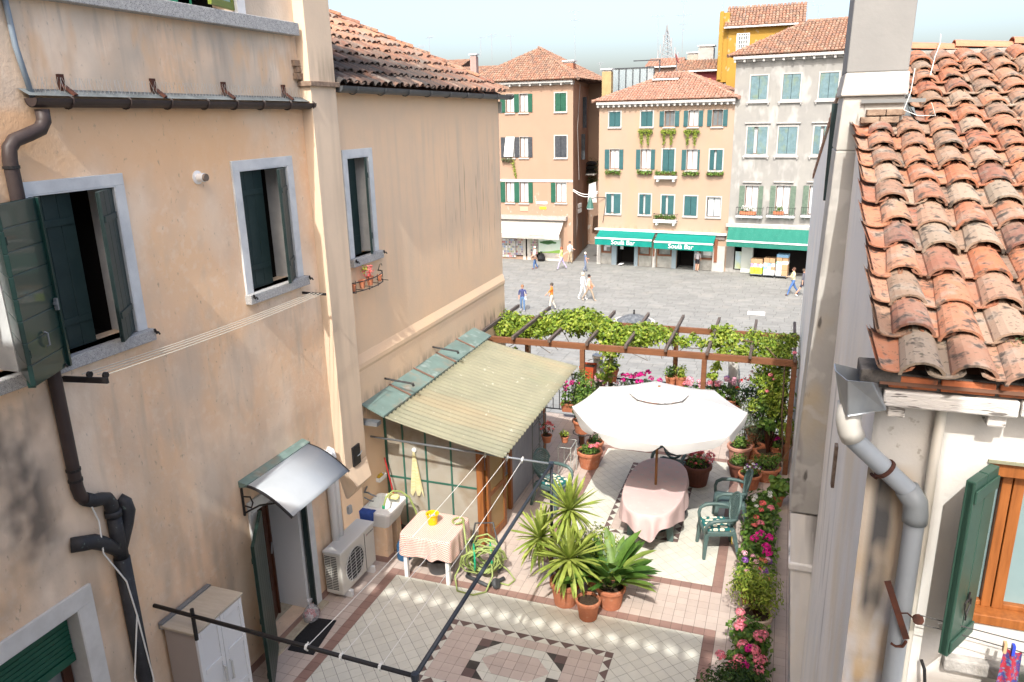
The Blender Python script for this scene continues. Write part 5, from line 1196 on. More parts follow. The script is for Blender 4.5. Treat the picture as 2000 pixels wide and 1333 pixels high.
# next house of the row, mostly hidden by the right-hand wall
FN = Fac(FG.P(9.06, 0, 0), FG.P(17.5, 0, .4)); nwn = []
for r_ in range(3):
    for c_ in range(4):
        q0 = px_of(FN.P(1.0+2.0*c_, 5.2-3.0*r_, 0)); q1 = px_of(FN.P(2.0+2.0*c_, 3.7-3.0*r_, 0)); nwn.append(dict(r=(q0[0], q0[1], q1[0], q1[1]), t='closed' if (r_+c_) % 2 else 'ajar', m=GREENF))
nh_ = far_house('rose_house', 'rose plastered house next to the grey house, hidden behind the right-hand wall', FN, 0, 8.4, 6.4, pm('rose_plaster', (.32,.20,.16), (.29,.18,.145), scale=.7), nwn, [], depth=8)
cornice(nh_, FN, 0, 8.4, 6.4, .3, .45, .7); hip(nh_, FN, 0, 8.4, 8, 6.42, 2.0, .4, TILESF)
# crates and cartons on trolleys before the grey house
CTN = pm('cardboard', (.33,.20,.11), (.28,.17,.095), scale=3, rough=.8, var=.15)
Wt = (.74,.74,.72); Vi = (.35,.24,.48); Li = (.55,.72,.05); Tn = (.36,.23,.13); Bl = (.22,.40,.58); Gr = (.30,.50,.40)
CN = {Wt:'white', Vi:'violet', Li:'lime green', Tn:'brown', Bl:'blue', Gr:'pale green'}
def trolley(px0, px1, py0, label, items):
    side_ = 'left' if px0 < 1490 else 'middle' if px0 < 1515 else 'right'
    a = FG.uz(px0, 520)[0]; b = FG.uz(px1, 520)[0]; zt = FG.uz((px0+px1)/2, py0)[1]; W_ = b-a
    th = thing('trolley', label, 'trolley', FG.P((a+b)/2, PZ, .7))
    k = MB(); k.box(a, b, PZ+.16, PZ+.22, .3, 1.1, FG.M)
    k.build('base', STEEL, th)
    for u in (a+.08, b-.08):
        for n_ in (.38, 1.02):
            k = MB(); k.lathe([(.0,-.03),(.08,-.03),(.08,.03),(0,.03)], 10, FG.M @ T(u, PZ+.08, n_) @ Matrix.Rotation(1.57, 4, 'Y'), close=False); k.build('wheel', BLACKM, th)
    z = PZ+.23
    for row_, (cnt, h, cols, kind) in enumerate(items):
        for i in range(cnt):
            u0 = a+W_*i/cnt+.01; u1 = a+W_*(i+1)/cnt-.01; col = cols[i % len(cols)]
            c_ = thing('carton' if kind == 'c' else 'packet', '%s %s%s in the %s row of the %s goods trolley' % (CN[col], 'carton' if kind == 'c' else 'packet', '' if cnt == 1 else ', '+(('left','right'), ('leftmost','middle','rightmost'), ('leftmost','second','third','rightmost'))[cnt-2][i], ('bottom','second','third','fourth','fifth')[row_], side_), 'carton', FG.P((u0+u1)/2, z, .7), 'packs on the %s goods trolley' % side_)
            k = MB(); k.cbox(u0, u1, .35+rnd.uniform(0,.04), 1.05+rnd.uniform(-.05,.05), 0, h*rnd.uniform(.93,1), .015, FG.M @ Matrix(((1,0,0,0),(0,0,1,z),(0,1,0,0),(0,0,0,1)))); k.build('box', pm('pack_%s' % str(col), col, tuple(min(1, q*1.15) for q in col), scale=8, rough=.6), c_)
        z += h
    return th
trolley(1471, 1494, 485, 'trolley of lime green packets and tilted carton, left of the three goods trolleys', [(3,.26,[Li],'p'), (3,.22,[Li],'p'), (4,.26,[Vi,Wt],'p'), (1,.34,[Tn],'c')])
trolley(1496, 1518, 485, 'trolley of mixed white and blue packs, middle of the three goods trolleys', [(2,.34,[Wt],'p'), (3,.24,[Bl,Wt,Tn],'p'), (3,.28,[Wt,Bl],'p'), (2,.36,[Tn],'c')])
trolley(1520, 1543, 490, 'trolley of white and brown cartons, right of the three goods trolleys', [(2,.40,[Wt,Tn],'c'), (2,.40,[Wt,Tn],'c'), (2,.24,[Gr,Wt],'p'), (2,.26,[Tn],'c'), (1,.22,[Bl],'c')])
# --- houses, roofs and aerials farther back
def back_house(name, label, px0, px1, pt, y, depth, wallmat, rise, tmat=TILESF, slope=0, z0=PZ, wins=(), oh=.35):
    a = ony(px0, pt, y); b = ony(px1, pt, y); b.z = a.z = (a.z+b.z)/2
    F = Fac(Vector((a.x, y, 0)), Vector((b.x, y+slope, 0))); w = b.x-a.x; th = thing(name, label, 'house', F.P(w/2, z0, -depth/2))
    k = MB(); wall_holes(k, F.M, 0, w, z0, a.z, [], .2)
    k.poly([F.P(0,z0,0), F.P(0,a.z,0), F.P(0,a.z,-depth), F.P(0,z0,-depth)]); k.poly([F.P(w,z0,-depth), F.P(w,a.z,-depth), F.P(w,a.z,0), F.P(w,z0,0)]); k.build('wall', wallmat, th)
    m = MB(); z = a.z
    m.poly([F.P(-oh,z,oh), F.P(w+oh,z,oh), F.P(w+oh,z+rise,-depth/2), F.P(-oh,z+rise,-depth/2)]); m.poly([F.P(-oh,z,-depth-oh), F.P(-oh,z+rise,-depth/2), F.P(w+oh,z+rise,-depth/2), F.P(w+oh,z,-depth-oh)])
    m.poly([F.P(-oh+.1,z,0), F.P(-oh+.1,z,-depth), F.P(-oh+.1,z+rise-.05,-depth/2)]); m.poly([F.P(w,z,-depth), F.P(w,z,0), F.P(w,z+rise-.05,-depth/2)])
    rf = m.build('roof', UNDER, th); sl = math.hypot(depth/2+oh, rise); S = (-F.N*(depth/2+oh)+Vector((0,0,rise)))/sl
    tile_roof(rf, F.P(-oh, z+.02, oh), F.U, S, w+2*oh, sl, .26, .42, lambda u, s: u < w+2*oh and s < sl, 0, tmat, pans=False)
    k = MB(); k.tube([F.P(-oh,z-.02,oh+.08), F.P(w+oh,z-.02,oh+.08)], .07, 6); k.build('gutter', WHITEM, th)
    return th, F, w, a.z
YEL = pm('yellow_plaster', (.36,.21,.035), (.32,.19,.035), scale=.8, layers=[((.42,.34,.22), 2, (.6,.68), (1,1,1), .7)])
REDP = pm('crimson_plaster', (.20,.045,.048), (.18,.04,.043), scale=1)
th, F, w, z = back_house('yellow_house', 'yellow house with small tiled roof rising behind the grey house', 1424, 1562, 51, 69, 5, YEL, 1.75)
k = MB(); k.box(-.8, 0, z-4.2, z+1.2, -3, -.2, F.M); k.box(-.75,-.45,z-4,z+1.3,-.2,0,F.M); k.build('stair_tower', YEL, th)
a, b, c, d = F.rect(1440,67,1462,99); k = MB(); k.box(a, b, c, d, .01, .04, F.M); wi = k.build('window', GLASSD, th); k = MB(); frame_strips(k, F.M, a, b, c, d, .07, .0, .08)
for i in range(5): k.box(a+(b-a)*(i+.5)/5-.02, a+(b-a)*(i+.5)/5+.02, c, d, .05, .08, F.M)
for i in range(4): k.box(a, b, c+(d-c)*(i+.5)/4-.02, c+(d-c)*(i+.5)/4+.02, .05, .081, F.M)
k.build('grille', WHITEM, wi)
back_house('crimson_house', 'low crimson house with tiled roof behind the orange house', 1326, 1404, 139, 70, 6, REDP, 1.0)
th, F, w, z = back_house('small_dormer', 'small cream dormer with its own tiles on the orange house roof', 1279, 1322, 155, 62.2, 2.4, pm('cream_plaster', (.42,.33,.19), rough=.9), .5, TILESP, z0=8.2, oh=.15)
th, F, w, z = back_house('pink_roof_house', 'distant tiled roof seen just above the dormer of the orange house', 1268, 1325, 131, 76, 5, pm('dusty_pink_plaster', (.34,.24,.19), rough=.9), .8, TILESP)
back_house('gabled_house', 'distant house with a gable and tiled roof behind the left roof', 838, 896, 134, 84, 6, pm('distant_cream', (.36,.32,.26), rough=.9), 1.0)
back_house('long_roof_house', 'distant long tiled roof behind the left roof hip', 850, 985, 147, 76, 6, MATS['distant_cream'], .9)
back_house('far_pink_house', 'distant pinkish roofs seen through the alley gap', 1120, 1175, 196, 98, 8, MATS['dusty_pink_plaster'], 1.4)
# house closing the alley
th, F, w, z = back_house('alley_house', 'small pink house with green door and white balcony at the end of the alley', 1110, 1180, 232, 83, 6, pm('alley_pink', (.48,.33,.27), rough=.9), 1.2)
a, b, c, d = F.rect(1153,245,1160,285); k = MB(); k.box(a, b, c, d, 0, .05, F.M); k.build('door', GREENF, th)
a, b, c, d = F.rect(1160,245,1168,285); k = MB(); k.box(a, b, c, d, 0, .05, F.M); k.build('pane', GLASSD, th)
a, b, c, d = F.rect(1146,268,1176,288); k = MB(); k.box(a, b, c-.2, c, 0, .8, F.M)
for i in range(16): k.box(a+(b-a)*i/16, a+(b-a)*i/16+.03, c, d, .75, .79, F.M)
k.box(a, b, d, d+.06, .73, .8, F.M); k.build('balcony', WHITEM, th)
k = MB(); a, b, c, d = F.rect(1120,380,1180,440); k.box(a-2, b+2, PZ, FO.uz(1160,385)[1], .1, .5, F.M); k.build('brick_wall', pm('old_brick_wall', (.26,.19,.15), (.36,.29,.24), scale=9, rough=.95, stretch=(1,1,3)), th)
bl = thing('alley_balcony', 'small balcony with black bundles and plants hanging over the alley', 'balcony', ony(1155, 342, 68)); p0 = ony(1133,340,68); p1 = ony(1163,340,68)
k = MB(); k.box(p0.x, p1.x, 67.4, 68.6, p0.z-.08, p0.z+.05); k.build('slab', WHITEM, bl)
k = MB(); [k.lathe([(.0,0),(.5,.05),(.55,.2),(.3,.35),(0,.4)], 10, T(p0.x+.9+dx, 68, p0.z+.05+dz), close=False) for dx, dz in ((0,0),(.1,.35),(.15,.7))]; k.build('bundles', BLACKM, bl)
k = MB(); leaves(k, (p1.x-.2, 68, p1.z+.6), (.5,.4,1.1), 160, .16, shell=.1); leaves(k, (p1.x-.3, 68, p1.z-.6), (.6,.4,.5), 140, .16, shell=.1); k.build('foliage', LEAF['dark'], bl)
lc = thing('alley_laundry', 'white sheet hung out to dry across the alley', 'laundry', ony(1155,365,66)); q0 = ony(1148,360,66); q1 = ony(1166,355,66); k = MB(); cloth(k, q0.x, q1.x, 66, lambda u: q0.z+.2*u, q0.z-1.6, .06); k.build('cloth', WHITEM, lc, smooth=True)
wr_ = thing('alley_cable', 'pale cables slung across the mouth of the alley', 'cable', ony(1145,378,60)); k = MB()
for dz in (0, .12): 
    A_ = ony(1119,370,59.8); B_ = ony(1168,374,59.6); k.tube([A_.lerp(B_, t_)-Vector((0,0,dz+.55*math.sin(math.pi*t_)*(.6+dz))) for t_ in [i/8 for i in range(9)]], .025, 5)
k.build('cables', WHITEM, wr_)
bx = thing('meter_box', 'pale utility boxes on the alley wall of the peach house', 'box', FP.P(FPW-.5, -1, -3)); k = MB()
for py0, py1 in ((398,406), (408,416)):
    n_ = -3.2; u = FPW-1.4*3.2/9; k.box(u, u+.12, FP.uz(1137,py1,n_)[1], FP.uz(1137,py0,n_)[1], n_-.5, n_+.5, FP.M)
k.build('boxes', WHITEM, bx)
# chimneys
def chimney(name, label, px0, px1, pt, pb, y, col, cap=True):
    a = ony(px0, pt, y); b = ony(px1, pb, y); th = thing(name, label, 'chimney', ((a.x+b.x)/2, y, b.z)); w = b.x-a.x
    k = MB(); k.box(a.x, b.x, y-w/2, y+w/2, b.z-1.5, a.z-.15 if cap else a.z); k.build('shaft', pm('chimney_'+name, col, tuple(q*.85 for q in col), scale=3, rough=.9), th)
    if cap: k = MB(); k.box(a.x-.1, b.x+.1, y-w/2-.1, y+w/2+.1, a.z-.02, a.z+.08); k.box(a.x+.05, b.x-.05, y-w/2+.05, y+w/2-.05, a.z-.2, a.z-.02); k.build('cap', STONE, th)
chimney('orange_chimney', 'stout orange chimney on the right of the peach house roof', 1103, 1122, 121, 152, 63, (.36,.15,.09))
chimney('pink_chimney', 'slim pink chimney behind the left hip of the peach house roof', 920, 933, 108, 152, 70, (.36,.25,.225))
chimney('ochre_chimney', 'tall ochre chimney left of the roof terrace screens', 1178, 1195, 137, 192, 64.5, (.38,.28,.14))
chimney('white_chimney', 'wide white chimney behind the crimson house', 1366, 1394, 92, 122, 74, (.40,.39,.37))
chimney('low_chimney', 'low cream chimney left of the wide white chimney', 1344, 1364, 105, 120, 74, (.37,.34,.29))
chimney('pipe_chimney', 'thin orange pipe on the right slope of the orange house roof', 1384, 1388, 153, 166, 63.5, (.50,.20,.10), False)
# roof terrace screens
rt = thing('roof_terrace', 'roof terrace with grey glazed screens behind the ochre chimney', 'roof terrace', ony(1240, 170, 67)); k = MB()
q0 = ony(1196,136,67); q1 = ony(1278,136,67); zb_ = ony(1230,172,67).z
for i in range(7): x = q0.x+(q1.x-q0.x)*i/6; k.box(x-.04, x+.04, 66.9, 67, zb_-1, q0.z)
k.box(q0.x, q1.x, 66.9, 67, q0.z, q0.z+.08); k.box(q0.x+1.8, q1.x+.5, 66.9, 67, q0.z+.55, q0.z+.63); k.box(q1.x+.4, q1.x+.5, 66.9, 67, zb_, q0.z+.6); k.build('frame', SLATE, rt)
k = MB(); k.box(q0.x, q1.x, 66.96, 66.97, zb_-1, q0.z); k.build('screen', glassmat('screen_glass', (.35,.42,.45), .55, .15), rt)
k = MB(); k.box(q0.x+1.6, q1.x+2.2, 67.2, 71, zb_-4, zb_+.1); k.build('parapet', pm('cream_wall_b', (.62,.50,.34), rough=.9), rt)
ds = thing('satellite_dish', 'tilted dull red satellite dish near the crimson house', 'satellite dish', ony(1322, 125, 66)); k = MB(); k.lathe([(0,-.08),(.25,-.05),(.42,.03),(.42,.045),(0,-.06)], 16, Matrix.Translation(ony(1322,115,66)) @ Matrix.Rotation(1.2, 4, 'Y') @ Matrix.Diagonal((1,1,1,1)), close=False); k.build('dish', pm('dish_red', (.30,.09,.08), rough=.6), ds)
k = MB(); p = ony(1322,118,66); k.tube([p, p-Vector((0,0,2.2))], .03, 5); k.build('mast', STEEL, ds)
# tree behind the peach house
tr = thing('distant_tree', 'dark rounded tree top behind the peach house roof', 'tree', ony(1087, 160, 80)); c = ony(1087,127,80)
k = MB(); k.tube([c-Vector((0,0,12)), c], [.3,.15], 6); k.build('trunk', WOODD, tr); k = MB(); leaves(k, c, (.75,.75,.65), 420, .26, shell=.2); k.build('crown', LEAF['dark'], tr)
tr = thing('alley_tree', 'bright green bush top seen through the alley gap', 'tree', ony(1150,200,95)); c = ony(1152,183,95); k = MB(); leaves(k, c, (1.6,1.2,1.6), 420, .35, shell=.2); k.build('crown', LEAF['mid'], tr); k = MB(); k.tube([c-Vector((0,0,8)), c], .15, 6); k.build('trunk', WOODD, tr)
# aerials
AER = pm('aerial_metal', (.30,.31,.32), rough=.5)
def aerial(px, pt, pb, y, bars, label, lean=0, r=.022):
    a = ony(px, pt, y); b = ony(px+lean, pb, y); th = thing('aerial', label, 'aerial', b); k = MB(); k.tube([b, a], r, 5); k.build('mast', AER, th)
    for (f, w) in bars:
        p = a.lerp(b, f); k = MB(); k.tube([p-Vector((w/2,0,0)), p+Vector((w/2,.3,0))], .012, 4)
        for i in range(6): q = p+Vector((w*(i/5-.5), .3*i/5, 0)); k.tube([q-Vector((0,.25,.12)), q+Vector((0,.25,.12))], .008, 4)
        k.build('boom', AER, th)
aerial(960, 66, 128, 72, ((.03,1.0),(.10,.7)), 'tall aerial left of the peach house with a tee of booms', 1)
aerial(997, 68, 112, 68, ((.06,.8),), 'thin aerial standing on the left slope of the peach house roof', 2)
aerial(939, 72, 112, 75, ((.05,.9),), 'aerial above the pink chimney', 0)
aerial(773, 78, 100, 40, ((.15,.25),(.4,.25)), 'short aerial on the left roof hip', 0, .012)
aerial(820, 90, 116, 44, ((.05,.3),), 'small pale aerial right of the short hip aerial', 0, .012)
aerial(838, 72, 120, 50, ((.02,.3),), 'taller pale aerial behind the left roof hip', 1, .012)
aerial(1069, 98, 125, 70, ((.05,.8),), 'small pale aerial right of the peach roof peak', 0)
aerial(1122, 20, 158, 66, ((.02,.9),(.14,.7)), 'very tall thin aerial between the peach and orange houses', 2, .016)
aerial(1172, 122, 190, 75, ((.03,.5),), 'thin mast left of the ochre chimney', 0)
aerial(1285, 30, 110, 80, ((.02,1.2),), 'aerial left of the lattice mast', 0)
aerial(1336, 0, 105, 72, ((.02,.6),(.28,1.2),(.45,.7),(.55,.5)), 'tall aerial with several booms right of the lattice mast', -4)
aerial(1412, 5, 40, 72, (), 'plain pole on the yellow house', 0)
aerial(1457, 0, 60, 70, ((.1,.0001),), 'thin pale mast before the yellow house roof', -2, .014)
aerial(1555, 0, 22, 72, (), 'short pole on the right end of the yellow house roof', -2)
aerial(1577, 3, 40, 74, ((.05,1.0),), 'aerial with one boom right of the yellow house', 0)
aerial(1598, 8, 45, 74, ((.05,1.0),), 'aerial with a slanted boom nearest the right chimney', 0)
lm = thing('lattice_mast', 'lattice telecom mast crowded with antennas above the orange house', 'antenna mast', ony(1303,120,85)); a = ony(1303,48,85); b = ony(1303,122,85); k = MB(); n = 9
for s in ((-1,0),(1,0),(0,1)): k.tube([b+Vector((s[0]*.7,s[1]*.7,0)), a], .05, 4)
for i in range(n):
    f0, f1 = i/n, (i+1)/n; p, q = b.lerp(a,f0), b.lerp(a,f1); k.tube([p+Vector((-.7*(1-f0),0,0)), q+Vector((.7*(1-f1),0,0))], .035, 4); k.tube([p+Vector((.7*(1-f0),0,0)), q+Vector((-.7*(1-f1),0,0))], .035, 4)
k.build('lattice', AER, lm); k = MB()
for dx, f in ((-.95,.2),(-.7,.35),(.8,.25),(1.1,.12),(.45,.5),(-.35,.6)): p = b.lerp(a, f); k = MB(); k.box(p.x+dx-.06, p.x+dx+.06, p.y-.05, p.y+.05, p.z-.4, p.z+.5); k.build('panel_antenna', AER, lm)
p = ony(1303,118,85); q = ony(1303,128,85); k = MB(); k.box(p.x-1.8, p.x+1.8, 84, 87, q.z-4, p.z); k.build('plinth', MATS['dusty_pink_plaster'], lm)
# ================================================================== lean-to shed
shd = thing('lean_to', 'glazed lean-to with a corrugated yellowish plastic roof against the left wall', 'shed', (-4.8, 11, 0))
CORR = pm('corrugated_fibreglass', (.27,.265,.185), (.225,.225,.16), scale=1.4, rough=.5, translucent=.12, layers=[((.36,.25,.14), .8, (.55,.75), (.4,2,1), .35), ((.50,.50,.42), 14, (.66,.74), (1,1,1), .5), ((.24,.26,.17), .9, (.55,.75), (1,1,1), .5)])
NL, NR_, FL, FR = Vector((-5.45,9.17,2.27)), Vector((-3.42,8.98,1.95)), Vector((-5.36,13.32,2.27)), Vector((-3.48,13.22,1.93))
mb = MB(); nw = 33; per = 10; N = nw*per; cols = 8
def cp(i, j):
    t, s = i/N, j/cols; p = NL.lerp(FL, t).lerp(NR_.lerp(FR, t), s); p.z += .019*math.sin(2*math.pi*i/per)-.02*math.sin(math.pi*s); return p
vs = [cp(i, j) for i in range(N+1) for j in range(cols+1)]; c1 = cols+1
mb.raw(vs, [(i*c1+j, i*c1+j+1, (i+1)*c1+j+1, (i+1)*c1+j) for i in range(N) for j in range(cols)])
cor = mb.build('corrugated_roof', CORR, shd, smooth=True); md = cor.modifiers.new('solid', 'SOLIDIFY'); md.thickness = .003
FLSH = pm('verdigris_flashing', (.16,.235,.21), (.12,.17,.15), scale=2.2, rough=.55, layers=[((.30,.20,.13), 2.5, (.56,.7), (1,1,1), .6), ((.36,.42,.39), 4, (.56,.68), (1,1,1), .5)])
yb = [9.12, 10.0, 10.85, 11.75, 12.65, 13.55]
for a, b in zip(yb[:-1], yb[1:]):
    k = MB(); k.raw([(LWX+.03,a+.008,2.44),(LWX+.40,a+.008,2.30),(LWX+.40,b-.008,2.30),(LWX+.03,b-.008,2.44),(LWX+.03,a+.008,2.425),(LWX+.40,a+.008,2.27),(LWX+.40,b-.008,2.27),(LWX+.03,b-.008,2.425)], [(0,1,2,3),(1,0,4,5),(2,1,5,6),(3,2,6,7),(4,7,6,5)]); k.build('flashing_panel', FLSH, shd)
for y in yb[1:-1]:
    k = MB(); k.beam((LWX+.04, y, 2.455), (LWX+.41, y, 2.315), .025, .02); k.build('seam', pm('rusty_seam', (.20,.12,.09), rough=.9), shd)
for y in (10.0, 11.75):
    k = MB(); k.tube([(LWX-.02, y-.12, 2.60), (LWX+.12, y-.12, 2.585), (LWX+.50, y-.06, 2.53)], .016, 6); k.tube([(LWX+.48, y-.06, 2.53), (LWX+.50, y-.06, 2.49)], .02, 6); k.build('support_rod', BLACKM, shd)
k = MB(); k.box(LWX+.03, LWX+.34, 9.02, 9.14, 2.16, 2.22); k.build('gutter_end', ZN, shd)
SY = 9.75; SX = -4.05
GRM = pm('green_metal_bar', (.035,.12,.09), rough=.45)
FROST = glassmat('frosted_glass', (.56,.53,.46), .52, .3, (.92,.93,.88), (.44,.37,.28), 1.4)
xs = [LWX+.05]+[ony(p, 950, SY).x for p in (793, 836, 884)]+[SX-.10]
k = MB()
for x in xs[1:-1]: k.box(x-.014, x+.014, SY-.014, SY+.014, .05, 2.09)
k.box(xs[0], xs[-1], SY-.012, SY+.012, .97, 1.0); k.box(xs[0], xs[-1], SY-.012, SY+.012, .03, .06); k.box(xs[0]-.02, xs[0]+.015, SY-.02, SY+.02, .03, 2.12); k.build('glazing_bars', GRM, shd)
for a, b in zip(xs[:-1], xs[1:]):
    for z0, z1 in ((.06,.97), (1.0,2.06)):
        k = MB(); k.box(a+.014, b-.014, SY-.003, SY+.003, z0, z1); k.build('pane', FROST, shd)
for b_ in ((SX-.10, SX, SY-.05, SY+.05, 0, 1.98), (SX-.06, SX, 10.45, 10.55, 0, 1.885), (SX-.06, SX, 10.95, 11.05, 0, 1.885), (SX-.05, SX, 12.85, 12.95, 0, 1.885), (SX-.07, SX, SY+.055, 13.0, 1.89, 1.94)):
    k = MB(); k.box(*b_); k.build('timber_post' if b_[5]-b_[4] > 1 else 'wall_plate', WOOD, shd, bevel=.004)
dr = MB(); M = T(SX+.03, SY+.05, .02) @ rotz(math.radians(86))
dr.box(0,.09,-.02,.02,0,1.9,M); dr.box(.58,.67,-.02,.02,0,1.9,M); dr.box(.09,.58,-.02,.02,0,.14,M); dr.box(.09,.58,-.02,.02,.78,.86,M); dr.box(.09,.58,-.02,.02,1.8,1.9,M)
dd = dr.build('door', WOOD, shd, bevel=.004)
k = MB(); k.box(.09,.58,-.006,.006,.14,.78,M); k.box(.09,.58,-.006,.006,.86,1.8,M); k.build('pane', glassmat('amber_glass', (.40,.26,.10), .72, .4, (1,.85,.6)), dd)
k = MB(); k.tube([M @ Vector((.62,-.03,.95)), M @ Vector((.62,-.07,.95)), M @ Vector((.53,-.07,.95))], .01, 6); k.build('handle', STEEL, dd)
k = MB(); y = 11.05
while y < 12.85: k.box(SX-.035, SX-.012, y+.004, y+.146, .02, 1.98); y += .15
k.build('grey_boarding', pm('grey_boarding', (.34,.36,.39), (.29,.31,.34), scale=3, rough=.6), shd)
# things inside the lean-to
def simple(name, label, cat, b, mat, part='body', bevel=.01):
    th = thing(name, label, cat, ((b[0]+b[1])/2, (b[2]+b[3])/2, b[4])); k = MB(); k.box(*b); k.build(part, mat, th, bevel=bevel); return th, k
th, _ = simple('washing_machine', 'white washing machine blurred behind the lean-to glass', 'appliance', (-5.2,-4.65,10.15,10.7,0,.85), WHITEP)
k = MB(); k.lathe([(.18,0),(.20,.02),(.15,.03),(0,.03)], 18, T(-4.93,10.148,.45) @ Matrix.Rotation(1.57,4,'X'), close=False); k.build('porthole', STEEL, th)
th, _ = simple('storage_cupboard', 'pale cupboard standing in the left corner of the lean-to', 'cupboard', (-5.68,-5.3,10.3,10.8,0,1.9), pm('pale_cupboard', (.52,.52,.48), rough=.6))
k = MB(); k.box(-5.66,-5.32,10.27,10.297,.1,1.85); k.build('door', MATS['pale_cupboard'], th)
th, _ = simple('orange_tub', 'orange tub low behind the lean-to glass', 'tub', (-4.6,-4.25,10.0,10.4,0,.35), pm('orange_plastic', (.6,.2,.05), rough=.5)); k = MB(); k.box(-4.63,-4.22,9.97,10.43,.35,.39); k.build('rim', MATS['orange_plastic'], th)
th, _ = simple('wicker_chest', 'yellow straw chest inside the lean-to doorway', 'chest', (-4.55,-4.12,10.55,11.0,0,.6), pm('straw', (.45,.30,.10), (.30,.19,.06), scale=40, rough=.9)); k = MB(); k.box(-4.57,-4.10,10.53,11.02,.6,.64); k.build('lid', MATS['straw'], th)
# yellow broom / cloth on hook
tw = thing('yellow_towel', 'pale yellow towel hanging from a round hook on the lean-to glass', 'towel', (-5.1, SY-.03, 1.0)); hx = ony(808, 880, SY-.03); k = MB()
for j in range(10):
    for i in range(8):
        def Q(i, j):
            v = j/10; u = (i/8-.5); w = .03+.20*v**.8; zz = hx.z-.02-.72*v-(.06*math.sin(i*1.7) if j == 10 else 0)
            return (hx.x+.03*v+u*w, SY-.04-.025*math.sin(u*14+v*2)*v, zz)
        k.poly([Q(i,j+1), Q(i+1,j+1), Q(i+1,j), Q(i,j)])
k.build('cloth', pm('yellow_cloth', (.55,.50,.26), (.62,.58,.36), scale=8, rough=.9, stretch=(1,1,5)), tw, smooth=True)
k = MB(); k.lathe([(.0,-.02),(.035,-.02),(.04,0),(.035,.01),(0,.01)], 14, T(hx.x, SY-.02, hx.z) @ Matrix.Rotation(1.57,4,'X'), close=False); k.build('hook', WHITEP, tw)
bm = thing('red_broom', 'red-handled broom leaning in the corner beside the lean-to', 'broom', (-5.5, 9.6, 0)); k = MB(); k.tube([(-5.68,9.62,1.36),(-5.42,9.55,.25)], .012, 6); k.build('handle', pm('red_plastic', (.40,.03,.03), rough=.4), bm); k = MB(); k.beam((-5.52,9.52,.22),(-5.30,9.52,.20),.06,.1); k.tube([(-5.42,9.55,.25),(-5.41,9.54,.05)], [.03,.1], 6); k.build('head', BLACKM, bm)
sp = thing('soap_dish', 'white wall soap tray holding a yellow sponge beside the lean-to', 'soap dish', (LWX+.08, 9.5, 1.2)); k = MB(); k.box(LWX,LWX+.10,9.38,9.60,1.04,1.06); k.box(LWX+.09,LWX+.10,9.38,9.60,1.06,1.11); k.box(LWX,LWX+.10,9.38,9.39,1.06,1.11); k.box(LWX,LWX+.10,9.59,9.60,1.06,1.11); k.build('tray', WHITEP, sp, bevel=.004)
k = MB(); k.cbox(LWX+.02,LWX+.08,9.42,9.55,1.06,1.13,.015); k.build('sponge', pm('sponge_yellow', (.72,.50,.02), (.2,.16,.05), scale=40, rough=.9), sp)

# ================================================================== door canopy
cn = thing('door_canopy', 'curved white polycarbonate canopy over the left house door', 'canopy', (-5.4, 7.0, 2.3))
Y0, Y1 = 6.44, 7.66; XO = -5.02
def arc(t): return (LWX+.03+(XO-LWX-.03)*t, 2.46-.28*t**1.5+.035*math.sin(math.pi*t))
mb = MB(); n = 14
for i in range(n):
    a, b = arc(i/n), arc((i+1)/n); e0, e1 = .05*i/n, .05*(i+1)/n; mb.poly([(a[0],Y0-e0,a[1]),(b[0],Y0-e1,b[1]),(b[0],Y1-e1,b[1]),(a[0],Y1-e0,a[1])])
po_ = mb.build('sheet', pm('white_polycarbonate', (.52,.56,.59), (.47,.51,.54), scale=2, rough=.3, spec=.4, translucent=.3), cn, smooth=True); md = po_.modifiers.new('solid', 'SOLIDIFY'); md.thickness = .008
k = MB(); k.raw([(LWX+.002,Y0-.03,2.50),(LWX+.12,Y0-.03,2.47),(LWX+.12,Y1+.03,2.47),(LWX+.002,Y1+.03,2.50),(LWX+.002,Y0-.03,2.42),(LWX+.12,Y0-.03,2.44),(LWX+.12,Y1+.03,2.44),(LWX+.002,Y1+.03,2.42)], [(0,1,2,3),(1,0,4,5),(2,1,5,6),(3,2,6,7)]); k.build('wall_rail', FLSH, cn)
for y in (Y0-.01, Y1-.01):
    k = MB(); k.tube([(arc(i/n)[0], y-.05*i/n, arc(i/n)[1]-.012) for i in range(n+1)], .017, 6); k.tube([(LWX+.02,y,2.40),(LWX+.02,y,2.05)], .016, 6)
    k.tube([(LWX+.02,y,2.08),(LWX+.25,y,2.22),(LWX+.52,y,2.30)], .012, 6); k.tube([(LWX+.03,y,2.30),(LWX+.13,y,2.31),(LWX+.16,y,2.24),(LWX+.13,y,2.17),(LWX+.03,y,2.18)], .010, 6); k.build('bracket', BLACKM, cn)

# ================================================================== air conditioner
ac = thing('air_conditioner', 'beige air conditioner outdoor unit standing beside the left house door', 'air conditioner', (-5.55, 8.25, 0))
AX0, AX1, AY0, AY1, AZ0, AZ1 = -5.70, -5.42, 7.80, 8.72, .10, .76
ACW = pm('ac_beige', (.60,.58,.52), (.55,.535,.48), scale=3, rough=.45)
k = MB(); k.box(AX0, AX1, AY0, AY1, AZ0, AZ1); body = k.build('casing', ACW, ac, bevel=.018)
k = MB(); k.box(AX0-.005, AX1+.008, AY0-.008, AY1+.008, AZ1-.03, AZ1+.006); k.build('lid', pm('ac_lid', (.60,.60,.57), rough=.4), ac, bevel=.008)
GRL = pm('ac_dark', (.03,.032,.033), rough=.6)
cyc = AY0+.34
k = MB(); k.lathe([(.235,0),(.235,.004),(0,.004)], 28, T(AX1+.001, cyc, .42) @ Matrix.Rotation(1.5708,4,'Y'), close=False); k.build('fan_opening', GRL, ac)
k = MB()
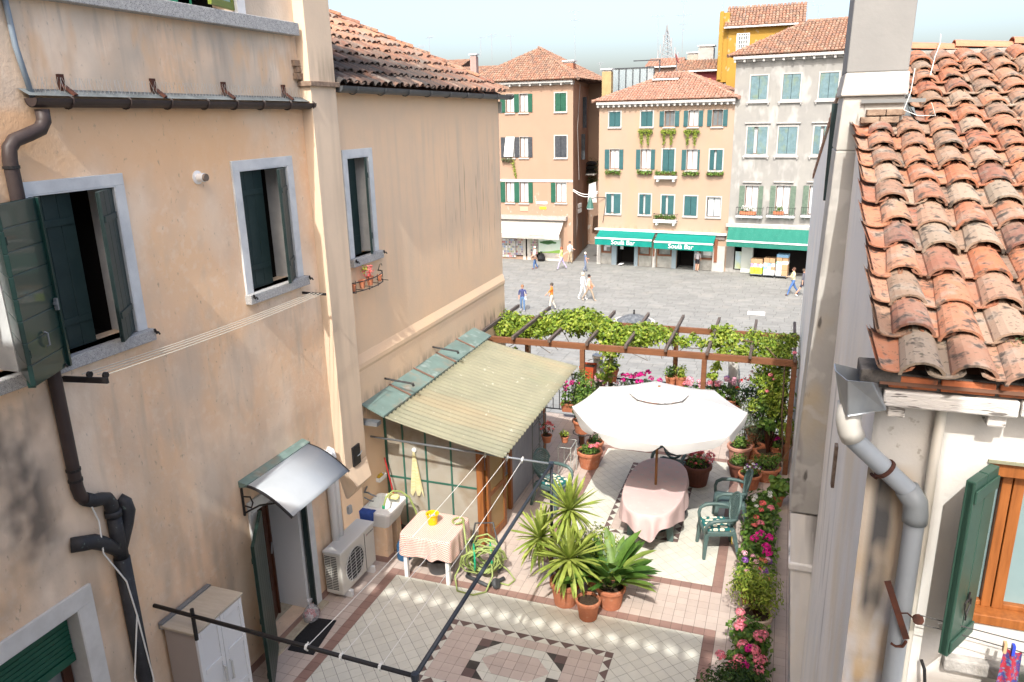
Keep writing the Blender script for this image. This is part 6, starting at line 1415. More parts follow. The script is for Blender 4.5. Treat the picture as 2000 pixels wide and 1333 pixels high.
for i in range(9):
    z = .42-.20+.05*i; hw = math.sqrt(max(0, .25**2-(z-.42)**2))+.02; k.tube([(AX1+.02, cyc-hw, z), (AX1+.02, cyc+hw, z)], .004, 4)
for dy in (-.13, 0, .13): k.tube([(AX1+.024, cyc+dy, .42-.22), (AX1+.024, cyc+dy, .42+.22)], .004, 4)
k.tube([(AX1+.018, cyc+.25*math.cos(a), .42+.25*math.sin(a)) for a in [2*math.pi*i/28 for i in range(29)]], .007, 4, caps=False)
k.build('grille', pm('grille_grey', (.50,.50,.48), rough=.4), ac)
k = MB(); k.box(AX1, AX1+.006, AY0+.635, AY0+.64, AZ0+.02, AZ1-.04); k.build('panel_joint', GRL, ac)
k = MB()
for r in range(20):
    z = AZ0+.07+.027*r
    for c_ in range(2): k.box(AX0+.02+c_*.10, AX0+.11+c_*.10, AY0-.002, AY0+.004, z, z+.013)
k.build('vent_slots', GRL, ac)
for dy in (.12, .74): k = MB(); k.box(AX0+.02, AX1+.05, AY0+dy, AY0+dy+.06, .0, AZ0+.005); k.build('foot', WHITEP, ac, bevel=.006)
RD = pm('logo_red', (.35,.06,.05), rough=.5); k = MB(); ly, lz_ = AY0+.70, .66
for a in (0, 2.094, 4.189):
    d = (math.sin(a), math.cos(a)); pr = (math.cos(a)*.5, -math.sin(a)*.5)
    k.poly([(AX1+.003, ly+x_, lz_+z_) for x_, z_ in ((0,0), (d[0]*.012+pr[0]*.013, d[1]*.012+pr[1]*.013), (d[0]*.024, d[1]*.024), (d[0]*.012-pr[0]*.013, d[1]*.012-pr[1]*.013))])
k.build('emblem', RD, ac)
text_mesh('lettering', 'MITSUBISHI', .034, frame((AX1+.003, AY0+.80, .65), (0,1,0), (0,0,1), (1,0,0)), GRL, ac, .0005)

# ================================================================== cabinet by the wall
cb = thing('garden_cabinet', 'white two-door garden cabinet with beige top against the left wall', 'cabinet', (-5.5, 5.35, 0))
CX0, CX1, CY0, CY1, CH = -5.70, -5.28, 4.98, 5.70, 1.58
k = MB(); k.box(CX0+.02, CX1-.02, CY0+.02, CY1-.02, .0, CH-.03); k.build('carcass', pm('taupe_panel', (.36,.31,.28), rough=.5), cb)
k = MB(); k.box(CX0, CX1+.02, CY0-.01, CY1+.01, CH-.03, CH); k.build('top', pm('beige_laminate', (.48,.42,.33), (.42,.36,.28), scale=4, rough=.45, stretch=(1,6,1)), cb, bevel=.006)
k = MB(); k.box(CX0-.03, CX0+.02, CY0, CY1, CH-.05, CH+.02); k.build('back_rail', STEEL, cb)
for a, b in ((CY0+.02, (CY0+CY1)/2-.003), ((CY0+CY1)/2+.003, CY1-.02)):
    k = MB(); k.box(CX1-.02, CX1, a, b, .06, CH-.04)
    for z0, z1 in ((.06,.12), (.52,.58), (1.02,1.08), (CH-.12,CH-.04)): k.box(CX1, CX1+.0125, a+.051, b-.051, z0, z1)
    k.box(CX1, CX1+.012, a, a+.05, .06, CH-.04); k.box(CX1, CX1+.012, b-.05, b, .06, CH-.04); d_ = k.build('door', pm('cabinet_white', (.66,.67,.68), rough=.45), cb, bevel=.003)
    y = b-.045 if b < CY1-.1 else a+.045; k = MB(); k.tube([(CX1+.012,y,.72),(CX1+.04,y,.73),(CX1+.04,y,.95),(CX1+.012,y,.96)], .012, 6); k.build('handle', MATS['grille_grey'], d_)

# ================================================================== clothes frame of dark tubes
cf = thing('clothes_frame', 'dark tube clothes frame with white lines over the terrace', 'clothesline', (-3.5, 7, 0))
Acr = Vector((-2.72,4.84,1.86)); Bcr = Vector((-2.78,9.14,1.88)); A0 = Vector((LWX,4.99,1.80)); B0 = Vector((LWX,9.33,1.84))
for nm, p, q, m_, r in (('near_tube', A0, Acr, BLACKM, .021), ('side_tube', Acr, Bcr, BLUEBLK, .022), ('far_tube', B0, Bcr, STEEL, .016)):
    k = MB(); k.tube([p, q], r, 10); k.build(nm, m_, cf, smooth=True)
for p in (Acr, Bcr):
    k = MB(); k.tube([p-Vector((0,0,.03)), (p.x, p.y, 0)], .022, 10); k.build('post', BLUEBLK, cf, smooth=True)
    k = MB(); k.lathe([(.0,-.05),(.034,-.045),(.038,0),(.034,.03),(0,.035)], 12, Matrix.Translation(p), close=False); k.build('joint', BLUEBLK, cf)
k = MB(); q = A0.lerp(Acr, .17); k.tube([q+Vector((0,0,.08)), q-Vector((0,0,.28))], .02, 8); k.build('strut', BLACKM, cf)
for (xa, xb) in ((-3.86,-3.78), (-3.48,-3.44), (-3.07,-3.21)):
    za = A0.lerp(Acr, (xa-LWX)/(Acr.x-LWX)); zb2 = B0.lerp(Bcr, (xb-LWX)/(Bcr.x-LWX))
    k = MB(); k.tube([za.lerp(zb2, t)-Vector((0,0,.05*math.sin(math.pi*t))) for t in [i/10 for i in range(11)]], .0038, 5)
    for p in (za, zb2): k.tube([p+Vector((0,.03,.03)), p+Vector((0,-.035,0)), p+Vector((.0,0,-.04)), p+Vector((-.02,.03,-.07))], .008, 5); k.lathe([(0,-.022),(.028,-.012),(.028,.012),(0,.022)], 8, Matrix.Translation(p) @ Matrix.Rotation(1.57,4,'Y'), close=False)
    k.build('line', WIRE, cf)
# line brackets under the first two windows
wc = thing('wall_clothesline', 'wall clothesline of four cords between two black brackets under the left windows', 'clothesline', (LWX+.2, 6.3, 4.4))
E0, E1 = Vector((LWX, 4.50, 4.41)), Vector((-5.28, 4.53, 4.43)); G0, G1 = Vector((LWX, 8.02, 4.385)), Vector((-5.38, 7.99, 4.39))
k = MB(); k.beam(E0, E1, .022, .05); k.build('bracket', BLACKM, wc); k = MB(); k.beam(G0, G1, .018, .03); k.build('bracket', BLACKM, wc)
for i, t in enumerate((.35, .52, .70, .88)):
    a = E0.lerp(E1, t)+Vector((0,.04,.035)); b = G0.lerp(G1, .12+t*.85)+Vector((0,-.01,.01)); k = MB(); k.tube([a.lerp(b, s)-Vector((0,0,.03*math.sin(math.pi*s))) for s in [j/8 for j in range(9)]], .0045, 4); k.build('cord', pm('beige_cord', (.50,.46,.38), rough=.8), wc)
    if i in (1, 3): k = MB(); k.lathe([(0,-.012),(.028,-.012),(.02,0),(.028,.012),(0,.012)], 10, Matrix.Translation(a) @ Matrix.Rotation(1.57,4,'Y'), close=False); k.build('pulley', BLACKM, wc)

# ================================================================== mat, bag, sink, small table, bucket, hose reel
mt = thing('door_mat', 'black rubber mat before the door step', 'mat', (-5.2, 7.0, 0)); k = MB()
q = [onz(x, y, .012) for x, y in ((604,1205),(657,1212),(612,1279),(562,1269))]; cx = sum(p.x for p in q)/4; cy = sum(p.y for p in q)/4
k.prism([(p.x, p.y) for p in q][::-1], .001, .012, bottom=True); k.build('mat', pm('black_rubber', (.012,.013,.015), (.02,.02,.022), scale=40, rough=.8), mt)
pb = thing('carrier_bag', 'clear knotted plastic bag of red and white things on the doorstep', 'bag', (-5.62, 7.3, .03)); L0 = pb.location
k = MB(); k.lathe([(.05,.0),(.12,.02),(.135,.09),(.10,.16),(.05,.21),(.02,.24),(.045,.30)], 12, Matrix.Translation(L0) @ Matrix.Diagonal((.8,1,1,1))); k.build('bag', glassmat('thin_film', (.72,.74,.76), .32, .25), pb)
k = MB()
for i in range(9): k.ti = rnd.random(); k.box(-.03,.03,-.03,.03,-.025,.025, Matrix.Translation(Vector(L0)+Vector((rnd.uniform(-.06,.06), rnd.uniform(-.08,.08), rnd.uniform(.04,.11)))) @ Matrix.Rotation(rnd.random()*3,4,'Z'))
k.build('contents', pm('bag_contents', (0,0,0), (.3,.1,.1), scale=10, rough=.5, tints=[(.5,.03,.04),(.45,.05,.06),(.6,.58,.55),(.05,.05,.06),(.55,.08,.08)]), pb)
sk = thing('laundry_sink', 'white ceramic laundry sink on an ochre pedestal beside the lean-to', 'sink', (-5.4, 9.05, 0))
k = MB(); SXA, SXB, SYA, SYB = -5.70, -5.20, 8.80, 9.40
def ringq(x0,x1,y0,y1,z,b=.04): return [(x0+b,y0,z),(x1-b,y0,z),(x1,y0+b,z),(x1,y1-b,z),(x1-b,y1,z),(x0+b,y1,z),(x0,y1-b,z),(x0,y0+b,z)]
R_ = [ringq(SXA+.06,SXB-.08,SYA+.07,SYB-.07,.58), ringq(SXA+.03,SXB-.03,SYA+.03,SYB-.03,.72), ringq(SXA,SXB,SYA,SYB,.82), ringq(SXA,SXB,SYA,SYB,.86), ringq(SXA+.03,SXB-.03,SYA+.16,SYB-.03,.855), ringq(SXA+.06,SXB-.06,SYA+.20,SYB-.06,.66,.05)]
vs = [p for r in R_ for p in r]; fs = [tuple(range(7,-1,-1)), tuple(40+i for i in range(8))]
for j in range(5):
    for i in range(8): fs.append((j*8+i, j*8+(i+1)%8, j*8+8+(i+1)%8, j*8+8+i))
k.raw(vs, fs); k.build('basin', pm('ceramic', (.70,.71,.70), rough=.2), sk, bevel=.008)
k = MB(); k.box(SXA+.02, SXB-.10, SYA+.07, SYA+.25, 0, .579); k.box(SXA+.02, SXB-.10, SYB-.2, SYB-.07, 0, .579); k.box(SXA, SXB-.3, SYA+.25, SYB-.2, .2, .5); k.build('pedestal', OCHRE, sk, bevel=.006)
k = MB(); k.box(SXA+.02, SXB-.085, SYA+.055, SYA+.265, .0, .09); k.build('skirting', BROWNT, sk)
k = MB(); k.tube([(LWX,9.02,1.05),(LWX+.10,9.02,1.05),(LWX+.14,9.03,1.02),(LWX+.22,9.05,.99)], .012, 6); k.tube([(LWX+.05,8.98,1.06),(LWX+.05,9.08,1.12)], .012, 6); k.tube([(LWX+.06,8.95,1.0),(LWX+.16,8.97,.95),(LWX+.19,9.0,.93)], .01, 6); k.build('tap', STEEL, sk, smooth=True)
bt = thing('blue_cloth', 'blue cloth draped over the near edge of the sink', 'cloth', (-5.6, 8.80, .8)); k = MB(); n = 8
for i in range(n):
    for j in range(5):
        def Q(i, j):
            v = j/5; x = SXA+.02+.24*i/n; y = SYA+.08-min(v,.4)*.25; z = .872-max(0,v-.4)*.28+.006*math.sin(i*2); return (x, y-.012-.008*math.sin(i*1.9+j), z)
        k.poly([Q(i,j), Q(i+1,j), Q(i+1,j+1), Q(i,j+1)])
k.build('cloth', pm('blue_fabric', (.02,.05,.20), (.04,.08,.28), scale=10, rough=.9), bt, smooth=True)
HOSE = pm('hose_green_yellow', (.30,.37,.13), (.25,.31,.10), scale=4, rough=.45)
HGR = pm('hose_fitting_green', (.02,.36,.18), rough=.4)
hs2 = thing('sink_hose', 'pale green hose looping out of the sink basin', 'hose', (-5.4, 9.2, .86)); k = MB(); k.tube([(-5.48,9.14,.70),(-5.47,9.14,.80),(-5.44,9.18,.93),(-5.38,9.28,.99),(-5.29,9.36,.96),(-5.18,9.43,.84),(-5.10,9.46,.60),(-5.04,9.47,.30),(-5.02,9.48,.02)], .016, 8); k.build('tube', HOSE, hs2, smooth=True); k = MB(); k.tube([(-5.485,9.14,.68),(-5.475,9.14,.80)], .022, 8); k.build('nozzle', HGR, hs2)
sb_ = thing('yellow_sponge', 'big yellow sponge lying on the far rim of the sink', 'sponge', (-5.36, 9.34, .86)); k = MB(); k.cbox(-5.50,-5.30,9.26,9.36,.862,.915,.02); k.build('sponge', pm('pale_sponge', (.72,.66,.30), rough=.9), sb_)
wcn = thing('watering_can', 'blue plastic watering can under the sink', 'watering can', (-5.12, 9.02, 0)); k = MB(); k.lathe([(.10,0),(.115,.02),(.11,.24),(.075,.31),(.05,.32)], 16, T(-5.12,9.05,0)); k.build('body', pm('blue_plastic', (.02,.10,.22), rough=.35), wcn, smooth=True); k = MB(); k.tube([(-5.05,9.0,.06),(-4.95,8.96,.22),(-4.92,8.95,.30)], [.03,.018,.014], 8); k.build('spout', MATS['blue_plastic'], wcn); k = MB(); k.tube([(-5.18,9.1,.1),(-5.24,9.15,.22),(-5.16,9.08,.36),(-5.12,9.05,.33)], .012, 6); k.build('handle', MATS['blue_plastic'], wcn)
stb = thing('small_table', 'small white-legged square table under the red checked oilcloth', 'table', (-4.5, 8.9, 0)); TX = (-4.90,-4.13); TYY = (8.58,9.28)
k = MB(); k.box(TX[0],TX[1],TYY[0],TYY[1],.70,.725); k.build('tabletop', WHITEM, stb)
for x in (TX[0]+.04, TX[1]-.06):
    for y in (TYY[0]+.05, TYY[1]-.05): k = MB(); k.box(x-.028,x+.028,y-.028,y+.028,0,.70); k.build('leg', WHITEM, stb, bevel=.003)
CHK = bpy.data.materials.new('red_checked_oilcloth'); CHK.use_nodes = True; t_ = CHK.node_tree; p_ = t_.nodes['Principled BSDF']; tc = t_.nodes.new('ShaderNodeAttribute'); tc.attribute_name = 'UVMap'
ck = t_.nodes.new('ShaderNodeTexVoronoi'); ck.inputs['Randomness'].default_value = 0; ck.inputs['Scale'].default_value = 40; ck.distance = 'CHEBYCHEV'
t_.links.new(tc.outputs['Vector'], ck.inputs['Vector']); rp = t_.nodes.new('ShaderNodeMapRange'); rp.inputs[1].default_value = .30; rp.inputs[2].default_value = .36; t_.links.new(ck.outputs['Distance'], rp.inputs[0])
mx = t_.nodes.new('ShaderNodeMix'); mx.data_type = 'RGBA'; mx.inputs[6].default_value = (.56,.14,.11,1); mx.inputs[7].default_value = (.76,.70,.62,1); t_.links.new(rp.outputs[0], mx.inputs[0]); t_.links.new(mx.outputs[2], p_.inputs['Base Color']); p_.inputs['Roughness'].default_value = .35
def draped(name, label, cx, cy, hx, hy, ztop, skirt, mat, nrm=1.0, seg=96, power=12.0, wav=.02, extra=None):
    """tablecloth: flat top inside a superellipse and a folded skirt; flat uv in metres"""
    th = thing(name, label, 'tablecloth', (cx, cy, ztop)); vs = []; uv = []; fs = []
    rings = [(.0,0),(.5,0),(.85,0),(.97,0),(1.0,.004),(1.012,.03),(1.02,.25),(1.03,.5),(1.035,.75),(1.04,1.0)]
    for f, d in rings:
        for i in range(seg):
            a = 2*math.pi*i/seg; c_, s_ = math.cos(a), math.sin(a); r = (abs(c_)**power+abs(s_)**power)**(-1/power)
            X, Y = hx*r*c_, hy*r*s_; sk_ = skirt(a) if callable(skirt) else skirt
            if extra: sk_ = sk_*extra(a)
            fold = wav*math.sin(a*13+math.sin(a*5))*min(1, d*1.6) if d > .02 else 0
            L = math.hypot(X, Y); ox, oy = X/L, Y/L
            vs.append((cx+X*f+ox*fold, cy+Y*f+oy*fold, ztop-sk_*d)); uv.append((X*min(f,1)+ox*sk_*d, Y*min(f,1)+oy*sk_*d))
    for j in range(1, len(rings)-1):
        for i in range(seg): fs.append((j*seg+i, (j+1)*seg+i, (j+1)*seg+(i+1)%seg, j*seg+(i+1)%seg))
    for i in range(seg): fs.append((0, seg+i, seg+(i+1)%seg))
    me = bpy.data.meshes.new(name); me.from_pydata(vs, [], fs); ul = me.uv_layers.new(name='UVMap')
    for lp_ in me.loops: ul.data[lp_.index].uv = uv[lp_.vertex_index]
    me.materials.append(mat); me.polygons.foreach_set('use_smooth', [True]*len(me.polygons)); me.update()
    o = bpy.data.objects.new('cloth', me); COL.objects.link(o); attach(o, th); return th
draped('checked_tablecloth', 'red and white checked oilcloth over the small table by the lean-to', sum(TX)/2, sum(TYY)/2, .405, .37, .735, lambda a: .30+.05*math.sin(4*a+.8)**2, CHK, wav=.018)
YB = pm('yellow_plastic', (.75,.48,.01), rough=.35)
bu = thing('yellow_bucket', 'yellow bucket full of pegs on the checked table', 'bucket', (-4.57, 8.98, .74)); k = MB(); k.lathe([(.07,0),(.085,.15),(.10,.155),(.10,.165),(.078,.16),(.065,.06),(0,.06)], 20, T(-4.57,8.98,.738), close=False); k.build('pail', YB, bu, smooth=False)
k = MB()
for i in range(26): k.ti = rnd.random(); k.box(-.03,.03,-.006,.006,-.006,.006, T(-4.57+rnd.uniform(-.05,.05), 8.98+rnd.uniform(-.05,.05), .74+rnd.uniform(.08,.13)) @ Matrix.Rotation(rnd.random()*6,4,'Z') @ Matrix.Rotation(rnd.random(),4,'Y'))
k.build('pegs', pm('pegs', (0,0,0), (.5,.4,.3), scale=5, rough=.6, tints=[(.6,.45,.28),(.7,.68,.62),(.7,.45,.1),(.3,.4,.6),(.7,.66,.5)]), bu)
bn = thing('grey_tub', 'dark grey round tub under the checked table', 'tub', (-4.48, 8.85, 0)); k = MB(); k.lathe([(.15,0),(.20,.22),(.215,.225),(.21,.235),(.185,.22),(.14,.02),(0,.02)], 24, T(-4.48,8.93,0), close=False); k.build('tub', pm('grey_tub', (.10,.105,.11), rough=.5), bn, smooth=True); k = MB(); k.lathe([(.207,.222),(.222,.226),(.222,.24),(.207,.24)], 24, T(-4.48,8.93,0), close=False); k.build('rim', MATS['grey_tub'], bn)
lc_ = thing('hose_end', 'coil of pale hose lying on the corner of the checked table', 'hose', (-4.2, 9.15, .74)); k = MB(); k.tube([(-4.22+.08*math.cos(t), 9.12+.10*math.sin(t), .752+.004*t) for t in [i*.4 for i in range(17)]]+[(-4.13,9.1,.79),(-4.05,8.95,.72),(-3.98,8.85,.45),(-3.95,8.8,.25)], .014, 7); k.build('tube', HOSE, lc_, smooth=True)
hr = thing('hose_reel', 'green and yellow garden hose tangled on a wheeled reel cart', 'hose reel', (-3.85, 8.9, 0)); HC = Vector((-3.78,8.95,.30))
DGP = pm('dark_grey_plastic', (.06,.065,.07), rough=.5)
k = MB(); k.tube([(-4.0,9.1,.04),(-4.02,9.12,.45),(-3.98,9.2,.72),(-3.72,9.26,.74),(-3.62,9.16,.48),(-3.58,9.05,.05)], .014, 7); k.tube([(-4.0,8.85,.04),(-3.62,8.72,.04),(-3.45,8.95,.05)], .03, 6); k.tube([(-4.02,9.12,.04),(-4.0,8.85,.04)], .025, 6); k.build('frame', DGP, hr, smooth=True)
for off in (-.12, .12):
    k = MB(); k.lathe([(0,-.012),(.19,-.012),(.2,0),(.19,.012),(0,.012)], 20, Matrix.Translation(HC+Vector((off*.9,off*.45,.05))) @ Matrix.Rotation(1.57,4,'Y') @ Matrix.Rotation(-.45,4,'X'), close=False); k.build('flange', HGR, hr)
for p in ((-3.5,8.75,.08), (-3.62,9.2,.08)):
    k = MB(); k.lathe([(0,-.03),(.07,-.03),(.08,0),(.07,.03),(0,.03)], 14, Matrix.Translation(Vector(p)) @ Matrix.Rotation(1.2,4,'Y'), close=False); k.build('wheel', DGP, hr)
for s in range(7):
    r2 = random.Random(s); pts = []
    for i in range(26):
        a = i*.55+s; rr = .15+.07*r2.random()+.05*math.sin(i*.7+s)
        pts.append(HC+Vector((rr*math.cos(a)*1.15+.04*math.sin(i*.4+s*2), rr*math.cos(a)*.3+.14*math.sin(i*.33+s), .04+rr*math.sin(a)*1.0+.05*math.sin(i*.2+s))))
    k = MB(); k.tube([Vector((p.x,p.y,max(.018,p.z))) for p in pts], .013, 6); k.build('hose_loop', HOSE, hr, smooth=True)
k = MB(); k.tube([(-4.05,8.9,.3),(-4.12,8.7,.1),(-4.0,8.5,.02),(-3.75,8.48,.02),(-3.6,8.6,.02),(-3.55,8.75,.2),(-3.6,8.85,.35)], .013, 6); k.tube([(-3.6,9.0,.3),(-3.42,9.05,.12),(-3.3,9.0,.02),(-3.35,8.85,.02),(-3.5,8.85,.03)], .013, 6); k.build('hose_loop', HOSE, hr, smooth=True)

# ================================================================== parasol, oval table, chairs
UC = Vector((-1.64, 11.18, 0))
um = thing('parasol', 'large white octagonal parasol over the oval table', 'parasol', UC); R0 = 1.35; ZR, ZA = 2.03, 2.37
WCV = pm('white_canvas', (.56,.56,.555), (.53,.53,.525), scale=2, rough=.85, translucent=.12)
mb = MB(); off = math.radians(11); nr = 8; rad = 9
def cpnt(a, f):
    """surface height of the canopy: panels sag a little between ribs"""
    seg = (a-off)/(2*math.pi/nr); fr = seg-math.floor(seg); k_ = math.cos(math.pi/nr)/math.cos((fr-.5)*2*math.pi/nr)
    r = R0*f*k_; z = ZA-(ZA-ZR)*f**1.12-.035*math.sin(math.pi*fr)*f*(1-.3*f); return UC+Vector((r*math.cos(a), r*math.sin(a), z))
ang = [off+2*math.pi*i/(nr*6) for i in range(nr*6)]
fr_ = [.30,.4,.5,.6,.7,.8,.9,.96,1.0]
vs = [cpnt(a, f) for f in fr_ for a in ang]; n = len(ang); fs = [(j*n+i, j*n+(i+1)%n, (j+1)*n+(i+1)%n, (j+1)*n+i) for j in range(len(fr_)-1) for i in range(n)]
mb.raw(vs, [f[::-1] for f in fs]); cv_ = mb.build('canopy', WCV, um, smooth=False)
mb = MB(); fr2 = [.0,.1,.2,.3,.345]; vs = [cpnt(a, f)+Vector((0,0,.05)) for f in fr2 for a in ang]
mb.raw(vs, [(j*n+i, (j+1)*n+i, (j+1)*n+(i+1)%n, j*n+(i+1)%n) for j in range(4) for i in range(n)]); mb.build('vent_cap', WCV, um)
for s in range(nr):
    a = off+2*math.pi*s/nr; k = MB(); k.tube([cpnt(a, f)+Vector((0,0,.004)) for f in fr_], .006, 4); k.build('seam', WCV, um)
mb = MB(); st = 10
for s in range(nr):
    a0 = off+2*math.pi*s/nr; a1 = a0+2*math.pi/nr; pts = []
    for i in range(st+1):
        t = i/st; a = a0+(a1-a0)*(.02+.96*t); p = cpnt(a, 1.0); d = .15*(1-.9*abs(2*t-1)**5)+.012*math.sin(t*9+s); bow = (p-UC).normalized(); bow.z = 0
        pts.append((p, p+bow*(.012+.02*math.sin(t*8+s*2))-Vector((0,0,d*.55)), p+bow*(.0+.02*math.sin(t*7+s))-Vector((0,0,d))))
    for i in range(st):
        for j in range(2): mb.poly([pts[i][j+1], pts[i+1][j+1], pts[i+1][j], pts[i][j]])
mb.build('valance', WCV, um, smooth=True)
mb = MB(); mb.tube([UC, UC+Vector((0,0,ZA+.06))], .022, 12); mb.build('pole', pm('parasol_wood', (.30,.15,.05), (.22,.10,.035), scale=5, rough=.5, stretch=(5,5,.4)), um, smooth=True)
for s in range(nr):
    a = off+2*math.pi*s/nr; k = MB(); k.tube([UC+Vector((0,0,ZA-.02)), cpnt(a,.98)-Vector((0,0,.02))], .011, 5); k.tube([UC+Vector((0,0,1.75)), cpnt(a,.5)-Vector((0,0,.03))], .009, 5); k.build('rib', MATS['parasol_wood'], um)
mb = MB(); mb.lathe([(.24,0),(.24,.05),(.06,.09),(.03,.3),(.0,.3)], 20, Matrix.Translation(UC)); mb.build('base', PGREEN, um)
ot = thing('oval_table', 'long oval green plastic garden table under the parasol', 'table', (UC.x, UC.y, 0))
k = MB(); k.lathe([(.98,.69),(1.0,.70),(1.0,.72),(0,.725)], 40, T(UC.x, UC.y, 0) @ Matrix.Diagonal((.46,1.0,1,1)), close=False); k.build('tabletop', PGREEN, ot)
for sx in (-1, 1):
    for sy in (-1, 1):
        k = MB(); x, y = UC.x+sx*.27, UC.y+sy*.36
        k.raw([(x-.06,y-.05,.69),(x+.06,y-.05,.69),(x+.06,y+.05,.69),(x-.06,y+.05,.69),(x+sx*.05-.05,y+sy*.05-.035,0),(x+sx*.05+.05,y+sy*.05-.035,0),(x+sx*.05+.05,y+sy*.05+.035,0),(x+sx*.05-.05,y+sy*.05+.035,0)], [(0,1,5,4),(1,2,6,5),(2,3,7,6),(3,0,4,7),(4,5,6,7)]); k.build('leg', PGREEN, ot, bevel=.01)
PNK = pm('pink_heart_cloth', (.66,.50,.485), (.62,.465,.455), scale=4, rough=.8, translucent=.1)
tcl = draped('pink_tablecloth', 'pale pink flowered tablecloth draped over the oval table', UC.x, UC.y, .475, 1.02, .735, lambda a: .32+.09*math.cos(a*5+1.2)+.03*math.cos(a*9), PNK, power=2.5, wav=.035, seg=120)
k = MB(); r3 = random.Random(5); cells = [(i, j) for i in range(-3, 4) for j in range(-7, 8) if (i+j) % 2 == 0]
HRT = [(0,-.030),(.030,.004),(.026,.022),(.012,.026),(0,.014),(-.012,.026),(-.026,.022),(-.030,.004)]
for i, j in cells:
    x, y = i*.135, j*.135
    if (abs(x)/.44)**2.5+(abs(y)/.98)**2.5 < 1: k.poly([(UC.x+x+p[0]*1.2, UC.y+y+p[1]*1.2, .7385) for p in HRT], tint=r3.random())
tag(k.build('heart_print', pm('heart_print', (.52,.44,.43), (.62,.56,.55), scale=60, rough=.8), tcl), None, None, kind='stuff')
def make_chair():
    th = bpy.data.objects.new('garden_chair', None); COL.objects.link(th); th.empty_display_size = .2
    # local: faces -y ; seat 0.43 high
    k = MB(); vs = []; 
    prof = [(-.235,.425),(-.22,.44),(-.10,.432),(.08,.425),(.20,.435),(.225,.45)]
    for y, z in prof:
        hw = .235 if y < -.1 else .225-(.03 if y > .15 else 0)
        for i in range(7):
            x = hw*(i/3-1); vs.append((x, y-(.02*(1-abs(i/3-1)) if y < -.2 else 0), z+.010*abs(i/3-1)**2))
    fs = [(j*7+i, j*7+i+1, (j+1)*7+i+1, (j+1)*7+i) for j in range(5) for i in range(6)]; k.raw(vs, fs); s_ = k.build('seat', PGREEN, th, smooth=True); md = s_.modifiers.new('solid', 'SOLIDIFY'); md.thickness = .02; md.offset = -1
    k = MB(); 
    k.box(-.22,.22,-.235,-.21,.37,.425); k.box(-.235,-.215,-.21,.2,.38,.43); k.box(.215,.235,-.21,.2,.38,.43); k.build('apron', PGREEN, th)
    for sx in (-1, 1):
        for (y0, y1, h) in ((-.20,-.235,.43), (.20,.29,.44)):
            k = MB(); x0, x1 = sx*.205, sx*.25
            def rg(x, y, z, a, b): return [(x-a,y-b,z),(x+a,y-b,z),(x+a,y+b,z),(x-a,y+b,z)]
            vs = rg(x0,y0,h,.034,.034)+rg((x0+x1)/2,(y0+y1)/2,h/2,.03,.028)+rg(x1,y1,0,.024,.022)
            fs = [(4*j+i, 4*j+(i+1)%4, 4*j+4+(i+1)%4, 4*j+4+i) for j in range(2) for i in range(4)]+[(8,9,10,11),(3,2,1,0)]; k.raw(vs, fs); k.build('leg', PGREEN, th, bevel=.008)
        k = MB(); arm = [(sx*.215,-.215,.42),(sx*.25,-.225,.52),(sx*.262,-.20,.60),(sx*.268,-.12,.645),(sx*.268,.02,.655),(sx*.25,.15,.65),(sx*.20,.245,.64)]
        k.tube(arm, [.026,.026,.028,.03,.03,.027,.024], 8); k.build('arm', PGREEN, th, smooth=True)
    # oval slatted back leaning backwards
    def B_(u, v): return (u, .215+.10*v+.035*(-(u/.23)**2), .44+.50*v)
    ring = []
    for i in range(29):
        a = 2*math.pi*i/28; w = .225*math.cos(a)*(1 if math.sin(a) > 0 else .80); v = .54+.50*math.sin(a); ring.append(B_(w, v))
    k = MB(); k.tube(ring, .021, 7, caps=False); k.build('back_frame', PGREEN, th, smooth=True)
    k = MB()
    for i in range(13):
        v = .16+.062*i; q = (v-.54)/.50; hw = .215*math.sqrt(max(.02, 1-q*q)); hw *= (1 if q > 0 else .86)
        k.beam(B_(-hw,v), B_(0,v), .012, .021); k.beam(B_(0,v), B_(hw,v), .012, .021)
    k.build('back_slats', PGREEN, th); return th
proto = make_chair()
def face(dx, dy): return math.atan2(dx, -dy)     # local -y turned onto (dx,dy)
chs = [((-.62,10.71), face(-.92,-.30), 'green plastic armchair with flowered cushion nearest the planters', True),
       ((-.50,11.62), face(-1,-.12), 'green plastic armchair without cushion right of the oval table', False),
       ((-1.62,12.62), face(-.15,-1), 'green plastic armchair half hidden behind the far end of the oval table', False),
       ((-3.42,11.35), face(.95,-.35), 'green plastic armchair with flowered cushion in the shade by the lean-to', True)]
FLC = bpy.data.materials.new('daisy_print'); FLC.use_nodes = True; t_ = FLC.node_tree; p_ = t_.nodes['Principled BSDF']; tc = t_.nodes.new('ShaderNodeTexCoord'); vo = t_.nodes.new('ShaderNodeTexVoronoi'); vo.inputs['Scale'].default_value = 11; vo.inputs['Randomness'].default_value = .55
t_.links.new(tc.outputs['Object'], vo.inputs['Vector']); rp = ramp_node(t_, [(.55,.42,.10),(.70,.66,.52),(.70,.66,.52),(.01,.12,.12),(.01,.13,.13)], [0,.16,.36,.42,1]); t_.links.new(vo.outputs['Distance'], rp.inputs[0]); t_.links.new(rp.outputs[0], p_.inputs['Base Color']); p_.inputs['Roughness'].default_value = .9
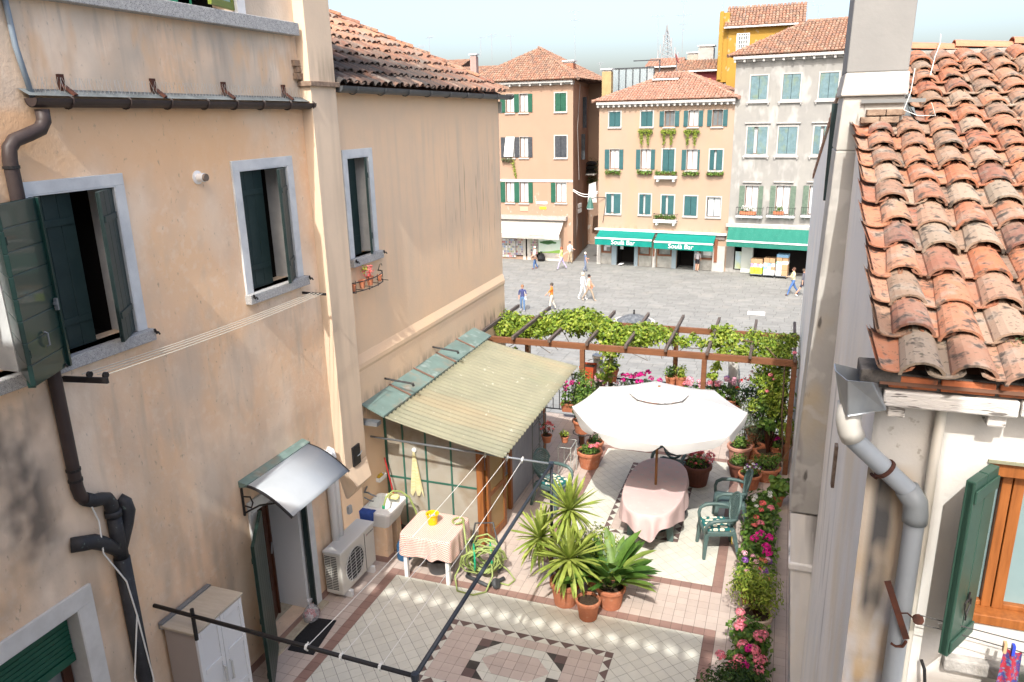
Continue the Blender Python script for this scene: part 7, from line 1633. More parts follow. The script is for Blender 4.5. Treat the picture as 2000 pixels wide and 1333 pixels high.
for i, ((x, y), rz, lab, cush) in enumerate(chs):
    c_ = proto if i == 0 else copy_tree(proto); c_.location = (x, y, 0); c_.rotation_euler = (0, 0, rz); tag(c_, lab, 'chair', 'green garden chairs')
    if cush:
        q = thing('seat_cushion', 'teal cushion with daisy print on the %s chair' % ('near right-hand' if i == 0 else 'lean-to'), 'cushion', (x, y, .445)); q.rotation_euler = (0, 0, rz)
        k = MB(); k.cbox(-.20,.20,-.22,.16,0,.035,.018); o = k.build('pad', FLC, None, bevel=.006); o.parent = q
        k = MB(); k.tube([(.19,.15,.01),(.225,.17,-.06),(.23,.18,-.20)], .005, 4); k.tube([(-.19,.15,.01),(-.225,.17,-.06),(-.23,.18,-.16)], .005, 4); o = k.build('ties', pm('yellow_tape', (.55,.40,.03), rough=.8), None); o.parent = q

# ================================================================== pergola and rail
pg = thing('pergola', 'brown timber pergola along the far edge of the terrace', 'pergola', (-2.6, 14.5, 0))
PW = pm('stained_timber', (.20,.085,.04), (.15,.065,.032), scale=3, rough=.6, stretch=(1,8,8))
PWD = pm('weathered_timber', (.075,.055,.045), (.14,.115,.10), scale=5, rough=.85, stretch=(8,1,8))
for (x0, x1, y, z) in ((-5.72, .40, 13.72, 2.17), (-5.72, .44, 15.33, 2.19)):
    k = MB(); k.box(x0, x1, y-.035, y+.035, z-.06, z+.06); k.build('beam', PW, pg, bevel=.005)
for x, y in ((-3.52,13.72), (-1.20,13.72), (.36,13.72), (-5.2,15.33), (-3.30,15.33), (-1.93,15.33), (.26,15.33)):
    k = MB(); k.box(x-.045, x+.045, y-.044, y+.044, 0, 2.11); k.build('post', PW, pg, bevel=.006)
for i in range(9):
    x = -5.66+.752*i; k = MB(); k.box(x-.026, x+.026, 13.56, 16.12, 2.235, 2.31); k.build('rafter', PWD, pg, bevel=.006)
rl = thing('terrace_railing', 'dark iron railing along the far edge of the terrace behind the flowers', 'railing', (-2.6, 15.36, 0))
k = MB(); k.beam((-5.7,15.38,.98),(.43,15.38,.98),.05,.03); k.beam((-5.7,15.38,.12),(.43,15.38,.12),.03,.02); k.build('rail', BLACKM, rl)
for i in range(42):
    x = -5.65+.147*i; k = MB(); k.box(x-.008, x+.008, 15.372, 15.388, .12, .98); k.build('baluster', BLACKM, rl)
tr_ = thing('iron_trellis', 'slender grey iron trellis screen in front of the lean-to boarding', 'trellis', (-3.9, 12.3, 0)); k = MB()
for y in (11.75, 12.15, 12.55): k.tube([(-3.92,y,0),(-3.92,y,1.75)], .009, 5)
for z in (.3,.75,1.2,1.65): k.tube([(-3.92,11.75,z),(-3.92,12.55,z)], .007, 5)
for a in ((11.75,.3),(12.15,.75),(11.75,1.2),(12.15,.3)): k.tube([(-3.92,a[0],a[1]),(-3.92,a[0]+.4,a[1]+.45)], .006, 4); k.tube([(-3.92,a[0]+.4,a[1]),(-3.92,a[0],a[1]+.45)], .006, 4)
k.tube([(-3.92,12.15+.4*math.cos(t),1.65+.3*math.sin(t)) for t in [math.pi*i/10 for i in range(11)]], .009, 5); k.build('wrought_iron', pm('grey_iron', (.16,.18,.17), rough=.6), tr_)
ps = thing('plant_stand', 'pale wire plant stand left of the parasol', 'plant stand', (-3.3, 12.9, 0)); k = MB()
for x in (-3.62,-3.38):
    for y in (12.35,12.75): k.tube([(x,y,0),(x,y,.62)], .008, 5)
k.tube([(-3.62,12.35,.62),(-3.38,12.35,.62),(-3.38,12.75,.62),(-3.62,12.75,.62),(-3.62,12.35,.62)], .008, 5); k.tube([(-3.62,12.35,.1),(-3.38,12.35,.55)], .006, 4); k.tube([(-3.38,12.35,.1),(-3.38,12.75,.55)], .006, 4); k.build('wire', pm('pale_wire', (.40,.43,.40), rough=.5), ps)
# ================================================================== plants
def head_mesh(name, mat, r=.055, n=46, s=.026):
    k = MB()
    for _ in range(n):
        d = Vector((rnd.gauss(0,1), rnd.gauss(0,1), abs(rnd.gauss(0,1))*.9-.15)).normalized(); p = d*r*rnd.uniform(.75,1); a = d.orthogonal().normalized(); a.rotate(Matrix.Rotation(rnd.random()*6, 3, d)); b = d.cross(a)
        k.poly([p+a*s*.6, p+b*s*.6+d*.004, p-a*s*.6, p-b*s*.6+d*.004], rnd.uniform(.01,.99))
    return k.mesh(name, mat)
HEADS = {c: head_mesh('blossom_'+c, FLW[c]) for c in FLW}
SMALLH = {c: head_mesh('small_blossom_'+c, FLW[c], .026, 16, .022) for c in FLW}
def blossoms(th, col, pts, scale=1.0, small=False):
    me = (SMALLH if small else HEADS)[col]
    for p in pts:
        o = inst('blossom', me, Matrix.Translation(Vector(p)) @ Matrix.Rotation(rnd.random()*6, 4, 'Z') @ Matrix.Scale(scale*rnd.uniform(.8,1.15), 4), th)
def pot_prof(r, h): return [(r*.68, 0), (r*.72, .005), (r*.92, h*.80), (r*1.0, h*.80), (r*1.03, h*.84), (r*1.03, h*.97), (r*.98, h), (r*.88, h), (r*.86, h*.86), (0, h*.86)]
def pot(th, x, y, z, r, h, mat=None, soil=True):
    k = MB(); k.lathe(pot_prof(r, h), 24, T(x, y, z), close=False); o = k.build('pot', mat or TERRA, th)
    k = MB(); k.lathe([(r*.87, h*.87), (0, h*.90)], 16, T(x, y, z), close=False); k.build('soil', SOIL, th); return o
def trough(th, x0, x1, y0, y1, z, h, mat=None):
    k = MB(); t = .02
    o_ = [(x0+.03,y0+.02),(x1-.03,y0+.02),(x1-.03,y1-.02),(x0+.03,y1-.02)]; p_ = [(x0,y0),(x1,y0),(x1,y1),(x0,y1)]; i_ = [(x0+t,y0+t),(x1-t,y0+t),(x1-t,y1-t),(x0+t,y1-t)]
    vs = [(*p, z) for p in o_]+[(*p, z+h*.8) for p in p_]+[(p[0]+(-.012 if p[0] == x0 else .012), p[1]+(-.012 if p[1] == y0 else .012), z+h*.82) for p in p_]+[(p[0]+(-.012 if p[0] == x0 else .012), p[1]+(-.012 if p[1] == y0 else .012), z+h) for p in p_]+[(*p, z+h) for p in i_]+[(*p, z+h*.85) for p in i_]
    fs = [(4*j+i, 4*j+(i+1)%4, 4*j+4+(i+1)%4, 4*j+4+i) for j in range(5) for i in range(4)]+[(3,2,1,0)]
    k.raw(vs, fs); k.build('trough', mat or TERRA, th); k = MB(); k.poly([(*p, z+h*.86) for p in i_]); k.build('soil', SOIL, th)
def stems(k, base, tips, r=.006):
    for t in tips:
        b = Vector(base); t = Vector(t); m_ = b.lerp(t, .55)+Vector((rnd.uniform(-.04,.04), rnd.uniform(-.04,.04), .03)); k.tube([b, m_, t], [r*1.4, r, r*.6], 4)
def plant(name, label, x, y, z, r, h, fol, n, size, leafk='mid', flowers=(), potm=None, asp=.55, shell=.35, cat='potted plant', stemh=None, stemcol=None, noPot=False):
    """fol: list of (dx,dy,dz,rx,ry,rz) foliage clumps above the pot"""
    th = thing(name, label, cat, (x, y, z))
    if not noPot: pot(th, x, y, z, r, h, potm)
    k = MB(); tot = sum(f[3]*f[4]*f[5] for f in fol)
    tips = []
    for f in fol:
        c = (x+f[0], y+f[1], z+h+f[2]); leaves(k, c, f[3:6], max(20, int(n*(f[3]*f[4]*f[5])/tot)), size, asp=asp, shell=shell); tips.append(c)
        for _ in range(4): tips.append((c[0]+rnd.uniform(-.7,.7)*f[3], c[1]+rnd.uniform(-.7,.7)*f[4], c[2]+rnd.uniform(-.4,.6)*f[5]))
    k.build('foliage', LEAF[leafk], th)
    k = MB(); stems(k, (x, y, z+h*.85), tips, .006 if not stemh else stemh); k.build('stems', stemcol or WOODD, th)
    for col, pts, sc_, small in flowers: blossoms(th, col, pts, sc_, small)
    return th
def scatter(c, rad, n, top=True):
    out = []
    for _ in range(n):
        d = Vector((rnd.gauss(0,1), rnd.gauss(0,1), abs(rnd.gauss(0,1)) if top else rnd.gauss(0,1))).normalized(); out.append((c[0]+d.x*rad[0], c[1]+d.y*rad[1], c[2]+d.z*rad[2]))
    return out
# ---- yucca, aspidistra and shrub in the middle of the terrace
def sword(name, L, w, mat, curve=.15, n=7):
    k = MB(); pts = []
    for i in range(n+1):
        t = i/n; ww = w*(.55+1.3*t)*(1-t)**.75 if t > .02 else w*.5; ww = max(.0008, min(ww, w*.55)); z = -curve*L*t*t
        pts.append(((-ww, L*t, z+.18*ww), (0, L*t, z-.12*ww), (ww, L*t, z+.18*ww)))
    for i in range(n):
        for j in range(2): k.poly([pts[i][j], pts[i][j+1], pts[i+1][j+1], pts[i+1][j]])
    return k.mesh(name, mat, smooth=True)
YL = [sword('sword_leaf', .48, .040, LEAF['yucca'], c) for c in (.02, .12, .28)]
BR = pm('yucca_bark', (.16,.11,.07), (.09,.06,.04), scale=14, rough=.95, bump=.5, bscale=50)
yu = thing('yucca', 'spiky three-headed yucca in a terracotta pot in the middle of the terrace', 'potted plant', (-2.47, 8.70, 0))
pot(yu, -2.47, 8.74, 0, .21, .36)
for (cx, cy, cz, n_, sc_) in ((-2.48, 9.0, 1.30, 99, .98), (-2.90, 8.98, .80, 92, .95), (-2.40, 8.68, .74, 108, 1.12)):
    k = MB(); k.tube([(-2.47,8.74,.30), ((-2.47+cx)/2, (8.74+cy)/2, .3+(cz-.3)*.45), (cx, cy, cz)], [.04,.035,.03], 8); k.build('trunk', BR, yu)
    for i in range(n_):
        f = (i+.5)/n_; el = math.radians(84-140*f)+rnd.uniform(-.12,.12); az = i*2.39996+rnd.uniform(-.2,.2)
        d = Vector((math.cos(el)*math.cos(az), math.cos(el)*math.sin(az), math.sin(el)))
        sd_ = d.cross(Vector((0,0,1))).normalized(); up = sd_.cross(d)
        me = YL[0 if el > .6 else 1 if el > -.2 else 2]; s_ = sc_*rnd.uniform(.72,1.08)
        inst('sword_leaf', me, frame(Vector((cx,cy,cz))+d*.02, sd_, d, up) @ Matrix.Scale(s_, 4), yu)
BL_ = [sword('broad_leaf', .48, .092, LEAF['broad'], c, 6) for c in (.12, .28, .45)]
asp = thing('aspidistra', 'broad-leaved plant in a ribbed terracotta pot right of the yucca', 'potted plant', (-1.87, 8.86, 0))
pot(asp, -1.86, 8.87, 0, .20, .32)
for i in range(72):
    az = rnd.uniform(0, 6.283); el = math.radians(rnd.uniform(45, 86)); r = rnd.uniform(.02,.12); b = Vector((-1.86+r*math.cos(az), 8.87+r*math.sin(az), .29))
    ht = rnd.uniform(.05, .34); d = Vector((math.cos(el)*math.cos(az), math.cos(el)*math.sin(az), math.sin(el))); p = b+d*ht
    d2 = (d+Vector((math.cos(az), math.sin(az), -.25))*.35).normalized(); sd_ = d2.cross(Vector((0,0,1))).normalized(); up = sd_.cross(d2)
    inst('broad_leaf', rnd.choice(BL_), frame(p, sd_, d2, up) @ rotz(rnd.uniform(-.3,.3)) @ Matrix.Scale(rnd.uniform(.75,1.15), 4), asp)
k = MB()
for i in range(30): az = i*.9; k.tube([(-1.86+.05*math.cos(az), 8.87+.05*math.sin(az), .28), (-1.86+.13*math.cos(az), 8.87+.13*math.sin(az), .48)], .005, 4)
k.build('stalks', LEAF['broad'], asp)
ep = thing('empty_pot', 'small terracotta pot with dry soil in front of the yucca', 'pot', (-2.09, 8.50, 0)); pot(ep, -2.09, 8.52, 0, .165, .29)
plant('yellow_shrub', 'bushy yellow-green shrub behind the broad-leaved plant', -2.16, 9.28, 0, .18, .30, [(0,0,.34,.40,.36,.32), (.16,-.05,.14,.36,.30,.26), (-.1,-.1,.2,.3,.3,.25)], 1700, .06, 'lime', asp=.45)
# ---- round pots on the terrace
plant('flower_pot', 'terracotta pot with green cushion of pink flowers at the left of the parasol', -3.18, 12.98, 0, .245, .34, [(0,0,.03,.21,.21,.09)], 420, .05, 'mid', [('pink', [(-3.08,12.93,.47),(-3.03,12.99,.48),(-3.14,12.9,.46)], .8, False), ('salmon', [(-3.02,12.92,.46)], .8, False)])
plant('flower_pot', 'brown pot of bright pink flowers right of the oval table', -1.16, 12.86, 0, .265, .40, [(0,0,.05,.22,.22,.12)], 260, .055, 'mid', [('salmon', scatter((-1.10,12.86,.47), (.22,.20,.14), 34), .9, True), ('pink', scatter((-1.05,12.86,.50), (.22,.20,.14), 16), .9, True)], potm=TERRAD)
def gp(px, py, z=0): p = onz(px, py, z); return p.x, p.y
x, y = gp(1462, 958); plant('pansy_pot', 'terracotta pot of blue and white pansies behind the bare chair', x, y+.12, 0, .20, .28, [(.02,0,.06,.19,.17,.10)], 240, .05, 'mid', [('white', scatter((x+.04,y+.1,.36), (.13,.13,.1), 9), .9, True), ('violet', scatter((x+.05,y+.1,.36), (.15,.15,.1), 6), .9, True)])
x, y = gp(1442, 938); plant('leafy_pot', 'dark terracotta pot of low leafy plants left of the pansies', x-.02, y+.2, 0, .20, .26, [(0,0,.06,.18,.18,.12)], 300, .05, 'mid', potm=TERRAD)
x, y = gp(1492, 945); plant('wide_pot', 'wide shallow terracotta bowl of young green plants near the right wall', x, y+.22, 0, .27, .26, [(0,0,.08,.26,.24,.14), (.2,.05,.12,.12,.12,.16)], 420, .06, 'mid')
x, y = gp(1442, 905); plant('pink_tub', 'pinkish clay tub with grassy leaves under the right rim of the parasol', x, y+.1, 0, .23, .34, [(0,0,.06,.17,.17,.14)], 300, .06, 'mid', potm=pm('pink_clay', (.52,.27,.20), (.46,.23,.17), scale=6, rough=.8))
x, y = gp(1470, 905); plant('stake_pot', 'pot of silvery herbs tied to white stakes by the parasol', x, y+.25, 0, .18, .28, [(0,0,.30,.20,.20,.34)], 420, .055, 'grey', asp=.25)
x, y = gp(1505, 905); plant('large_bowl', 'big terracotta bowl with sparse leaves before the sapling', x, y+.35, 0, .32, .34, [(-.1,0,.05,.16,.16,.08)], 120, .06, 'mid')
x, y = gp(1520, 912); plant('small_geranium', 'little geranium pot with magenta blooms near the right wall', x-.08, y+.1, .22, .10, .15, [(0,0,.04,.14,.14,.09)], 140, .055, 'mid', [('magenta', [(x-.10,y+.05,.52),(x-.05,y+.09,.53)], .9, False)])
sap = plant('lemon_sapling', 'tall staked sapling with broad leaves in the right corner of the terrace', .02, 14.0, 0, .22, .30, [(.02,-.05,.62,.26,.25,.20), (-.05,0,.92,.20,.2,.16), (.02,0,1.35,.16,.16,.2)], 420, .10, 'mid', stemh=.012, asp=.65)
k = MB(); k.tube([(.02,14.0,.2),(.0,14.0,1.9)], .012, 5); k.build('stake', pm('bamboo', (.42,.32,.16), rough=.7), sap)
plant('fig_leaf_plant', 'plant with rounded lobed leaves against the foot of the right wall', .22, 12.45, 0, .14, .22, [(.05,-.05,.18,.22,.20,.16)], 120, .12, 'mid', asp=.9)
olv = plant('oleander', 'tall dark oleander with pink and red flowers in the far right corner', -.15, 14.75, 0, .26, .40, [(0,0,.45,.38,.30,.34), (.12,0,.85,.42,.30,.28), (-.28,.05,.72,.30,.25,.28), (.25,0,.55,.2,.25,.4)], 1500, .09, 'dark', [('pink', scatter((0,14.7,1.55), (.45,.25,.12), 16), .8, True), ('red', scatter((-.2,14.7,1.42), (.40,.25,.12), 9), .9, True), ('palepink', scatter((-.35,14.7,1.35), (.3,.2,.12), 8), .9, True)], asp=.3)
plant('olive_bush', 'fine-leaved grey-green bush left of the oleander', -.42, 14.25, 0, .20, .30, [(0,0,.45,.26,.24,.42)], 700, .055, 'grey', asp=.28)
# ---- troughs down the right-hand side
TR = [  # y0, y1, label, leaf kind, clump height, flowers
 (11.35, 12.05, 'clay trough of white petunias and fern leaves next to the right wall', 'mid', .16, [('white', 5, .8)]),
 (10.55, 11.30, 'clay trough of dense leafy geraniums with salmon blooms behind the chairs', 'mid', .26, [('salmon', 4, 1.0), ('pink', 2, 1.1)]),
 (9.95, 10.50, 'clay trough with three big magenta geranium heads', 'mid', .22, [('magenta', 5, 1.45)]),
 (9.30, 9.90, 'clay trough of violet and pale pink small flowers', 'mid', .22, [('violet', 4, 1.0), ('palepink', 9, .7), ('salmon', 4, .7)]),
 (7.95, 8.45, 'clay trough of salmon pink geraniums below the round shrub', 'mid', .24, [('pink', 5, 1.25)]),
 (7.45, 7.92, 'clay trough with a row of rosy pink geranium heads', 'mid', .20, [('pink', 7, 1.25), ('magenta', 2, 1.0)]),
]
for y0, y1, lab, lk, hh, fl in TR:
    th = thing('flower_trough', lab, 'planter', (.02, (y0+y1)/2, 0), 'flower troughs along the right edge'); trough(th, -.16, .16, y0, y1, 0, .24)
    k = MB(); n_ = int(1300*(y1-y0)); cy = (y0+y1)/2
    for q in range(5):
        yy = y0+(y1-y0)*(q+.5)/5; leaves(k, (rnd.uniform(-.04,.04), yy, .26+hh*.5), (.27, (y1-y0)/6.5, hh*rnd.uniform(.75,1.15)), n_//4, .075, asp=.8, shell=.35)
    k.build('foliage', LEAF[lk], th)
    for col, n2, s2 in fl:
        for q in range(n2):
            yy = y0+(y1-y0)*(q+.5)/n2; p = (rnd.uniform(-.19,.17), yy, .26+hh*rnd.uniform(1.05,1.5)); blossoms(th, col, [p], s2, False)
            k = MB(); k.tube([(p[0]*.6, p[1], .24), (p[0], p[1], p[2]-.03)], .004, 4); k.build('stem', LEAF['mid'], th)
plant('round_shrub', 'large loose yellow-green shrub in a cream pot halfway along the planters', .04, 8.88, 0, .20, .30, [(-.02,.05,.40,.34,.34,.34), (-.12,.1,.28,.30,.30,.24), (.10,-.05,.25,.24,.26,.24)], 1700, .058, 'lime', asp=.4, shell=.2, potm=pm('cream_clay', (.58,.45,.36), rough=.8))
plant('dark_bush', 'dense dark green bush with pink bloom at the bottom right of the terrace', -.10, 7.18, 0, .24, .30, [(0,0,.26,.36,.34,.28), (-.22,.05,.12,.26,.26,.2)], 1500, .055, 'dark', [('pink', [(-.30,7.30,.78),(.2,7.0,.66)], 1.0, False), ('salmon', [(.16,6.95,.70)], 1.0, False)], asp=.45)
plant('wall_sprigs', 'thin leafy sprigs growing against the foot of the right wall', .28, 7.05, 0, .12, .2, [(.06,0,.18,.14,.2,.18)], 160, .05, 'dark')
# ---- back row on the railing
def back_row(px0, px1, py, label, lk, fl, ry=.22, rz=.20, nb=12, sc_=1.0, size=.075):
    a = ony(px0, py, 15.2); b = ony(px1, py, 15.2); th = thing('railing_planter', label, 'planter', ((a.x+b.x)/2, 15.2, a.z-.35), 'planters on the far railing'); z = (a.z+b.z)/2
    trough(th, a.x, b.x, 15.08, 15.30, z-.46, .20); k = MB()
    n_ = max(2, int((b.x-a.x)/.18))
    for i in range(n_): leaves(k, (a.x+(b.x-a.x)*(i+.5)/n_, 15.18, z-.10), ((b.x-a.x)/n_*.75, ry, rz), 110, size, asp=.7, shell=.3)
    k.build('foliage', LEAF[lk], th)
    k = MB(); k.tube([(a.x+.05,15.2,z-.44),(a.x+.05,15.36,z-.44)], .01, 4); k.tube([(b.x-.05,15.2,z-.44),(b.x-.05,15.36,z-.44)], .01, 4); k.build('hanger', BLACKM, th)
    for col, n2 in fl: blossoms(th, col, [(a.x+(b.x-a.x)*rnd.random(), 15.18+rnd.uniform(-.15,.1), z+rnd.uniform(.02,.22)) for _ in range(n2)], sc_, False)
back_row(1212, 1290, 748, 'railing planter crowned with vivid magenta geraniums', 'grey', [('magenta', 15)], sc_=1.2)
back_row(1330, 1378, 755, 'railing planter of pale pink geraniums left of the second post', 'mid', [('palepink', 12), ('pink', 3)])
back_row(1380, 1440, 755, 'railing planter of mauve-pink geraniums right of the second post', 'mid', [('palepink', 12), ('pink', 4), ('violet', 2)])
back_row(1098, 1132, 765, 'railing planter with magenta blooms left of the first post', 'mid', [('magenta', 7)], rz=.3)
back_row(1140, 1205, 752, 'railing planter of twiggy dusty pink flowers beside the first post', 'grey', [('palepink', 10)], rz=.34)
th = plant('begonia', 'single scarlet bloom plant on the railing near the right corner', *ony(1442, 765, 15.1)[:2], .62, .10, .15, [(0,0,.08,.12,.12,.10)], 90, .06, 'mid', [('red', [ony(1441,759,15.0)], .9, False)])
def hung_pot(px, py, y, r, h, label, lk='mid', fl=(), mat=None):
    p = ony(px, py, y); return plant('hanging_pot', label, p.x, y, p.z-h, r, h, [(0,0,.10,r*1.25,r*1.25,.16)], 200, .06, lk, fl, potm=mat, cat='hanging pot')
hung_pot(1194, 720, 15.15, .16, .28, 'hanging clay pot with bushy leaves on the first back post')
hung_pot(1310, 735, 15.10, .11, .30, 'left of the twin clay pots hung on the middle back post', 'mid')
hung_pot(1329, 735, 15.10, .11, .30, 'right of the twin clay pots hung on the middle back post', 'lime')
rp_ = thing('red_box_planter', 'square red planter high beside the first front post', 'planter', ony(1147, 735, 15.3)); p = ony(1148, 722, 15.2); k = MB(); k.raw([(p.x-.12,15.1,p.z-.35),(p.x+.12,15.1,p.z-.35),(p.x+.12,15.34,p.z-.35),(p.x-.12,15.34,p.z-.35),(p.x-.16,15.06,p.z+.1),(p.x+.16,15.06,p.z+.1),(p.x+.16,15.38,p.z+.1),(p.x-.16,15.38,p.z+.1)], [(0,3,2,1),(0,1,5,4),(1,2,6,5),(2,3,7,6),(3,0,4,7)]); k.build('box', pm('red_clay', (.45,.08,.03), rough=.7), rp_); k = MB(); k.poly([(p.x-.15,15.07,p.z+.06),(p.x+.15,15.07,p.z+.06),(p.x+.15,15.37,p.z+.06),(p.x-.15,15.37,p.z+.06)]); k.build('soil', SOIL, rp_)
# white curtain strips / sun blinds hanging at the far edge
for px, lab in ((1168, 'rolled white blind hanging by the first post'), (1432, 'rolled white blind hanging near the right corner')):
    p0 = ony(px, 695, 15.5); p1 = ony(px, 770, 15.5); th = thing('rolled_blind', lab, 'blind', p1); k = MB(); k.tube([p0, p0.lerp(p1,.5)+Vector((.02,0,0)), p1], [.10,.12,.13], 10); k.build('roll', CRAW, th, smooth=True)
    k = MB(); k.tube([p0+Vector((0,0,.02)), p0-Vector((0,0,.04))], .125, 10); k.build('tie', WIRE, th)
# ---- left side near the lean-to
lau = plant('laurel', 'dense glossy laurel with yellowish leaves in a clay pot beside the lean-to', -3.42, 13.38, .52, .20, .26, [(0,0,.32,.27,.27,.34), (-.03,.05,.75,.25,.25,.30), (.03,0,.52,.27,.27,.3)], 1500, .075, 'broad', asp=.4)
k = MB()
for a in (.3, 2.4, 4.5): k.tube([(-3.42+.20*math.cos(a),13.38+.20*math.sin(a),0), (-3.42+.12*math.cos(a),13.38+.12*math.sin(a),.3), (-3.42+.17*math.cos(a),13.38+.17*math.sin(a),.52)], .009, 5)
k.tube([(-3.42+.19*math.cos(t),13.38+.19*math.sin(t),.515) for t in [i*.4 for i in range(17)]], .009, 5); k.build('wire_legs', BLACKM, lau)
plant('shade_pot', 'terracotta pot in the shade under the laurel', -3.22, 13.6, 0, .17, .26, [(0,0,.06,.15,.15,.12)], 120, .06, 'dark')
x, y = ony(1068, 862, 12.3)[:2]; plant('coleus', 'purple-leaved plant in a small pot on the trellis', x, 12.3, .72, .10, .14, [(0,0,.12,.16,.16,.16)], 0, .06, 'dark', [('salmon', scatter((x,12.3,1.0), (.14,.14,.12), 12), 1.0, True)], cat='potted plant')
plant('small_lime_pot', 'tiny orange pot of lime leaves above the wire stand', -3.55, 12.55, .64, .075, .12, [(0,0,.06,.10,.10,.08)], 90, .05, 'lime')
# ---- climbers over the pergola
vn = thing('grape_vine', 'bright green vine sprawling along the left and middle of the pergola', 'vine', (-3.6, 15.2, 0)); k = MB(); w_ = MB()
blobs = []
for i in range(30):
    f = i/29; px = 985+f*285; py = 622+12*math.sin(f*9)+f*20; blobs.append((px, py, 15.3-.5*f+rnd.uniform(-.25,.25), .32-.06*f+rnd.uniform(-.12,.06))); blobs.append((px+rnd.uniform(-8,8), py+14, 14.9-.4*f+rnd.uniform(-.3,.3), rnd.choice((.05,.12,.2,.26))))
blobs += [(1200,655,14.8,.40),(1230,660,14.7,.36),(1265,652,14.8,.30),(1290,650,14.9,.25),(1310,660,14.7,.22),(1335,668,14.6,.18),(1355,660,14.8,.14),(1195,690,14.5,.22),(1190,715,14.6,.20),(1180,735,14.8,.18),(1190,675,14.6,.28),(1130,640,15.0,.3),(1080,628,15.2,.34),(1020,630,15.2,.3),(995,655,15.1,.2),(975,625,15.0,.22),(985,690,15.2,.13),(1005,685,15.0,.1),(1395,640,15.2,.1),(1372,672,14.6,.14)]
for px, py, yy, r in blobs:
    c = ony(px, py, yy); leaves(k, c, (r*1.15, r*1.1, r*.72), int(1000*r*r*4.2), .078, asp=.8, shell=.1)
k.build('foliage', LEAF['vine'], vn)
pts = [ony(px, py+12, yy) for px, py, yy, r in blobs[:60:2]]
w_.tube([(-5.15,15.2,0),(-5.1,15.2,1.2),(-5.1,15.2,2.2)]+pts[2:], [.025]*3+[.014]*28, 5); w_.tube([ony(1190,760,14.9), ony(1186,720,14.8), ony(1200,690,14.7), ony(1225,665,14.7)], .012, 5)
for i in range(26):
    b = rnd.choice(blobs); p = ony(b[0], b[1]+10, b[2]); w_.tube([p, p+Vector((rnd.uniform(-.4,.4), rnd.uniform(-.3,.3), rnd.uniform(-.25,.1))), p+Vector((rnd.uniform(-.6,.6), rnd.uniform(-.5,.5), rnd.uniform(-.4,.05)))], .007, 4)
w_.build('stems', BR, vn)
vr = thing('climber', 'passion-flower climber cascading down the right end of the pergola', 'vine', (.2, 14.2, 0)); k = MB(); k2 = MB(); w_ = MB()
bl2 = [(1415,650,14.6,.18),(1430,665,14.4,.20),(1400,668,14.4,.16),(1440,690,14.1,.16),(1408,690,14.2,.12),(1400,715,14.0,.08),(1392,735,14.0,.07)]
bl3 = [(1470,660,14.6,.17),(1495,675,14.4,.26),(1520,680,14.3,.24),(1535,705,14.1,.20),(1500,705,14.2,.24),(1520,735,14.0,.22),(1490,740,14.1,.20),(1525,770,13.9,.20),(1500,770,14.0,.17),(1530,800,13.9,.16),(1512,800,13.9,.14),(1535,835,13.85,.13),(1460,690,14.3,.14),(1545,665,14.4,.14),(1540,860,13.8,.10),(1475,790,14.2,.12)]
for px, py, yy, r in bl2: leaves(k, ony(px, py, yy), (r*1.2, r*1.1, r), int(1500*r*r*4)+30, .085, asp=.8, shell=.2)
for px, py, yy, r in bl3: r *= 1.2; leaves(k2, ony(px, py, yy), (r*1.1, r*1.1, r), int(1700*r*r*4)+40, .095, asp=.38, shell=.15)
k.build('foliage', LEAF['lime'], vr); k2.build('foliage', LEAF['vine'], vr)
w_.tube([(.25,13.62,0),(.28,13.6,.6),(.22,13.62,1.2),(.2,13.7,2.1),(-.2,14.2,2.35),(-.8,14.4,2.35)], .014, 5); w_.tube([ony(1505,930,13.2), ony(1548,870,13.4), ony(1545,820,13.6), ony(1520,780,13.8), ony(1535,740,13.9)], .010, 5); w_.tube([ony(1390,770,14.3), ony(1398,720,14.2), ony(1412,690,14.3), ony(1430,665,14.4)], .014, 5); w_.build('stems', BR, vr)
blossoms(vr, 'pink', [ony(px, py, 13.8) for px, py in ((1505,733),(1513,742),(1548,745),(1552,690),(1498,765))], .7, False)
wd = thing('roof_weed', 'small dry weed sprouting from the right-hand roof eave', 'plant', (1.0, 3.6, 5.45)); k = MB(); p0 = Vector((.985, 3.62, 5.45))
for i in range(9): q = p0+Vector((rnd.uniform(-.06,.06), rnd.uniform(-.05,.03), rnd.uniform(.05,.13))); k.tube([p0, p0.lerp(q,.5)+Vector((.01,0,.01)), q], .0022, 4)
k.build('stalks', pm('dry_stalk', (.30,.22,.10), rough=.9), wd); k = MB(); leaves(k, p0+Vector((0,-.01,.09)), (.06,.05,.05), 30, .02, asp=.6); k.build('leafage', LEAF['grey'], wd)
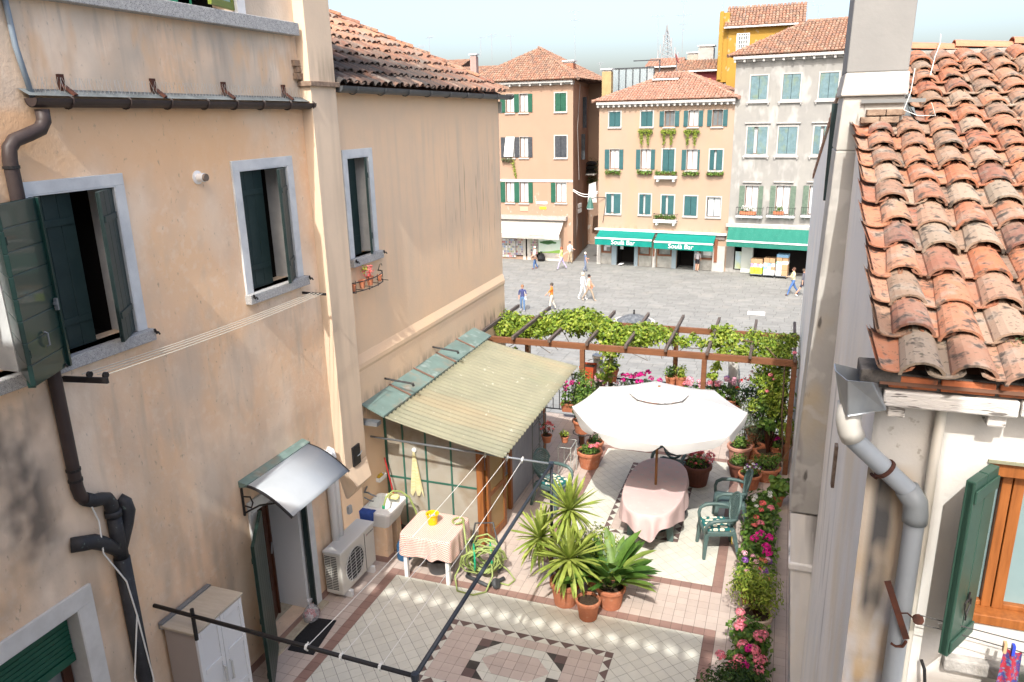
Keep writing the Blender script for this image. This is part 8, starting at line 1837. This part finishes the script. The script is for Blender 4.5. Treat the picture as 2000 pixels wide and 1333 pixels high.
# ================================================================== people on the square
SKIN = pm('skin', (.52,.30,.21), (.48,.27,.19), scale=10, rough=.6)
def cloth_mat(c): return pm('cloth_%.2f_%.2f_%.2f' % c, c, tuple(q*.85 for q in c), scale=6, rough=.85)
def person(label, px, py, head_py, ang, top, bottom, hair, shoe=(.05,.04,.04), stride=.0, sleeve='short', legs='long', arms=((.0,.0),(.0,.0)), z=PZ, hat=None, bag=None, bald=False, lean=0.0, h=None, pos=None):
    P = Vector(pos) if pos else onz(px, py, z)
    if h is None:
        q = ony(px, head_py, P.y); h = max(1.52, min(1.82, q.z-z))
    th = thing('person', label, 'person', P); s = h/1.72
    J = {}
    def j(n, x, y, zz, r): J[n] = (x*s, y*s, zz*s, r*s)
    # faces -y in local space
    j('pelvis', 0, 0, .93, .135); j('waist', 0, -.01-lean*.2, 1.08, .125); j('chest', 0, -.01-lean*.6, 1.28, .15); j('neckb', 0, .0-lean*.8, 1.43, .075); j('neck', 0, -.01-lean, 1.50, .055); j('head', 0, -.03-lean, 1.60, .088); j('crown', 0, -.015-lean, 1.68, .07)
    for sd_, nm, k_ in ((1, 'l', 1), (-1, 'r', -1)):
        st = stride*k_; up, el = arms[0 if sd_ > 0 else 1]
        j('hip'+nm, .09*sd_, 0, .88, .095); j('knee'+nm, .095*sd_, -st*.55-.02, .49+abs(st)*.02, .066); j('ankle'+nm, .095*sd_, -st*.95+(.10 if st < 0 else 0), .085+(.05 if st < 0 else 0), .045); j('toe'+nm, .105*sd_, -st*.95-.15+(.10 if st < 0 else 0), .035, .042)
        j('sh'+nm, .185*sd_, -lean*.7, 1.40, .062); ex, ey = .225*sd_, -.26*math.sin(up)-lean*.5; j('elb'+nm, ex, ey, 1.40-.28*math.cos(up), .046)
        fa = up+el; j('wr'+nm, ex-.03*sd_*(1 if el > .3 else 0), ey-.24*math.sin(fa), 1.40-.28*math.cos(up)-.24*math.cos(fa), .034); j('hand'+nm, ex-.05*sd_*(1 if el > .3 else 0), ey-.33*math.sin(fa), 1.40-.28*math.cos(up)-.34*math.cos(fa), .036)
    E_ = [('pelvis','waist'),('waist','chest'),('chest','neckb'),('neckb','neck'),('neck','head'),('head','crown')]
    for nm in 'lr': E_ += [('pelvis','hip'+nm),('hip'+nm,'knee'+nm),('knee'+nm,'ankle'+nm),('ankle'+nm,'toe'+nm),('chest','sh'+nm),('sh'+nm,'elb'+nm),('elb'+nm,'wr'+nm),('wr'+nm,'hand'+nm)]
    names = list(J); idx = {n: i for i, n in enumerate(names)}
    me = bpy.data.meshes.new('person_rig'); me.from_pydata([J[n][:3] for n in names], [(idx[a], idx[b]) for a, b in E_], [])
    tmp = bpy.data.objects.new('person_rig', me); COL.objects.link(tmp); sk_ = tmp.modifiers.new('skin', 'SKIN'); sk_.use_smooth_shade = True
    ss = tmp.modifiers.new('sub', 'SUBSURF'); ss.levels = 1; ss.render_levels = 1
    for i, n in enumerate(names): d = me.skin_vertices[0].data[i]; r = J[n][3]; d.radius = (r, r*.78 if n in ('pelvis','waist','chest') else r); d.use_root = (n == 'pelvis')
    dg = bpy.context.evaluated_depsgraph_get(); bm_ = bpy.data.meshes.new_from_object(tmp.evaluated_get(dg)); bpy.data.objects.remove(tmp)
    zone = {}
    for a, b in E_:
        if b.startswith('toe'): zn = 3
        elif b[:3] in ('hip','kne'): zn = 1
        elif b[:3] == 'ank': zn = 1 if legs == 'long' else 2
        elif b[:3] == 'elb': zn = 0 if sleeve in ('short','long') else 2
        elif b[:2] == 'wr': zn = 0 if sleeve == 'long' else 2
        elif b.startswith('hand') or b in ('neck','head','crown'): zn = 2
        else: zn = 0
        zone[(a, b)] = zn
    mats = [cloth_mat(top), cloth_mat(bottom), SKIN, cloth_mat(shoe)]
    bm_.materials.clear(); [bm_.materials.append(m_) for m_ in mats]
    segs = [(Vector(J[a][:3]), Vector(J[b][:3]), zn, (J[a][3]+J[b][3])/2) for (a, b), zn in zone.items()]
    for p in bm_.polygons:
        c = p.center; best = None
        for a, b, zn, r in segs:
            d = b-a; t = max(0, min(1, (c-a).dot(d)/d.length_squared)); q = (c-(a+d*t)).length/r
            if best is None or q < best[0]: best = (q, zn, t)
        zn = best[1]
        if legs == 'short' and c.z < .60*s and zn == 1: zn = 2
        if zn == 0 and c.z < .98*s and abs(c.x) < .17*s: zn = 1
        p.material_index = zn; p.use_smooth = True
    R_ = Matrix.Translation(P) @ rotz(ang); bm_.transform(R_)
    body = bpy.data.objects.new('body', bm_); COL.objects.link(body); attach(body, th)
    hc = Vector(J['head'][:3])
    k = MB(); prof = [(.0,.125),(.06,.115),(.092,.07),(.102,.02),(.10,-.03),(.085,-.06)] if not bald else [(.0,.098),(.05,.09),(.083,.06),(.093,.02),(.095,-.01)]
    k.lathe([(r*s, zz*s) for r, zz in prof], 12, R_ @ Matrix.Translation(hc+Vector((0,.025*s,.03*s))) @ Matrix.Rotation(-.35, 4, 'X'), close=False); k.build('hair' if not hat else 'hat', cloth_mat(hat or hair), th, smooth=True)
    k = MB()
    k.lathe([(0,-.02),(.018,-.01),(.02,.02),(.008,.05),(0,.055)], 6, R_ @ Matrix.Translation(hc+Vector((0,-.09*s,-.005))) @ Matrix.Scale(s*.75,4), close=False)
    for sd_ in (-1, 1): k.lathe([(0,-.03),(.014,-.015),(.016,.02),(0,.035)], 6, R_ @ Matrix.Translation(hc+Vector((sd_*.088*s,.0,0))), close=False)
    k.build('nose_and_ears', SKIN, th, smooth=True)
    if bag:
        col, off, sz = bag; k = MB(); c = Vector(off)*s
        k.cbox(c.x-sz[0]/2, c.x+sz[0]/2, c.y-sz[1]/2, c.y+sz[1]/2, c.z-sz[2], c.z, .03, R_); k.tube([R_ @ (c+Vector((0,-sz[1]/2*.8,0))), R_ @ Vector((.10*s if c.x > 0 else -.10*s, -.02, 1.45*s)), R_ @ (c+Vector((0,sz[1]/2*.8,0)))], .012, 5)
        b_ = thing('handbag', label_bag(label), 'bag', R_ @ c); o = k.build('bag', cloth_mat(col), b_)
    return th
def label_bag(l): return 'bag carried by the '+l.replace('person ', 'person ', 1)[:60]
D = math.radians
person('elderly person in pale shirt and blue jeans before the souvenir shop', 1045, 526, 479, D(-60), (.66,.64,.58), (.06,.13,.30), (.6,.55,.5), (.22,.07,.04), .12, arms=((.2,.9),(.2,.3)), bald=True, bag=((.22,.13,.09), (.22,-.02,1.0), (.10,.26,.22)))
person('person in lime top and lilac trousers walking by the shop corner', 1097, 527, 483, D(-75), (.58,.62,.22), (.40,.36,.52), (.28,.10,.05), (.2,.2,.2), .30, arms=((.5,.9),(.3,.4)), bag=((.66,.64,.58), (-.2,-.1,1.15), (.12,.24,.24)))
person('person in white top and beige trousers leaning at the white shop corner', 1113, 515, 472, D(60), (.74,.72,.66), (.46,.38,.26), (.08,.06,.05), (.12,.1,.08), .05, arms=((.3,1.2),(.1,.1)))
person('person with pale headwear and blue clothes at the alley mouth', 1143, 531, 498, D(120), (.12,.17,.28), (.16,.20,.29), (.7,.66,.58), (.1,.1,.12), .1, sleeve='none', arms=((.3,1.1),(.1,.3)), hat=(.70,.66,.58))
person('person all in white walking beside the woman with the orange bag', 1138, 586, 533, D(70), (.76,.77,.78), (.76,.76,.75), (.7,.62,.45), (.6,.58,.55), .18, sleeve='long', arms=((.1,.3),(.1,.5)), hat=(.66,.56,.38))
person('dark-haired person in peach top striding with an orange shoulder bag', 1150, 588, 537, D(80), (.72,.50,.38), (.34,.27,.20), (.03,.025,.025), (.45,.35,.28), .36, arms=((.2,.7),(.1,.3)), bag=((.60,.20,.10), (.20,.0,1.05), (.12,.34,.26)))
person('person in navy top and jeans with sunglasses and white handbag', 1021, 608, 563, D(20), (.05,.06,.16), (.10,.18,.32), (.25,.13,.07), (.3,.3,.3), .12, arms=((.3,1.1),(-.1,.2)), bag=((.74,.72,.70), (.20,.0,1.02), (.12,.28,.22)), h=1.66)
person('person in bright orange shirt stretching an arm forward', 1078, 606, 570, D(-75), (.72,.20,.03), (.55,.50,.42), (.07,.06,.05), (.1,.1,.1), .15, arms=((.75,.1),(.2,.2)), h=1.72)
person('person in pale shirt and black shorts standing at the bar door', 1361, 531, 487, D(165), (.70,.64,.66), (.03,.03,.04), (.03,.025,.025), (.75,.75,.73), .03, legs='short', arms=((.1,.2),(.1,.3)))
person('person in pale yellow top and blue jeans walking past the goods trolleys', 1547, 577, 522, D(-70), (.74,.68,.40), (.07,.15,.36), (.12,.06,.04), (.10,.05,.04), .34, arms=((.4,1.5),(.3,1.3)))
person('person half hidden by the right wall wearing dark shorts', 1566, 580, 525, D(80), (.10,.10,.12), (.05,.05,.07), (.1,.07,.05), (.7,.7,.7), .3, legs='short')
pg_ = thing('pigeon', 'white pigeon on the step of the bar', 'pigeon', FO.P(FO.uz(1215,519)[0], PZ, .4)); L0 = Vector(pg_.location)
k = MB(); M = Matrix.Translation(L0+Vector((0,0,.14))) @ Matrix.Rotation(-.25,4,'Y'); prof = [(.0,-.20),(.03,-.17),(.045,-.10),(.085,0),(.075,.09),(.045,.14),(.035,.17),(.042,.20),(.03,.235),(.008,.25),(.003,.275)]
k.lathe(prof, 10, M @ Matrix.Rotation(1.5708,4,'Y')); k.build('body', pm('pigeon_white', (.72,.72,.72), (.55,.55,.57), scale=14, rough=.7), pg_, smooth=True)
for dy in (-.03,.03): k = MB(); k.tube([L0+Vector((.0,dy,.10)), L0+Vector((.01,dy,.0))], .008, 4); k.build('leg', RUST, pg_)
# domed well cover and a white slab on the square
c = onz(1238, 630, PZ); kp = thing('well_cover', 'low grey ribbed dome with finial on a white stone ring just behind the vine', 'well', c); k = MB(); n = 18; rr = 1.02
vs = []
for i, (f, zz) in enumerate(((.05,.50),(.35,.44),(.7,.30),(1.0,.10))):
    for a in range(n*2): q = 1.0 if a % 2 else .93; t = 2*math.pi*a/(n*2); vs.append((c.x+rr*f*q*math.cos(t), c.y+rr*f*q*math.sin(t), c.z+zz))
k.raw(vs, [(j*n*2+a, (j+1)*n*2+a, (j+1)*n*2+(a+1)%(n*2), j*n*2+(a+1)%(n*2)) for j in range(3) for a in range(n*2)]); k.build('dome', pm('well_slate', (.07,.08,.09), (.15,.16,.17), scale=5, rough=.5), kp)
k = MB(); k.lathe([(.03,.48),(.07,.53),(.04,.66),(.06,.72),(0,.78)], 8, Matrix.Translation(c)); k.build('finial', BLACKM, kp)
k = MB(); k.lathe([(1.22,-.02),(1.22,.10),(1.0,.12),(.98,.0)], 32, Matrix.Translation(c), close=False); k.build('stone_ring', TRIM, kp)
p = onz(1477, 613, PZ); wsb = thing('white_slab', 'white rectangular slab set on the square before the pergola', 'slab', p); k = MB(); k.cbox(p.x-.5, p.x+.5, p.y-.32, p.y+.32, PZ, PZ+.06, .02); k.build('slab', WHITEM, wsb)
